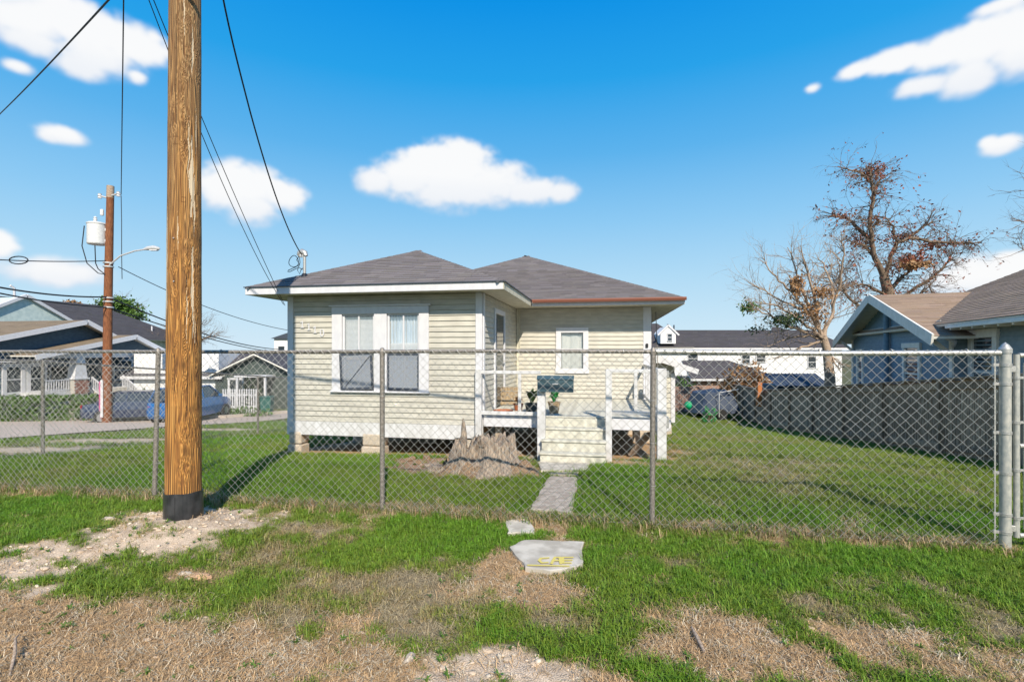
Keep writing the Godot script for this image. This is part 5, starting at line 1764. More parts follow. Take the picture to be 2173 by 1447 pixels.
func make_left_neighbours() -> void:
	# house facing the side street; local x runs away from us, z out of the front
	var fx := -30.0
	var D0 := 18.0
	var h := thing("craftsman_house", "navy blue house with twin gables and raised white railed porch", "house", W(fx, 0, D0), PI / 2)
	var g := -1.75
	var deck := -0.30
	var eave := 2.3
	# [peak x, peak y, left x, left y, right x, right y]
	var g1 := [6.5, 3.66, -0.5, 1.95, 9.3, 2.3]
	var g2 := [8.4, 2.85, 4.6, 1.75, 12.4, 1.80]
	part(h, "wall", MB.new().prism([Vector2(-3.0, g), Vector2(4.6, g), Vector2(4.6, 2.0), Vector2(9.0, 2.25), Vector2(6.5, 3.5), Vector2(-0.4, 1.9), Vector2(-3.0, 1.3)], Vector3.ZERO, Vector3(1, 0, 0), Vector3(0, 1, 0), Vector3(0, 0, -0.2)), M.navy_siding, Vector3.ZERO, "front wall and large gable in navy siding")
	part(h, "siding_laps", laps(-3.0, 9.0, 1.0, 3.4, 0.14, func(y: float) -> Array: return [6.5 - (3.4 - y) / (3.4 - 1.9) * 6.9, 6.5 + (3.4 - y) / (3.4 - 2.25) * 2.4]), M.navy_siding).set_meta("kind", "stuff")
	part(h, "porch_back_wall", MB.new().box(Vector3(8.5, 0.6, -1.9), Vector3(8.0, 4.4, 0.2)), M.navy_siding)
	part(h, "porch_gable", MB.new().prism([Vector2(3.3, 1.72), Vector2(10.6, 1.72), Vector2(8.4, 2.72)], Vector3(0, 0, 1.3), Vector3(1, 0, 0), Vector3(0, 1, 0), Vector3(0, 0, -0.1)), M.navy_siding)
	part(h, "porch_beam", MB.new().cbox(Vector3(7.2, 1.62, 1.3), Vector3(7.6, 0.26, 0.2)), M.white_paint)
	part(h, "porch_ceiling", MB.new().box(Vector3(7.2, 1.74, -0.3), Vector3(7.6, 0.03, 3.2)), M.cream_trim)
	part(h, "porch_floor", MB.new().cbox(Vector3(7.2, deck - 0.1, -0.3), Vector3(7.6, 0.2, 3.4)), M.white_worn)
	part(h, "porch_skirt", MB.new().box(Vector3(7.2, (deck + g) * 0.5 - 0.1, 1.2), Vector3(7.4, deck - g - 0.1, 0.1)), M.navy_siding)
	var tan_ := Color(0.30, 0.23, 0.155)
	var z1 := 0.6
	roof_plane(h, Vector3(-3.2, 1.28, -7.0), Vector3(-3.2, 1.28, z1), Vector3(g1[0], g1[1], z1), Vector3(g1[0], g1[1], -7.0), tan_, 0.2, "tan slope of the large gable")
	roof_plane(h, Vector3(9.6, 2.18, z1), Vector3(9.6, 2.18, -7.0), Vector3(g1[0], g1[1], -7.0), Vector3(g1[0], g1[1], z1), tan_, 0.2)
	roof_plane(h, Vector3(2.8, 1.66, -2.0), Vector3(2.8, 1.66, 1.9), Vector3(g2[0], g2[1], 1.9), Vector3(g2[0], g2[1], -2.0), tan_, 0.2, "tan slope of the porch gable")
	roof_plane(h, Vector3(11.1, 1.66, 1.9), Vector3(11.1, 1.66, -2.0), Vector3(g2[0], g2[1], -2.0), Vector3(g2[0], g2[1], 1.9), tan_, 0.2)
	for e in [[-3.2, 1.28, g1, z1], [9.6, 2.18, g1, z1], [2.8, 1.66, g2, 1.9], [11.1, 1.66, g2, 1.9]]:
		part(h, "rake_board", MB.new().beam(Vector3(e[0], e[1] - 0.11, e[3] + 0.02), Vector3(e[2][0], e[2][1] - 0.11, e[3] + 0.02), 0.05, 0.26), M.white_paint)
	for e in [[2.5, 3.15], [3.6, 4.2]]:
		simple_window(h, e[0] + 0.35, e[1] + 0.35, -0.25, 1.05, 0.2, 1, "white_paint")
	part(h, "window_hood", MB.new().cbox(Vector3(3.6, 1.36, 0.12), Vector3(2.6, 0.14, 0.3)), M.white_paint)
	# tapered column on a brick pier
	for cxp in [5.3, 10.3]:
		var col := part(h, "column", MB.new().prism([Vector2(-0.36, 0.35), Vector2(0.36, 0.35), Vector2(0.2, 1.5), Vector2(-0.2, 1.5)], Vector3(cxp, 0, 1.62), Vector3(1, 0, 0), Vector3(0, 1, 0), Vector3(0, 0, -0.5)), M.white_paint, Vector3.ZERO, "tapered white porch column")
		part(col, "cap", MB.new().cbox(Vector3(cxp, 0.36, 1.37), Vector3(0.86, 0.08, 0.7)), M.white_paint)
		part(col, "pier", MB.new().box(Vector3(cxp, (0.32 + g) * 0.5, 1.37), Vector3(0.72, 0.32 - g, 0.56)), M.mortar)
		for r in 9:
			for c in 3:
				part(col, "brick", MB.new().box(Vector3(cxp - 0.25 + c * 0.245 + (0.06 if r % 2 else -0.04), 0.24 - r * 0.085, 1.66), Vector3(0.22, 0.065, 0.03)), M.brick_red)
	railing(h, Vector3(3.6, deck, 1.35), Vector3(4.85, deck, 1.35), 0.62, 0.12, "white_paint")
	railing(h, Vector3(8.1, deck, 1.35), Vector3(9.9, deck, 1.35), 0.62, 0.12, "white_paint")
	# steps down with white stair rails
	for k in 5:
		part(h, "step", MB.new().cbox(Vector3(6.9, deck - 0.12 - k * 0.26, 1.75 + k * 0.32), Vector3(1.7, 0.26, 0.34)), M.concrete)
	for sx in [6.0, 7.85]:
		railing(h, Vector3(sx, deck, 1.5), Vector3(sx, deck - 1.15, 3.2), 0.7, 0.14, "white_paint")
	part(h, "door", MB.new().cbox(Vector3(6.9, 0.65, -1.75), Vector3(1.0, 1.9, 0.08)), M.dark_door)
	simple_window(h, 5.3, 6.2, 0.0, 1.2, 0.1, 1, "white_paint", -1.75)
	simple_window(h, 10.2, 11.4, 0.0, 1.2, 0.1, 1, "white_paint", -1.75)
	part(h, "porch_lights", MB.new().tube([Vector3(3.6, 1.45, 1.5), Vector3(5.3, 1.4, 1.5), Vector3(7.0, 1.45, 1.5)], [0.015], 5), M.wire)
	# bigger house behind with a long dark roof
	var k := thing("large_house", "large pale house with long dark grey roof behind the navy house", "house", W(-44.0, 0, 24.0), PI / 2)
	var dk := Color(0.085, 0.078, 0.085)
	part(k, "wall", MB.new().box(Vector3(6.0, 0.6, -0.2), Vector3(34.0, 4.8, 0.3)), M.pale_green_wall)
	part(k, "wall", MB.new().box(Vector3(22.8, 0.6, -6.5), Vector3(0.3, 4.8, 12.5)), M.pale_green_wall)
	roof_plane(k, Vector3(-12.0, 2.95, 0.9), Vector3(23.6, 2.95, 0.9), Vector3(18.6, 6.5, -6.0), Vector3(-12.0, 6.5, -6.0), dk, 0.22, "long dark roof slope")
	roof_plane(k, Vector3(23.6, 2.95, 0.9), Vector3(23.6, 2.95, -13.0), Vector3(18.6, 6.5, -6.0), Vector3(18.6, 6.5, -6.0), dk, 0.22)
	roof_plane(k, Vector3(23.6, 2.95, -13.0), Vector3(-12.0, 2.95, -13.0), Vector3(-12.0, 6.5, -6.0), Vector3(18.6, 6.5, -6.0), dk, 0.22)
	part(k, "dormer_gable", MB.new().prism([Vector2(1.0, 2.8), Vector2(12.5, 2.8), Vector2(6.7, 5.9)], Vector3(0, 0, 1.6), Vector3(1, 0, 0), Vector3(0, 1, 0), Vector3(0, 0, -3.0)), M.pale_green_wall, Vector3.ZERO, "pale green front gable")
	part(k, "rake_board", MB.new().beam(Vector3(12.9, 2.7, 1.7), Vector3(6.7, 6.0, 1.7), 0.25, 0.22), M.white_paint)
	part(k, "rake_board", MB.new().beam(Vector3(0.5, 2.7, 1.7), Vector3(6.7, 6.0, 1.7), 0.25, 0.22), M.white_paint)
	part(k, "vent_stack", MB.new().tube([Vector3(10.8, 6.0, -5.2), Vector3(10.8, 7.2, -5.2), Vector3(10.5, 7.4, -5.2)], [0.09], 8), M.white_paint)
	part(k, "vent_stack", MB.new().tube([Vector3(20.0, 3.5, -1.0), Vector3(20.0, 4.4, -1.0)], [0.07], 8), M.white_paint)
	# low dark house seen past the pole
	var b := camera_frame("cottage", "low dark green cottage with grey roof beyond the street", "house", 520, HOR, 31.0)
	b.position.y = 0.0
	var s := 31.0 / F
	var at := func(px: float, py: float) -> Vector2: return Vector2((px - 520.0) * s, EYE + (HOR - py) * s)
	part(b, "wall", MB.new().prism([at.call(456, 880), at.call(612, 880), at.call(612, 792), at.call(545, 756), at.call(456, 796)], Vector3.ZERO, Vector3(1, 0, 0), Vector3(0, 1, 0), Vector3(0, 0, -6.0)), M.green_siding, Vector3.ZERO, "dark green gable wall")
	part(b, "wall", MB.new().box(Vector3(-4.3, 0.0, -2.6), Vector3(5.2, 3.4, 5.0)), M.white_wall)
	var pk: Vector2 = at.call(545, 750)
	var el: Vector2 = at.call(450, 796)
	var er: Vector2 = at.call(640, 796)
	var gr := Color(0.10, 0.095, 0.11)
	roof_plane(b, Vector3(el.x, el.y, -6.3), Vector3(el.x, el.y, 0.45), Vector3(pk.x, pk.y, 0.45), Vector3(pk.x, pk.y, -6.3), gr, 0.2)
	roof_plane(b, Vector3(er.x, er.y, 0.45), Vector3(er.x, er.y, -6.3), Vector3(pk.x, pk.y, -6.3), Vector3(pk.x, pk.y, 0.45), gr, 0.2)
	roof_plane(b, Vector3(-7.5, el.y - 0.05, 0.2), Vector3(-1.3, el.y - 0.05, 0.2), Vector3(-0.2, pk.y + 0.05, -2.8), Vector3(-7.5, pk.y + 0.05, -2.8), gr, 0.2, "dark grey roof of the side wing")
	part(b, "eave_board", MB.new().cbox(Vector3(-4.4, el.y - 0.16, 0.22), Vector3(6.2, 0.16, 0.05)), M.white_paint)
	var w0: Vector2 = at.call(488, 862)
	var w1: Vector2 = at.call(514, 806)
	simple_window(b, w0.x, w1.x, w0.y, w1.y, 0.12, 1, "white_paint", 0.02)
	part(b, "porch_roof", MB.new().cbox(Vector3(0.9, at.call(0, 797).y, 0.6), Vector3(1.9, 0.1, 1.2)), M.white_paint)
	for e in [0.1, 1.75]:
		part(b, "porch_post", MB.new().cbox(Vector3(e, 0.0 - 0.7, 1.1), Vector3(0.12, 2.2, 0.12)), M.white_paint)
	# pickets in front of it
	var f := camera_frame("picket_fence", "white picket fence in front of the dark green cottage", "fence", 508, HOR, 29.0)
	f.position.y = 0.0
	for q in 15:
		var x := -0.95 + q * 0.135
		part(f, "picket", MB.new().cbox(Vector3(x, -0.98, 0), Vector3(0.07, 1.35, 0.03), 0.004), M.white_paint)
	for y in [-1.3, -0.65]:
		part(f, "rail", MB.new().box(Vector3(0, y, -0.03), Vector3(2.1, 0.08, 0.03)), M.white_paint)
	bin_at("wheelie_bin", "dark green wheeled bin beside the dark green cottage", P(566, 872, 28.5), 0.3)
	# tall white building far behind
	var t := camera_frame("tall_white_building", "tall white building beyond the cottage roof", "building", 620, HOR, 58.0)
	t.position.y = 0.0
	part(t, "wall", MB.new().box(Vector3(0, 0.6, -3.0), Vector3(4.2, 5.4, 6.0)), M.white_wall)
	part(t, "roof", MB.new().prism([Vector2(-2.4, 3.3), Vector2(2.4, 3.3), Vector2(0, 4.1)], Vector3(0, 0, 0.3), Vector3(1, 0, 0), Vector3(0, 1, 0), Vector3(0, 0, -6.6)), M.screen_frame)
	simple_window(t, -1.6, -0.9, 1.2, 2.4, 0.1, 1, "white_paint", 0.01)

func bin_at(called: String, label: String, at: Vector3, turn: float) -> void:
	var p := on_ground(at)
	var b := thing(called, label, "bin", p, turn)
	part(b, "body", MB.new().prism([Vector2(-0.24, 0.06), Vector2(0.24, 0.06), Vector2(0.29, 0.95), Vector2(-0.29, 0.95)], Vector3(0, 0, 0.28), Vector3(1, 0, 0), Vector3(0, 1, 0), Vector3(0, 0, -0.56)), M.bin_green)
	part(b, "lid", MB.new().cbox(Vector3(0, 0.98, 0.0), Vector3(0.62, 0.07, 0.64), 0.03), M.bin_green)
	for e in [-0.22, 0.22]:
		part(b, "wheel", MB.new().lathe(Vector3(e - 0.03, 0.1, -0.28), [[0.0, 0.0], [0.1, 0.0], [0.1, 0.06], [0.0, 0.06]], 14, Vector3.RIGHT), M.tyre)

func make_right_far() -> void:
	var d := 46.0
	var s := d / F
	var o := 1580.0
	var h := camera_frame("long_white_house", "long white two storey house with dark roof behind the back yards", "house", o, HOR, d)
	h.position.y = 0.0
	var at := func(px: float, py: float) -> Vector3: return Vector3((px - o) * s, EYE + (HOR - py) * s, 0)
	var dk := Color(0.085, 0.078, 0.085)
	var l: Vector3 = at.call(1385, 738)
	var r: Vector3 = at.call(1800, 741)
	part(h, "wall", MB.new().box(Vector3((l.x + r.x) * 0.5, (l.y - 1.9) * 0.5, -3.0), Vector3(r.x - l.x - 0.8, l.y + 1.9, 5.6)), M.white_wall)
	var z0 := 0.4
	var rp: float = at.call(0, 704).y + 0.28
	roof_plane(h, Vector3(l.x, l.y, z0), Vector3(r.x, l.y, z0), Vector3(r.x - 1.5, rp, -3.0), Vector3(l.x, rp, -3.0), dk, 0.2, "dark front roof slope")
	roof_plane(h, Vector3(r.x, l.y, z0), Vector3(r.x, l.y, -6.4), Vector3(r.x - 1.5, rp, -3.0), Vector3(r.x - 1.5, rp, -3.0), dk, 0.2)
	part(h, "eave_board", MB.new().cbox(Vector3((l.x + r.x) * 0.5, l.y - 0.12, z0), Vector3(r.x - l.x, 0.16, 0.06)), M.white_paint)
	# taller end with a dormer at the left, another peak at the right
	var hp: Vector3 = at.call(1412, 682)
	roof_plane(h, Vector3(l.x - 4.0, l.y, 0.5), Vector3(at.call(1470, 0).x, l.y + 0.05, 0.5), Vector3(hp.x + 0.25, hp.y, -3.4), Vector3(hp.x - 0.4, hp.y, -3.4), dk, 0.2)
	var dm: Vector3 = at.call(1414, 700)
	part(h, "dormer", MB.new().prism([Vector2(-0.68, -1.25), Vector2(0.68, -1.25), Vector2(0.68, -0.35), Vector2(0, 0.28), Vector2(-0.68, -0.35)], Vector3(dm.x, dm.y, 0.6), Vector3(1, 0, 0), Vector3(0, 1, 0), Vector3(0, 0, -2.5)), M.white_wall, Vector3.ZERO, "white gabled dormer")
	for e in [-1.0, 1.0]:
		part(h, "dormer_rake", MB.new().beam(dm + Vector3(e * 0.95, -0.5, 0.66), dm + Vector3(0, 0.4, 0.66), 0.1, 0.14), M.white_paint)
	simple_window(h, dm.x - 0.05, dm.x + 0.3, dm.y - 1.0, dm.y - 0.4, 0.06, 1, "white_paint", 0.62)
	for e in [[1436, 688], [1450, 690]]:
		var p: Vector3 = at.call(e[0], e[1])
		part(h, "vent_stack", MB.new().tube([p + Vector3(0, -1.2, -2.6), p + Vector3(0, 0.15, -2.6)], [0.07], 8), M.screen_frame)
	var pk: Vector3 = at.call(1684, 690)
	roof_plane(h, at.call(1640, 728) + Vector3(0, 0, -0.6), at.call(1765, 728) + Vector3(0, 0, -0.6), pk + Vector3(0.3, 0, -3.2), pk + Vector3(-0.3, 0, -3.2), dk, 0.2)
	for e in [[1462, 1482, 752, 770], [1577, 1593, 754, 771], [1608, 1626, 753, 768], [1718, 1734, 757, 780]]:
		var a: Vector3 = at.call(e[0], e[3])
		var b: Vector3 = at.call(e[1], e[2])
		simple_window(h, a.x, b.x, a.y, b.y, 0.08, 1, "white_paint", -0.19)
	# low brick house in front of it
	var d2 := 37.0
	var s2 := d2 / F
	var k := camera_frame("low_brown_house", "low brown house with dark hipped roof in front of the long white house", "house", 1555, HOR, d2)
	k.position.y = 0.0
	var a2 := func(px: float, py: float) -> Vector3: return Vector3((px - 1555.0) * s2, EYE + (HOR - py) * s2, 0)
	var q0: Vector3 = a2.call(1462, 803)
	var q1: Vector3 = a2.call(1656, 803)
	part(k, "wall", MB.new().box(Vector3((q0.x + q1.x) * 0.5, (q0.y - 1.9) * 0.5, -2.0), Vector3(q1.x - q0.x - 0.6, q0.y + 1.9, 4.0)), M.brown_planks)
	roof_plane(k, q0 + Vector3(0, 0, 0.4), q1 + Vector3(0, 0, 0.4), a2.call(1572, 766) + Vector3(0, 0, -2.0), a2.call(1466, 766) + Vector3(0, 0, -2.0), Color(0.10, 0.09, 0.10), 0.2)
	roof_plane(k, q1 + Vector3(0, 0, 0.4), q1 + Vector3(0, 0, -4.4), a2.call(1572, 766) + Vector3(0, 0, -2.0), a2.call(1572, 766) + Vector3(0, 0, -2.0), Color(0.10, 0.09, 0.10), 0.2)
	part(k, "eave_board", MB.new().cbox((q0 + q1) * 0.5 + Vector3(0, -0.1, 0.42), Vector3(q1.x - q0.x, 0.12, 0.05)), M.white_paint)
	simple_window(k, 0.6, 1.3, -0.9, -0.3, 0.08, 1, "white_paint", 0.02)
	# blue roofed shed behind the board fence
	var sh := camera_frame("garden_shed", "shed with dark blue metal roof behind the board fence", "shed", 1705, HOR, 25.0)
	sh.position.y = 0.0
	var s3 := 25.0 / F
	part(sh, "wall", MB.new().box(Vector3(0, -0.75, -1.2), Vector3(2.3, 1.8, 2.0)), M.navy_siding)
	var ra := MB.new()
	var y0 := EYE - 74.0 * s3
	var y1 := EYE - 50.0 * s3
	for q in 14:
		var x0 := -1.35 + q * 0.19
		ra.quad(Vector3(x0, y0, 0.1), Vector3(x0 + 0.14, y0, 0.1), Vector3(x0 + 0.14, y1, -1.2), Vector3(x0, y1, -1.2))
		ra.quad(Vector3(x0 + 0.14, y0, 0.1), Vector3(x0 + 0.165, y0 + 0.04, 0.1), Vector3(x0 + 0.165, y1 + 0.04, -1.2), Vector3(x0 + 0.14, y1, -1.2))
		ra.quad(Vector3(x0 + 0.165, y0 + 0.04, 0.1), Vector3(x0 + 0.19, y0, 0.1), Vector3(x0 + 0.19, y1, -1.2), Vector3(x0 + 0.165, y1 + 0.04, -1.2))
	part(sh, "roof", ra, M.tarp, Vector3.ZERO, "ribbed blue metal roof")
	# back of the yard: plank fence, covered heap, green ball, orange slats
	var bf := camera_frame("plank_fence", "reddish brown plank fence at the back of the yard", "fence", 1450, HOR, 30.0)
	bf.position.y = 0.0
	for q in 16:
		part(bf, "plank", MB.new().cbox(Vector3(-1.2 + q * 0.15, -1.0, 0), Vector3(0.14, 1.55 + 0.03 * sin(q * 2.1), 0.02), 0.004), M.brown_planks)
	for y in [-1.4, -0.55]:
		part(bf, "rail", MB.new().box(Vector3(0, y, -0.03), Vector3(2.5, 0.09, 0.03)), M.brown_planks)
	var tp := thing("covered_trailer", "trailer under a dark tarpaulin at the end of the board fence", "trailer", on_ground(P(1512, 880, 28.0)), asin(SN) + 0.25)
	var tb := MB.new()
	var rr := RandomNumberGenerator.new()
	rr.seed = 8
	var grid := []
	for i in 9:
		var row := []
		for j in 7:
			var u := i / 8.0 * 2.0 - 1.0
			var v := j / 6.0 * 2.0 - 1.0
			var e := maxf(absf(u), absf(v))
			row.append(Vector3(u * 1.15, 0.35 + 1.25 * pow(1.0 - pow(e, 5.0), 0.6) + rr.randf_range(-0.05, 0.05), v * 0.9))
		grid.append(row)
	for i in 8:
		for j in 6:
			tb.quad(grid[i][j], grid[i][j + 1], grid[i + 1][j + 1], grid[i + 1][j])
	part(tp, "tarpaulin", tb, M.tarp)
	part(tp, "bed", MB.new().cbox(Vector3(0, 0.36, 0), Vector3(2.2, 0.1, 1.7)), M.screen_frame)
	for e in [-0.9, 0.9]:
		part(tp, "wheel", MB.new().lathe(Vector3(-0.1, 0.3, e - 0.1), [[0.0, 0.0], [0.3, 0.0], [0.3, 0.2], [0.0, 0.2]], 18, Vector3(0, 0, 1)), M.tyre)
	part(tp, "frame_pipe", MB.new().tube([Vector3(-0.3, 0.2, 1.0), Vector3(-0.3, 1.5, 1.0), Vector3(0.9, 1.65, 1.0)], [0.025], 6), M.steel)
	single("green_ball", MB.new().lathe(Vector3(0, 0.25, 0), [[0.0, -0.25], [0.15, -0.2], [0.235, -0.08], [0.25, 0.0], [0.235, 0.08], [0.15, 0.2], [0.0, 0.25]], 18), M.ball_green, "bright green ball leaning on the plank fence", "ball", "", on_ground(P(1462, 862, 28.3)) + Vector3(0, 0.35, 0))
	for e in [[1562, 822, 852], [1614, 811, 862]]:
		var x := 7.64
		var dd := 0.0
		var lo := 8.0
		var hi := 34.0
		for q in 40:
			dd = (lo + hi) * 0.5
			var X := x * CS + dd * SN
			var px := CX + F * X / away(x, dd)
			if px > e[0]:
				lo = dd
			else:
				hi = dd
		var ya: float = EYE + (HOR - e[1]) / F * away(x, dd)
		var yb: float = EYE + (HOR - e[2]) / F * away(x, dd)
		single("orange_slat", MB.new().cbox(Vector3(0, (ya + yb) * 0.5, 0), Vector3(0.2, ya - yb, 0.3), 0.006, Basis(Vector3.RIGHT, 0.05)), M.orange_wood, "orange wooden slat nailed upright on the board fence", "slat", "orange slats on the board fence", W(x - 0.06, 0, dd))

# ---------------------------------------------------------------- street furniture, cars
func make_far_pole() -> void:
	var d := 23.8
	var b := on_ground(P(228, 890, d))
	var s := d / F
	var p := thing("street_light_pole", "reddish wooden pole with transformer and street lamp across the street", "utility pole", b, asin(SN))
	var y := func(py: float) -> float: return EYE + (HOR - py) * s - b.y
	var top: float = y.call(395.0)
	part(p, "shaft", MB.new().tube([Vector3(-0.05, -0.1, 0), Vector3(0.0, top * 0.5, 0), Vector3(0.12, top, 0)], [0.20, 0.175, 0.145], 14), M.far_pole_wood)
	part(p, "shaft_tip", MB.new().tube([Vector3(0.105, top - 0.55, 0), Vector3(0.12, top + 0.01, 0)], [0.153, 0.149], 14), M.bark_pale)
	var ty: float = y.call(520.0)
	var th: float = y.call(478.0) - ty
	var tk := part(p, "transformer", MB.new().lathe(Vector3(-0.42, ty, 0.12), [[0.0, 0.0], [0.36, 0.0], [0.38, 0.04], [0.38, th], [0.4, th], [0.4, th + 0.05], [0.33, th + 0.09], [0.0, th + 0.12]], 24), M.tank_grey, Vector3.ZERO, "grey transformer can")
	part(tk, "bushing", MB.new().lathe(Vector3(-0.5, ty + th + 0.08, 0.12), [[0.06, 0.0], [0.1, 0.06], [0.06, 0.1], [0.09, 0.16], [0.05, 0.2], [0.08, 0.25], [0.03, 0.3], [0.0, 0.32]], 12), M.porcelain)
	part(tk, "bracket", MB.new().box(Vector3(-0.1, ty + th * 0.75, 0.06), Vector3(0.3, 0.12, 0.16)), M.steel)
	part(tk, "bracket", MB.new().box(Vector3(-0.1, ty + th * 0.2, 0.06), Vector3(0.3, 0.12, 0.16)), M.steel)
	for e in [0.0, 1.0]:
		part(tk, "lead_wire", MB.new().tube([Vector3(-0.86 + e * 0.5, ty + th * (0.9 - e), 0.3), Vector3(-0.95 + e * 0.6, ty - 0.1, 0.32), Vector3(-0.75 + e * 0.4, ty - 0.9, 0.28), Vector3(-0.3, ty - 1.35 + e * 0.2, 0.2), Vector3(0.0, ty - 1.4, 0.18)], [0.022], 6), M.wire)
	for e in [[-0.42, 416.0], [0.45, 412.0]]:
		var yy: float = y.call(e[1])
		part(p, "insulator_arm", MB.new().tube([Vector3(0.08, yy - 0.12, 0.05), Vector3(e[0] + 0.08, yy, 0.08)], [0.04], 8), M.steel)
		part(p, "insulator", MB.new().lathe(Vector3(e[0] + 0.1, yy - 0.04, 0.08), [[0.0, -0.1], [0.09, -0.08], [0.06, -0.02], [0.1, 0.02], [0.06, 0.07], [0.08, 0.12], [0.0, 0.15]], 12), M.porcelain)
	part(p, "fuse_cutout", MB.new().cbox(Vector3(-0.2, y.call(452.0), 0.1), Vector3(0.14, 0.3, 0.12), 0.03), M.porcelain)
	# street lamp on a long arm
	var la: float = y.call(563.0)
	var lb: float = y.call(532.0)
	var arm := part(p, "lamp_arm", MB.new().tube([Vector3(0.15, la, 0.1), Vector3(0.7, la + 0.42, 0.15), Vector3(1.4, lb - 0.05, 0.2), Vector3(1.95, lb + 0.04, 0.2)], [0.035], 10), M.steel)
	var lamp := part(p, "lamp_head", MB.new().tube([Vector3(1.85, lb + 0.03, 0.2), Vector3(2.05, lb + 0.08, 0.2), Vector3(2.3, lb + 0.09, 0.2), Vector3(2.52, lb + 0.06, 0.2), Vector3(2.58, lb + 0.04, 0.2)], [0.05, 0.1, 0.12, 0.08, 0.02], 12), M.steel)
	part(lamp, "lens", MB.new().cbox(Vector3(2.3, lb - 0.02, 0.2), Vector3(0.34, 0.04, 0.16), 0.01), M.lamp_clear)
	for py in [558.0, 566.0, 632.0, 640.0, 652.0]:
		part(p, "clamp", MB.new().lathe(Vector3(0.02, y.call(py), 0), [[0.185, -0.03], [0.215, -0.03], [0.215, 0.03], [0.185, 0.03]], 14), M.steel)
	part(p, "marker_strip", MB.new().cbox(Vector3(-0.10, y.call(845.0), 0.24), Vector3(0.12, 1.75, 0.03), 0.006), M.white_worn, Vector3.ZERO, "white plastic guard strip")
	part(p, "marker_strip", MB.new().cbox(Vector3(-0.27, y.call(848.0), 0.12), Vector3(0.10, 1.7, 0.03), 0.006), M.pink_paint, Vector3.ZERO, "pink painted strip")
	# its wires
	var at := func(px: float, py: float) -> Vector3: return P(px, py, d - 0.1)
	wire("street_wire", hang(P(-160, 575, 17.0), at.call(228, 630), 0.25) + hang(at.call(228, 630), P(590, 741, 46.0), 0.5).slice(1), 0.035, "upper thick cable strung past the street lamp pole")
	wire("street_wire", hang(P(-160, 585, 17.0), at.call(228, 652), 0.2) + hang(at.call(228, 652), P(590, 748, 46.0), 0.3).slice(1), 0.03, "lower thick cable strung past the street lamp pole")
	wire("street_wire", hang(P(-160, 540, 17.5), at.call(226, 553), 0.12), 0.022, "cable with a splice loop running left from the lamp pole")
	wire("street_wire", hang(at.call(250, 566), P(640, 705, 34.0), 0.5), 0.018, "slack thin cable falling from the lamp pole behind the house")
	var lp := []
	for k in 17:
		var an := TAU * k / 16.0
		lp.append(P(38 + 20 * cos(an), 552 + 8 * sin(an), 19.0))
	wire("cable_splice_loop", lp, 0.022, "coil of spare cable hanging on the wire left of the lamp pole")
	# primary wire coming towards us overhead, with a loose tail below the insulator
	wire("primary_wire", hang(at.call(256, 413), P(262, -60, 12.0), 0.0, 10), 0.016, "straight power wire rising from the lamp pole insulator")
	wire("loose_wire_tail", [at.call(256, 415), at.call(257, 470), at.call(257, 540), at.call(258, 592)], 0.016, "loose wire end hanging below the lamp pole insulator")

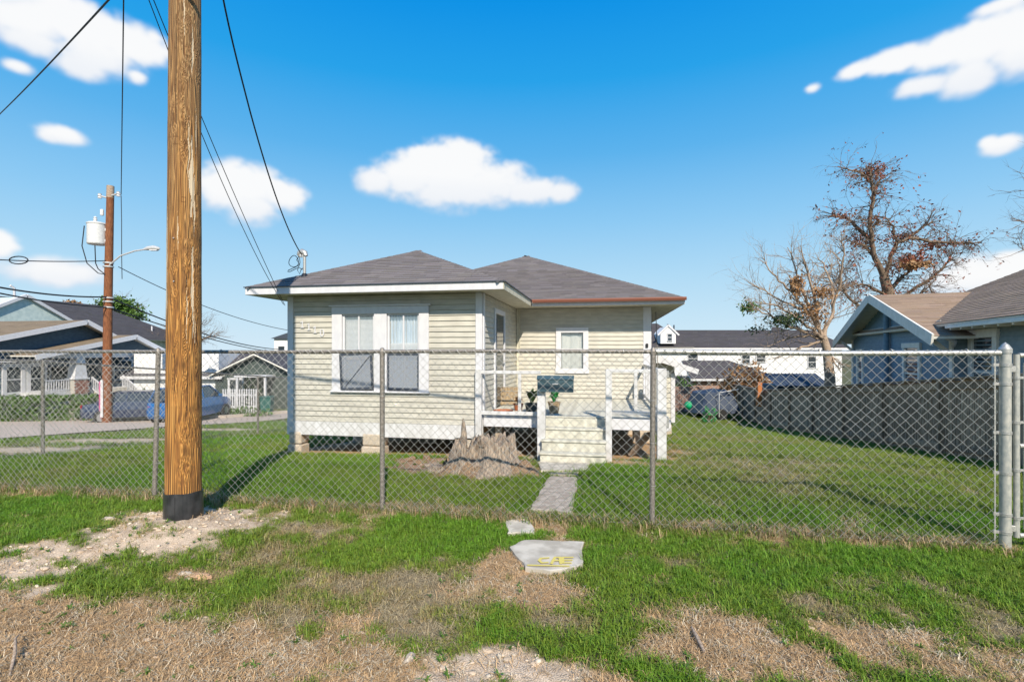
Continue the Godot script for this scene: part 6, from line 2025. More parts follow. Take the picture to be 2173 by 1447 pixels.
func make_car(called: String, label: String, at: Vector3, turn: float, paint: String, suv: bool) -> void:
	var c := thing(called, label, "car", on_ground(at, 0.04), turn)
	var L := 4.5
	var hw := 0.9
	# stations along the car: x, sill, belt, half width
	var st := [[-2.25, 0.45, 0.72, 0.72], [-2.15, 0.32, 0.92, 0.84], [-1.6, 0.28, 1.0, 0.9], [0.0, 0.26, 1.02, 0.92], [0.9, 0.28, 0.98, 0.91], [1.7, 0.3, 0.88, 0.88], [2.12, 0.34, 0.74, 0.8], [2.25, 0.44, 0.6, 0.68]]
	if suv:
		for s in st:
			s[2] += 0.12
	var mb := MB.new()
	for k in st.size() - 1:
		var a: Array = st[k]
		var b: Array = st[k + 1]
		for sg in [-1.0, 1.0]:
			var m0: float = (a[1] + a[2]) * 0.5
			var m1: float = (b[1] + b[2]) * 0.5
			var p := [Vector3(a[0], a[1], sg * a[3] * 0.94), Vector3(b[0], b[1], sg * b[3] * 0.94), Vector3(b[0], m1, sg * b[3]), Vector3(a[0], m0, sg * a[3]), Vector3(b[0], b[2], sg * b[3] * 0.93), Vector3(a[0], a[2], sg * a[3] * 0.93)]
			if sg > 0.0:
				mb.quad(p[0], p[1], p[2], p[3])
				mb.quad(p[3], p[2], p[4], p[5])
			else:
				mb.quad(p[1], p[0], p[3], p[2])
				mb.quad(p[2], p[3], p[5], p[4])
		mb.quad(Vector3(a[0], a[2], a[3] * 0.93), Vector3(b[0], b[2], b[3] * 0.93), Vector3(b[0], b[2], -b[3] * 0.93), Vector3(a[0], a[2], -a[3] * 0.93))
		mb.quad(Vector3(a[0], a[1], -a[3] * 0.94), Vector3(b[0], b[1], -b[3] * 0.94), Vector3(b[0], b[1], b[3] * 0.94), Vector3(a[0], a[1], a[3] * 0.94))
	for e in [0, st.size() - 1]:
		var a: Array = st[e]
		mb.quad(Vector3(a[0], a[1], a[3]), Vector3(a[0], a[1], -a[3]), Vector3(a[0], a[2], -a[3]), Vector3(a[0], a[2], a[3]))
	part(c, "body", mb, M[paint])
	var ry := 1.68 if suv else 1.42
	var gh := [[-2.0 if suv else -1.7, -1.75 if suv else -1.0], [1.15, 0.35]]
	var by := 1.12 if suv else 1.0
	var gl := MB.new()
	var A := [Vector3(gh[0][0], by, 0.82), Vector3(gh[1][0], by - 0.06, 0.82), Vector3(gh[1][1], ry, 0.66), Vector3(gh[0][1], ry, 0.66)]
	var B := []
	for p in A:
		B.append(Vector3(p.x, p.y, -p.z))
	gl.quad(A[0], A[1], A[2], A[3])
	gl.quad(B[1], B[0], B[3], B[2])
	gl.quad(A[1], B[1], B[2], A[2])
	gl.quad(B[0], A[0], A[3], B[3])
	part(c, "windows", gl, M.dark_glass)
	var rf := MB.new()
	rf.cbox(Vector3((gh[0][1] + gh[1][1]) * 0.5, ry + 0.015, 0), Vector3(gh[1][1] - gh[0][1] + 0.1, 0.06, 1.36), 0.025)
	for sg in [-1.0, 1.0]:
		for e in [[gh[0][0], gh[0][1]], [gh[1][0], gh[1][1]], [-0.5, -0.45]]:
			rf.beam(Vector3(e[0], by, sg * 0.825), Vector3(e[1], ry, sg * 0.67), 0.06, 0.05)
	part(c, "roof", rf, M[paint])
	for sx in [-1.4, 1.38]:
		for sg in [-1.0, 1.0]:
			var w := part(c, "wheel", MB.new().lathe(Vector3(sx, 0.33, sg * 0.85 - 0.1), [[0.2, 0.0], [0.31, 0.0], [0.33, 0.04], [0.33, 0.17], [0.31, 0.21], [0.2, 0.21]], 20, Vector3(0, 0, 1)), M.tyre)
			part(w, "rim", MB.new().lathe(Vector3(sx, 0.33, sg * 0.85 - 0.09), [[0.0, 0.0], [0.21, 0.01], [0.21, 0.19], [0.0, 0.19]], 16, Vector3(0, 0, 1)), M.rim)
	for sg in [-1.0, 1.0]:
		part(c, "headlight", MB.new().cbox(Vector3(2.14, 0.66 + (0.08 if suv else 0.0), sg * 0.6), Vector3(0.16, 0.14, 0.3), 0.03), M.lamp_clear)
		part(c, "tail_light", MB.new().cbox(Vector3(-2.18, 0.82, sg * 0.66), Vector3(0.1, 0.2, 0.2), 0.03), M.lamp_red)
		part(c, "mirror", MB.new().cbox(Vector3(0.75, by + 0.06, sg * 0.98), Vector3(0.12, 0.14, 0.2), 0.03), M[paint])
	part(c, "grille", MB.new().cbox(Vector3(2.24, 0.5, 0), Vector3(0.05, 0.16, 1.0), 0.01), M.tyre)
	part(c, "bumper", MB.new().cbox(Vector3(2.2, 0.38, 0), Vector3(0.14, 0.14, 1.5), 0.03), M.tyre)

# ---------------------------------------------------------------- trees and shrubs
func twig(mb: MB, tips: Array, p: Vector3, dir: Vector3, ln: float, r: float, depth: int, rg: RandomNumberGenerator, droop: float) -> void:
	var pts := [p]
	var rad := [r]
	var q := p
	var d := dir
	for k in 3:
		d = (d + Vector3(rg.randf_range(-1, 1), rg.randf_range(-1, 1) - droop, rg.randf_range(-1, 1)) * 0.28).normalized()
		q += d * ln / 3.0
		pts.append(q)
		rad.append(r * (1.0 - 0.26 * (k + 1)))
	mb.tube(pts, rad, 4 if r < 0.03 else 5, false)
	tips.append([q, d])
	if depth > 0:
		for k in (3 if depth > 1 else 2):
			var at: Vector3 = pts[1 + rg.randi() % 3]
			var nd := (d + Vector3(rg.randf_range(-1, 1), rg.randf_range(-0.8, 1.0), rg.randf_range(-1, 1)) * 0.9).normalized()
			twig(mb, tips, at, nd, ln * rg.randf_range(0.55, 0.8), r * 0.5, depth - 1, rg, droop)

func leaf_cloud(mb: MB, c: Vector3, rad: Vector3, n: int, size: float, rg: RandomNumberGenerator) -> void:
	for k in n:
		var p := Vector3(rg.randfn(), rg.randfn(), rg.randfn()) * 0.5
		p = c + p * rad
		var a := Vector3(rg.randf_range(-1, 1), rg.randf_range(-1, 1), rg.randf_range(-1, 1)).normalized()
		var b := a.cross(Vector3(rg.randf_range(-1, 1), rg.randf_range(-1, 1), rg.randf_range(-1, 1))).normalized()
		var s := size * rg.randf_range(0.6, 1.3)
		var g := rg.randf_range(0.55, 1.45)
		mb.col = Color(g * rg.randf_range(0.9, 1.15), g, g * rg.randf_range(0.8, 1.1))
		mb.quad(p - a * s, p - b * s * 0.45, p + a * s, p + b * s * 0.45)
	mb.col = Color.WHITE

func limb_tree(called: String, label: String, d: float, trunk: Array, limbs: Array, seed_: int, bark_: String, twig_len: float, droop: float, clumps: Array, foot_drop := true, per := 1.0) -> void:
	# trunk and limbs are drawn in pixels of the photograph at distance d, each with its own lean in depth
	var rg := RandomNumberGenerator.new()
	rg.seed = seed_
	var s := d / F
	var base := P(trunk[0][0], trunk[0][1], d)
	base.y = hgt(base.x, -base.z)
	var t := thing(called, label, "tree", base)
	var mb := MB.new()
	var pts := [Vector3(0, -0.2, 0)]
	var rad := [trunk[0][2] * s * 1.35]
	for e in trunk:
		pts.append(P(e[0], e[1], d) - base)
		rad.append(e[2] * s * 0.9)
	mb.tube(pts, rad, 10)
	part(t, "trunk", mb, M[bark_])
	var lm := MB.new()
	var tips := []
	for l in limbs:
		var path := []
		var rr := []
		var skew := rg.randf_range(-0.35, 0.35)
		var p0 := P(l[0][0], l[0][1], d)
		for e in l:
			var run := Vector2(e[0] - l[0][0], e[1] - l[0][1]).length() * s
			path.append(P(e[0], e[1], d + run * skew) - base)
			rr.append(e[2] * s * 0.72)
		# roughen the limb
		var fine := []
		var fr := []
		for k in path.size() - 1:
			for q in 4:
				var u := q / 4.0
				fine.append((path[k] as Vector3).lerp(path[k + 1], u) + (Vector3(rg.randf_range(-1, 1), rg.randf_range(-1, 1), rg.randf_range(-1, 1)) * 0.05 if k + q > 0 else Vector3.ZERO))
				fr.append(lerpf(rr[k], rr[k + 1], u))
		fine.append(path[-1])
		fr.append(rr[-1])
		lm.tube(fine, fr, 6)
		var ln := 0.0
		for k in range(1, fine.size()):
			ln += (fine[k] as Vector3).distance_to(fine[k - 1])
		var n := int(ln * 6.0 * per)
		for k in n:
			var i := 1 + rg.randi() % (fine.size() - 1)
			var dir: Vector3 = (fine[i] - fine[i - 1]).normalized()
			var nd := (dir * 0.7 + Vector3(rg.randf_range(-1, 1), rg.randf_range(-0.7, 1.1) - droop * 0.5, rg.randf_range(-1, 1))).normalized()
			twig(lm, tips, fine[i], nd, twig_len * rg.randf_range(0.5, 1.2), minf(fr[i] * 0.6, 0.028), 2, rg, droop)
	part(t, "branches", lm, M[bark_])
	var by := {}
	for c in clumps:
		var name_: String = c[4]
		if not by.has(name_):
			by[name_] = MB.new()
		leaf_cloud(by[name_], P(c[0], c[1], d + rg.randf_range(-1.2, 1.2)) - base, Vector3(c[2] * s, c[3] * s, c[2] * s), c[5], c[6], rg)
	if by.has("leaf_rust"):
		for k in tips.size():
			if rg.randf() < 0.2:
				leaf_cloud(by["leaf_rust"], tips[k][0], Vector3(0.12, 0.12, 0.12), 2, 0.09, rg)
	for name_ in by:
		part(t, "leaves", by[name_], M[name_])

func make_trees() -> void:
	limb_tree("dying_tree", "tall half dead tree with rusty withered leaves behind the bungalow", 30.0,
		[[1893, 720, 15], [1893, 650, 14], [1888, 625, 12], [1876, 585, 9.5]],
		[
			[[1876, 585, 9], [1858, 548, 7], [1850, 510, 6.5], [1847, 460, 5.5], [1855, 415, 5], [1850, 385, 4], [1846, 360, 2]],
			[[1850, 388, 4], [1825, 365, 3], [1785, 355, 1.2]], [[1855, 400, 4], [1872, 380, 2.5], [1890, 368, 1]],
			[[1850, 510, 5.5], [1822, 485, 5], [1795, 462, 4], [1768, 455, 2]],
			[[1858, 545, 5], [1835, 520, 3.5], [1815, 515, 1.5]],
			[[1880, 590, 7], [1888, 555, 5.5], [1905, 515, 5], [1935, 503, 4.5], [1985, 515, 4], [2035, 517, 3], [2082, 513, 1.3]],
			[[1905, 515, 4], [1898, 480, 3], [1880, 462, 2], [1858, 458, 1.2]], [[1935, 503, 4], [1960, 480, 3], [1985, 470, 1.5]],
			[[1888, 620, 7], [1912, 590, 4.5], [1935, 570, 3], [1965, 560, 1.2]],
			[[1893, 640, 6], [1935, 618, 5], [1985, 585, 4], [2010, 560, 3], [2022, 538, 1.3]],
			[[1888, 630, 5], [1850, 610, 3.5], [1815, 600, 2.5], [1790, 615, 1]],
			[[1890, 650, 5], [1840, 660, 4], [1800, 630, 3.5], [1780, 600, 3], [1790, 560, 1.2]],
			[[1893, 660, 5], [1935, 640, 3], [1970, 610, 2], [1990, 640, 1]],
		], 31, "bark", 1.0, 0.35,
		[[1850, 368, 26, 18, "leaf_rust", 420, 0.10], [1790, 455, 22, 14, "leaf_rust", 100, 0.09], [1830, 510, 30, 14, "leaf_rust", 320, 0.09], [1915, 505, 30, 12, "leaf_rust", 320, 0.09], [1980, 520, 34, 12, "leaf_rust", 320, 0.09], [2040, 515, 28, 8, "leaf_rust", 90, 0.08], [1935, 555, 30, 18, "leaf_rust", 560, 0.11], [1862, 470, 9, 12, "leaf_tan", 60, 0.10], [1940, 563, 24, 7, "leaf_tan", 320, 0.11], [1810, 605, 22, 14, "leaf_rust", 90, 0.09], [1955, 445, 26, 14, "leaf_rust", 36, 0.09], [1900, 620, 40, 30, "leaf_rust", 90, 0.08], [2065, 513, 20, 8, "leaf_rust", 36, 0.09]], true, 1.8)
	limb_tree("bare_tree", "pale bare multi stemmed tree with ivy clumps left of the bungalow", 24.0,
		[[1762, 800, 11], [1755, 740, 9], [1748, 715, 8]],
		[
			[[1750, 725, 7], [1735, 690, 5.5], [1705, 650, 4.5], [1670, 610, 3.2], [1640, 580, 2.2], [1618, 545, 1]],
			[[1748, 720, 6], [1725, 700, 4.5], [1690, 672, 3.5], [1650, 650, 2.5], [1605, 640, 1]],
			[[1735, 690, 5], [1715, 640, 3.8], [1690, 580, 2.6], [1672, 525, 1]],
			[[1735, 692, 5], [1730, 630, 3.8], [1712, 570, 2.6], [1700, 520, 1]],
			[[1750, 715, 6], [1768, 660, 4.5], [1765, 600, 3.4], [1748, 560, 2], [1735, 545, 1]],
			[[1768, 660, 4], [1785, 600, 3], [1790, 540, 2], [1785, 490, 1]],
			[[1750, 722, 5], [1720, 712, 3.5], [1680, 715, 2.6], [1630, 735, 1]],
			[[1745, 725, 4], [1690, 740, 2.6], [1650, 760, 1.2]],
			[[1715, 705, 5], [1680, 695, 4], [1655, 680, 3.5], [1625, 665, 2.4], [1600, 655, 1.2]],
			[[1705, 655, 4], [1660, 640, 2.6], [1620, 615, 1.8], [1590, 600, 0.9]],
			[[1755, 740, 4], [1770, 765, 2.6], [1785, 790, 1.2]],
		], 47, "bark_pale", 1.1, -0.1,
		[[1592, 652, 20, 13, "leaf_green", 260, 0.09], [1665, 680, 34, 14, "leaf_dark", 420, 0.085], [1700, 668, 24, 12, "leaf_tan", 160, 0.08], [1690, 606, 14, 20, "leaf_tan", 420, 0.09], [1745, 620, 22, 14, "leaf_tan", 280, 0.08], [1605, 700, 22, 10, "leaf_dark", 70, 0.08], [1730, 660, 26, 22, "leaf_tan", 300, 0.08]], true, 0.85)
	limb_tree("bare_tree", "dark bare tree reaching in above the bungalow's main roof", 26.0,
		[[2317, 720, 16], [2312, 560, 13], [2304, 470, 10]],
		[
			[[2310, 560, 8], [2267, 535, 5], [2217, 520, 3.5], [2162, 535, 1.2]], [[2307, 500, 8], [2252, 480, 5], [2202, 475, 3], [2150, 468, 1]],
			[[2304, 470, 8], [2257, 430, 5], [2207, 395, 3], [2182, 360, 1]], [[2304, 470, 8], [2272, 390, 5], [2232, 330, 3], [2207, 300, 1.2]],
			[[2267, 535, 4], [2227, 510, 3], [2192, 500, 1]], [[2257, 430, 4], [2222, 440, 3], [2187, 435, 1]],
		], 53, "bark", 1.1, 0.0, [], true, 0.55)
	limb_tree("far_bare_tree", "faint bare tree beyond the street behind the pole", 52.0,
		[[405, 800, 5], [403, 745, 4.5], [402, 730, 4]],
		[[[402, 735, 3], [385, 705, 2], [365, 690, 1]], [[402, 735, 3], [410, 700, 2], [425, 690, 1]], [[402, 732, 3], [400, 695, 2], [396, 675, 1]], [[402, 738, 3], [430, 720, 2], [452, 712, 1]], [[402, 738, 3], [372, 725, 2], [345, 722, 1]]], 61, "bark", 1.5, 0.0, [], true, 1.0)
	limb_tree("oak_tree", "rounded green oak behind the lamp pole", 60.0,
		[[252, 800, 6], [252, 720, 5.5], [252, 690, 5]],
		[[[252, 690, 4], [235, 660, 2.5], [222, 645, 1.2]], [[252, 690, 4], [258, 655, 2.5], [250, 635, 1.2]], [[252, 690, 4], [275, 665, 2.5], [290, 655, 1.2]]], 67, "bark", 1.2, 0.0,
		[[245, 642, 26, 12, "leaf_green", 900, 0.2], [265, 655, 26, 14, "leaf_green", 900, 0.2], [225, 645, 16, 9, "leaf_green", 350, 0.2], [282, 668, 20, 12, "leaf_green", 600, 0.2], [262, 678, 24, 12, "leaf_dark", 600, 0.2], [150, 641, 14, 4, "leaf_tan", 90, 0.2], [206, 652, 10, 5, "leaf_green", 100, 0.2]], true, 0.6)

func bush(called: String, label: String, cat: String, at: Vector3, rad: Vector3, n: int, size: float, m: String, sd: int, turn := 0.0, boxy := false) -> void:
	var rg := RandomNumberGenerator.new()
	rg.seed = sd
	var b := thing(called, label, cat, on_ground(at), turn)
	var mb := MB.new()
	if boxy:
		for k in n:
			var p := Vector3(rg.randf_range(-1, 1), rg.randf_range(0.02, 1), rg.randf_range(-1, 1))
			var face := rg.randi() % 3
			if face == 0:
				p.y = 1.0 + rg.randf_range(-0.1, 0.08)
			elif face == 1:
				p.z = 1.0 + rg.randf_range(-0.15, 0.1)
			p *= rad
			leaf_cloud(mb, p, Vector3(0.1, 0.1, 0.1), 2, size, rg)
	else:
		for k in n / 6:
			var v := Vector3(rg.randfn(), absf(rg.randfn()), rg.randfn()).normalized() * pow(rg.randf(), 0.4)
			leaf_cloud(mb, v * rad + Vector3(0, rad.y * 0.1, 0), rad * 0.18, 6, size, rg)
	part(b, "leaves", mb, M[m])
	var tw := MB.new()
	for k in 7:
		var q := Vector3(rg.randf_range(-0.6, 0.6) * rad.x, rad.y * 0.7, rg.randf_range(-0.5, 0.5) * rad.z)
		tw.tube([Vector3(q.x * 0.5, -0.05, q.z * 0.5), q], [0.02, 0.008], 5)
	part(b, "stems", tw, M.bark)

func make_shrubs() -> void:
	var a := on_ground(P(-60, 885, 24.4))
	var b := on_ground(P(222, 885, 25.6))
	var turn := atan2(-(b.z - a.z), b.x - a.x)
	bush("clipped_hedge", "clipped green hedge in front of the navy house", "hedge", (a + b) * 0.5, Vector3(a.distance_to(b) * 0.5, 1.15, 0.5), 2600, 0.09, "leaf_green", 71, turn, true)
	bush("shrub", "round green shrub below the porch of the navy house", "shrub", P(308, 872, 27.5), Vector3(1.1, 1.3, 0.7), 700, 0.1, "leaf_green", 72)
	bush("shrub", "bushy olive shrub in front of the dark green cottage", "shrub", P(532, 870, 29.5), Vector3(0.7, 1.8, 0.6), 700, 0.09, "leaf_dark", 73)
	bush("shrub", "low green shrub row along the kerb by the cottage", "shrub", P(510, 880, 27.6), Vector3(2.2, 0.45, 0.4), 700, 0.08, "leaf_green", 74)
	bush("rusty_shrub", "large rust brown shrub behind the board fence", "shrub", P(1585, 850, 31.0), Vector3(1.9, 2.7, 1.2), 3600, 0.13, "leaf_tan", 75)
	bush("shrub", "dark green shrub against the lean-to of the cream house", "shrub", P(1452, 860, 31.5), Vector3(0.9, 1.9, 0.8), 900, 0.1, "leaf_green", 76)
	bush("garden_plant", "pale green weed in front of the covered trailer", "plant", P(1508, 880, 25.5), Vector3(0.4, 0.75, 0.4), 220, 0.07, "leaf_bright", 77)

# ---------------------------------------------------------------- grass, straw, stones
func tuft(sd: int, blades: int, high: float, spread: float, wide: float, flop: float) -> ArrayMesh:
	var rg := RandomNumberGenerator.new()
	rg.seed = sd
	var mb := MB.new()
	for k in blades:
		var an := rg.randf() * TAU
		var out := Vector3(cos(an), 0, sin(an))
		var b := Vector3(rg.randf_range(-1, 1), 0, rg.randf_range(-1, 1)) * spread
		var hh := high * rg.randf_range(0.5, 1.15)
		var lean := flop * rg.randf_range(0.3, 1.2)
		var m := b + out * hh * lean * 0.35 + Vector3(0, hh * 0.6, 0)
		var t := b + out * hh * lean * 1.1 + Vector3(0, hh * (1.0 - 0.35 * minf(lean, 1.5)), 0)
		var s := out.cross(Vector3.UP).rotated(Vector3.UP, rg.randf_range(-0.6, 0.6)) * wide
		var g := rg.randf_range(0.7, 1.25)
		mb.col = Color(g * rg.randf_range(0.88, 1.2), g, g * rg.randf_range(0.7, 1.1))
		mb.quad(b - s, b + s, m + s * 0.8, m - s * 0.8)
		mb.tri(m - s * 0.8, m + s * 0.8, t)
	return mb.mesh()

func straw(sd: int, n: int, span: float, wide: float) -> ArrayMesh:
	var rg := RandomNumberGenerator.new()
	rg.seed = sd
	var mb := MB.new()
	for k in n:
		var an := rg.randf() * TAU
		var out := Vector3(cos(an), 0, sin(an))
		var b := Vector3(rg.randf_range(-1, 1), 0, rg.randf_range(-1, 1)) * span + Vector3(0, rg.randf_range(0.0, 0.012), 0)
		var ln := span * rg.randf_range(0.5, 1.3)
		var m := b + out * ln * 0.5 + Vector3(0, rg.randf_range(0.004, 0.03), 0)
		var t := b + (out + Vector3(rg.randf_range(-0.3, 0.3), 0, rg.randf_range(-0.3, 0.3))) * ln + Vector3(0, rg.randf_range(0.0, 0.025), 0)
		var s := out.cross(Vector3.UP) * wide
		var g := rg.randf_range(0.65, 1.25)
		mb.col = Color(g, g, g)
		mb.quad(b - s, b + s, m + s, m - s)
		mb.tri(m - s, m + s, t)
	return mb.mesh()

func pebble(sd: int) -> ArrayMesh:
	var rg := RandomNumberGenerator.new()
	rg.seed = sd
	var sp := SphereMesh.new()
	sp.radial_segments = 7
	sp.rings = 4
	sp.radius = 1.0
	sp.height = 1.5
	var ar := sp.get_mesh_arrays()
	var v: PackedVector3Array = ar[Mesh.ARRAY_VERTEX]
	var nz := FastNoiseLite.new()
	nz.seed = sd
	nz.frequency = 0.8
	for k in v.size():
		v[k] *= 1.0 + 0.5 * nz.get_noise_3dv(v[k])
	ar[Mesh.ARRAY_VERTEX] = v
	var st := SurfaceTool.new()
	var am := ArrayMesh.new()
	am.add_surface_from_arrays(Mesh.PRIMITIVE_TRIANGLES, ar)
	return am

func scatter(called: String, label: String, mesh: Mesh, m: Material, where: Array, cols: Array) -> void:
	if where.is_empty():
		return
	var mm := MultiMesh.new()
	mm.transform_format = MultiMesh.TRANSFORM_3D
	mm.use_colors = true
	mm.mesh = mesh
	mm.instance_count = where.size()
	for k in where.size():
		mm.set_instance_transform(k, where[k])
		mm.set_instance_color(k, cols[k])
	var o := MultiMeshInstance3D.new()
	o.name = numbered(called)
	o.multimesh = mm
	o.material_override = m
	add_child(o, true)
	metas(o, label, "", "", "stuff")

func paved(x: float, deep: float) -> bool:
	# kept clear of grass: slabs, house, stump, pole, street
	for e in clear_spots:
		if Geometry2D.is_point_in_polygon(Vector2(x, deep), e):
			return true
	if deep > DF - 0.1 and deep < DB and x > WL - 0.05 and x < WR + 0.05:
		return true
	if deep > 9.3 and deep < DB and x >= WR and x < HR + 0.05:
		return true
	var dx := x - POLE.x
	var dz := deep + POLE.z
	return dx * dx + dz * dz < 0.05

var clear_spots := []

func make_grass() -> void:
	for q in [[[1112, 1153], [1236, 1157], [1238, 1208], [1170, 1222], [1118, 1213], [1082, 1168]], [[1072, 1108], [1125, 1112], [1138, 1136], [1078, 1138]], [[1166, 1014], [1224, 1016], [1224, 1045], [1212, 1094], [1126, 1086], [1148, 1044]], [[1140, 970], [1255, 970], [1246, 1003], [1150, 1003]], [[1128, 955], [1300, 955], [1300, 985], [1128, 985]],
		[[-420, 970], [-150, 945], [0, 932], [150, 921], [350, 907], [480, 900], [605, 889], [760, 878], [760, 866], [605, 877], [480, 887], [350, 892], [150, 893], [0, 893], [-420, 895]]]:
		var pk := PackedVector2Array()
		for e in q:
			var p := G(e[0], e[1])
			pk.append(Vector2(p.x, -p.z))
		clear_spots.append(pk)
	var gm := mat("grass_blade", Color.WHITE, 0.55)
	gm.vertex_color_use_as_albedo = true
	gm.backlight_enabled = true
	gm.backlight = Color(0.7, 0.7, 0.7)
	gm.metallic_specular = 0.35
	var sm := mat("straw_blade", Color.WHITE, 0.85)
	sm.vertex_color_use_as_albedo = true
	var tufts := [tuft(1, 12, 0.056, 0.035, 0.0022, 0.9), tuft(2, 13, 0.045, 0.04, 0.0026, 1.3), tuft(3, 9, 0.085, 0.03, 0.0022, 0.8)]
	var straws := [straw(1, 12, 0.07, 0.0016), straw(2, 10, 0.10, 0.0020)]
	var stones := [pebble(1), pebble(2), pebble(3)]
	var tw := [[], [], []]
	var tc := [[], [], []]
	var sw := [[], []]
	var sc := [[], []]
	var cw := []
	var cc := []
	var pw := [[], [], []]
	var pc := [[], [], []]
	var rg := RandomNumberGenerator.new()
	rg.seed = 101
	# zones: x from, x to, deep from, deep to, tufts per square metre
	for z in [[-5.2, 5.2, 1.7, 3.4, 950.0], [-8.2, 5.6, 3.4, 5.7, 900.0], [-10.4, 8.0, 5.7, 9.3, 470.0], [-10.4, -6.3, 9.3, 16.0, 200.0], [1.1, 7.8, 9.3, 15.0, 260.0], [1.1, 7.8, 15.0, 24.0, 110.0], [1.1, 7.8, 24.0, 33.0, 45.0], [-16.0, -10.4, 6.5, 21.0, 55.0], [-30.0, -10.0, 16.0, 32.0, 20.0]]:
		var n := int((z[1] - z[0]) * (z[3] - z[2]) * z[4])
		for k in n:
			var x := rg.randf_range(z[0], z[1])
			var deep := rg.randf_range(z[2], z[3])
			if paved(x, deep):
				continue
			var bk := bare_at(x, deep)
			var b: float = bk[0]
			var lush := 1.0 - smoothstep(0.05, 1.05, b)
			var far := deep > 9.0
			var sc_far := 1.0 if deep < 6.0 else (1.25 if deep < 10.0 else (1.7 if deep < 16.0 else 2.4))
			if rg.randf() < lush + 0.02:
				var size := (0.55 + 0.75 * lush) * rg.randf_range(0.7, 1.2)
				var i := rg.randi() % 3
				var patch := n_patch.get_noise_2d(x * 6.0 + 300.0, deep * 6.0)
				var dryness := clampf(0.22 + (1.0 - lush) * 0.75 + patch * 0.5 + rg.randf_range(-0.16, 0.16), 0.0, 1.0)
				if bk[1] == 3 and b > 0.15:
					dryness = clampf(dryness + 0.25, 0.0, 1.0)
				if x > 1.1 and deep > 6.6:
					dryness = clampf(dryness * 0.6 + 0.34, 0.0, 0.72)
				var c := Color(0.135, 0.285, 0.022).lerp(Color(0.235, 0.275, 0.045), dryness * 1.3 if dryness < 0.5 else 0.65).lerp(Color(0.38, 0.30, 0.16), smoothstep(0.5, 0.95, dryness))
				var g := rg.randf_range(0.8, 1.2)
				var wide := sc_far
				var t := Transform3D(Basis(Vector3.UP, rg.randf() * TAU).scaled(Vector3(size * wide, size * minf(sc_far, 1.3) * 0.85, size * wide)), Vector3(x, hgt(x, deep) - 0.005, -deep))
				tw[i].append(t)
				tc[i].append(Color(c.r * g, c.g * g, c.b * g))
			elif bk[1] != 2 and rg.randf() < (0.62 if bk[1] == 0 else (0.5 if bk[1] == 3 else 0.10)) * (0.6 if far else 1.0):
				var i := rg.randi() % 2
				var g := rg.randf_range(0.55, 1.15)
				var c := Color(0.56, 0.37, 0.19)
				if bk[1] == 3:
					c = Color(0.45, 0.36, 0.21)
				elif rg.randf() < 0.25:
					c = Color(0.66, 0.55, 0.39)
				sw[i].append(Transform3D(Basis(Vector3.UP, rg.randf() * TAU).scaled(Vector3.ONE * rg.randf_range(0.6, 1.1) * minf(sc_far, 1.5)), Vector3(x, hgt(x, deep) + 0.002, -deep)))
				sc[i].append(Color(c.r * g, c.g * g, c.b * g))
			if bk[1] != 3 and b > 0.5 and not far and rg.randf() < (0.16 if bk[1] == 1 else 0.03):
				var s := 0.006 + 0.022 * pow(rg.randf(), 4.0)
				var g := rg.randf_range(0.75, 1.1)
				cw.append(Transform3D(Basis.from_euler(Vector3(rg.randf() * 0.5, rg.randf() * 6.0, rg.randf() * 0.5)).scaled(Vector3(s * 1.4, s * 0.6, s)), Vector3(x, hgt(x, deep) + s * 0.1, -deep)))
				cc.append(Color(0.58 * g, 0.455 * g, 0.335 * g))
			if bk[1] == 1 and b > 0.55 and not far and rg.randf() < 0.30:
				var i := rg.randi() % 3
				var s := 0.004 + 0.015 * pow(rg.randf(), 6.0)
				var g := rg.randf_range(0.7, 1.15)
				pw[i].append(Transform3D(Basis.from_euler(Vector3(rg.randf() * 3.0, rg.randf() * 6.0, rg.randf() * 3.0)).scaled(Vector3(s * 1.3, s, s)), Vector3(x, hgt(x, deep) + s * 0.3, -deep)))
				pc[i].append(Color(0.56 * g, 0.48 * g, 0.385 * g))
	# weeds and uncut dead grass caught along the fence, broad-leaved weeds in the verge
	var ww := []
	var wc := []
	for k in 2600:
		var x := rg.randf_range(-10.3, 3.7)
		var deep := 5.53 + rg.randfn() * 0.09
		var g := rg.randf_range(0.7, 1.2)
		var s := rg.randf_range(0.7, 1.9)
		var c := Color(0.46, 0.36, 0.2) if rg.randf() < 0.6 else Color(0.16, 0.24, 0.04)
		tw[2].append(Transform3D(Basis(Vector3.UP, rg.randf() * TAU).scaled(Vector3(s, s * 0.9, s)), Vector3(x, hgt(x, deep), -deep)))
		tc[2].append(Color(c.r * g, c.g * g, c.b * g))
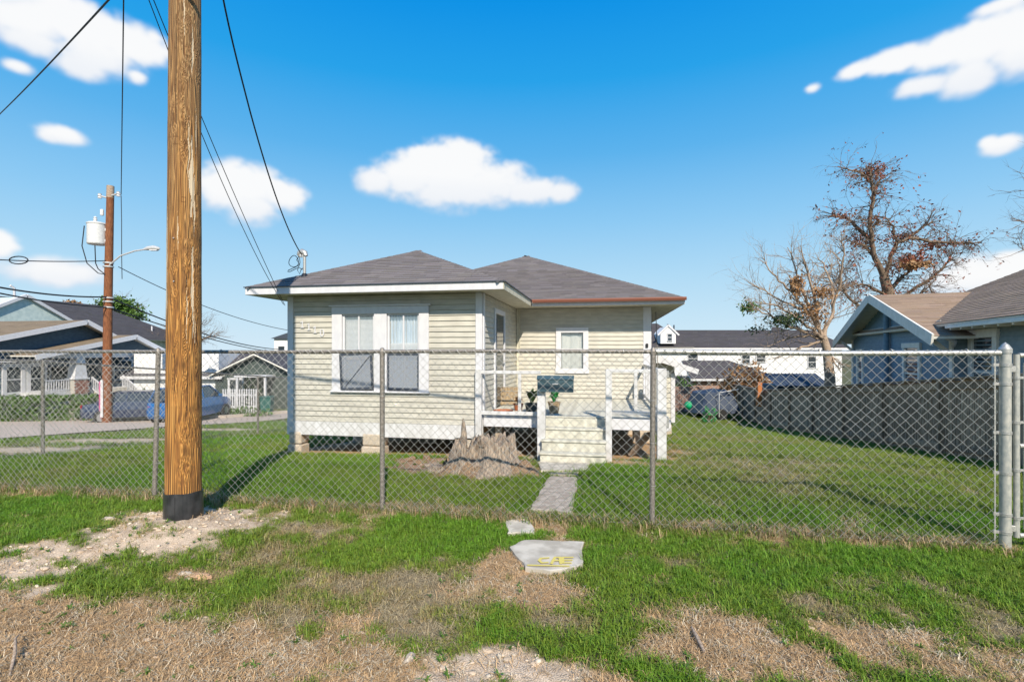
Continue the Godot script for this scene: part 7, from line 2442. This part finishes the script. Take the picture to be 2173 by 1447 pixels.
	for k in 3000:
		var x := rg.randf_range(-7.0, 5.0)
		var deep := rg.randf_range(2.0, 9.0)
		if paved(x, deep) or n_patch.get_noise_2d(x * 16.0 + 500.0, deep * 16.0) < 0.02:
			continue
		var g := rg.randf_range(0.7, 1.25)
		var s := rg.randf_range(0.3, 0.8)
		ww.append(Transform3D(Basis(Vector3.UP, rg.randf() * TAU).scaled(Vector3(s, s, s)), Vector3(x, hgt(x, deep) + 0.008, -deep)))
		wc.append(Color(0.10 * g, 0.20 * g, 0.03 * g))
	scatter("low_weeds", "flat broad leaved weeds in the grass", tuft(9, 7, 0.05, 0.012, 0.009, 1.9), gm, ww, wc)
	for i in 3:
		scatter("lawn_grass", ["short green grass blades of the verge and yard", "flattened green grass between the taller blades", "longer green grass blades in lush clumps"][i], tufts[i], gm, tw[i], tc[i])
	for i in 2:
		scatter("dry_straw", ["short dry straw lying on the bare soil", "long dry straw lying on the bare soil"][i], straws[i], sm, sw[i], sc[i])
	var pm := mat("pebble_stone", Color.WHITE, 0.9)
	pm.vertex_color_use_as_albedo = true
	scatter("soil_clods", "crumbly clods of dug tan soil", stones[1], pm, cw, cc)
	for i in 3:
		scatter("gravel", ["pale gravel in the spoil round the pole", "chalky crumbs of clay round the pole", "small stones in the bare soil"][i], stones[i], pm, pw[i], pc[i])

func _ready() -> void:
	rng.seed = 7
	n_patch.seed = 2
	n_patch.frequency = 0.055
	n_patch.fractal_octaves = 3
	n_mid.seed = 6
	n_mid.frequency = 0.22
	n_mid.fractal_octaves = 3
	n_fine.seed = 8
	n_fine.frequency = 0.9
	n_fine.fractal_octaves = 3
	make_view()
	make_materials()
	make_blobs()
	make_ground()
	make_street()
	make_walk()
	make_house()
	make_porch_things()
	make_fences()
	make_wood_fence()
	make_pole()
	make_wires()
	make_mast()
	make_stump()
	make_litter()
	make_right_neighbour()
	make_left_neighbours()
	make_right_far()
	make_far_pole()
	make_car("parked_suv", "bright blue sport utility car parked behind the wooden pole", P(408, 885, 25.6), asin(SN) + 1.6, "car_blue", true)
	make_car("parked_car", "dark navy car parked by the shrub in front of the porch", P(300, 892, 25.2), asin(SN) + 0.5, "car_navy", false)
	make_trees()
	make_shrubs()
	make_grass()
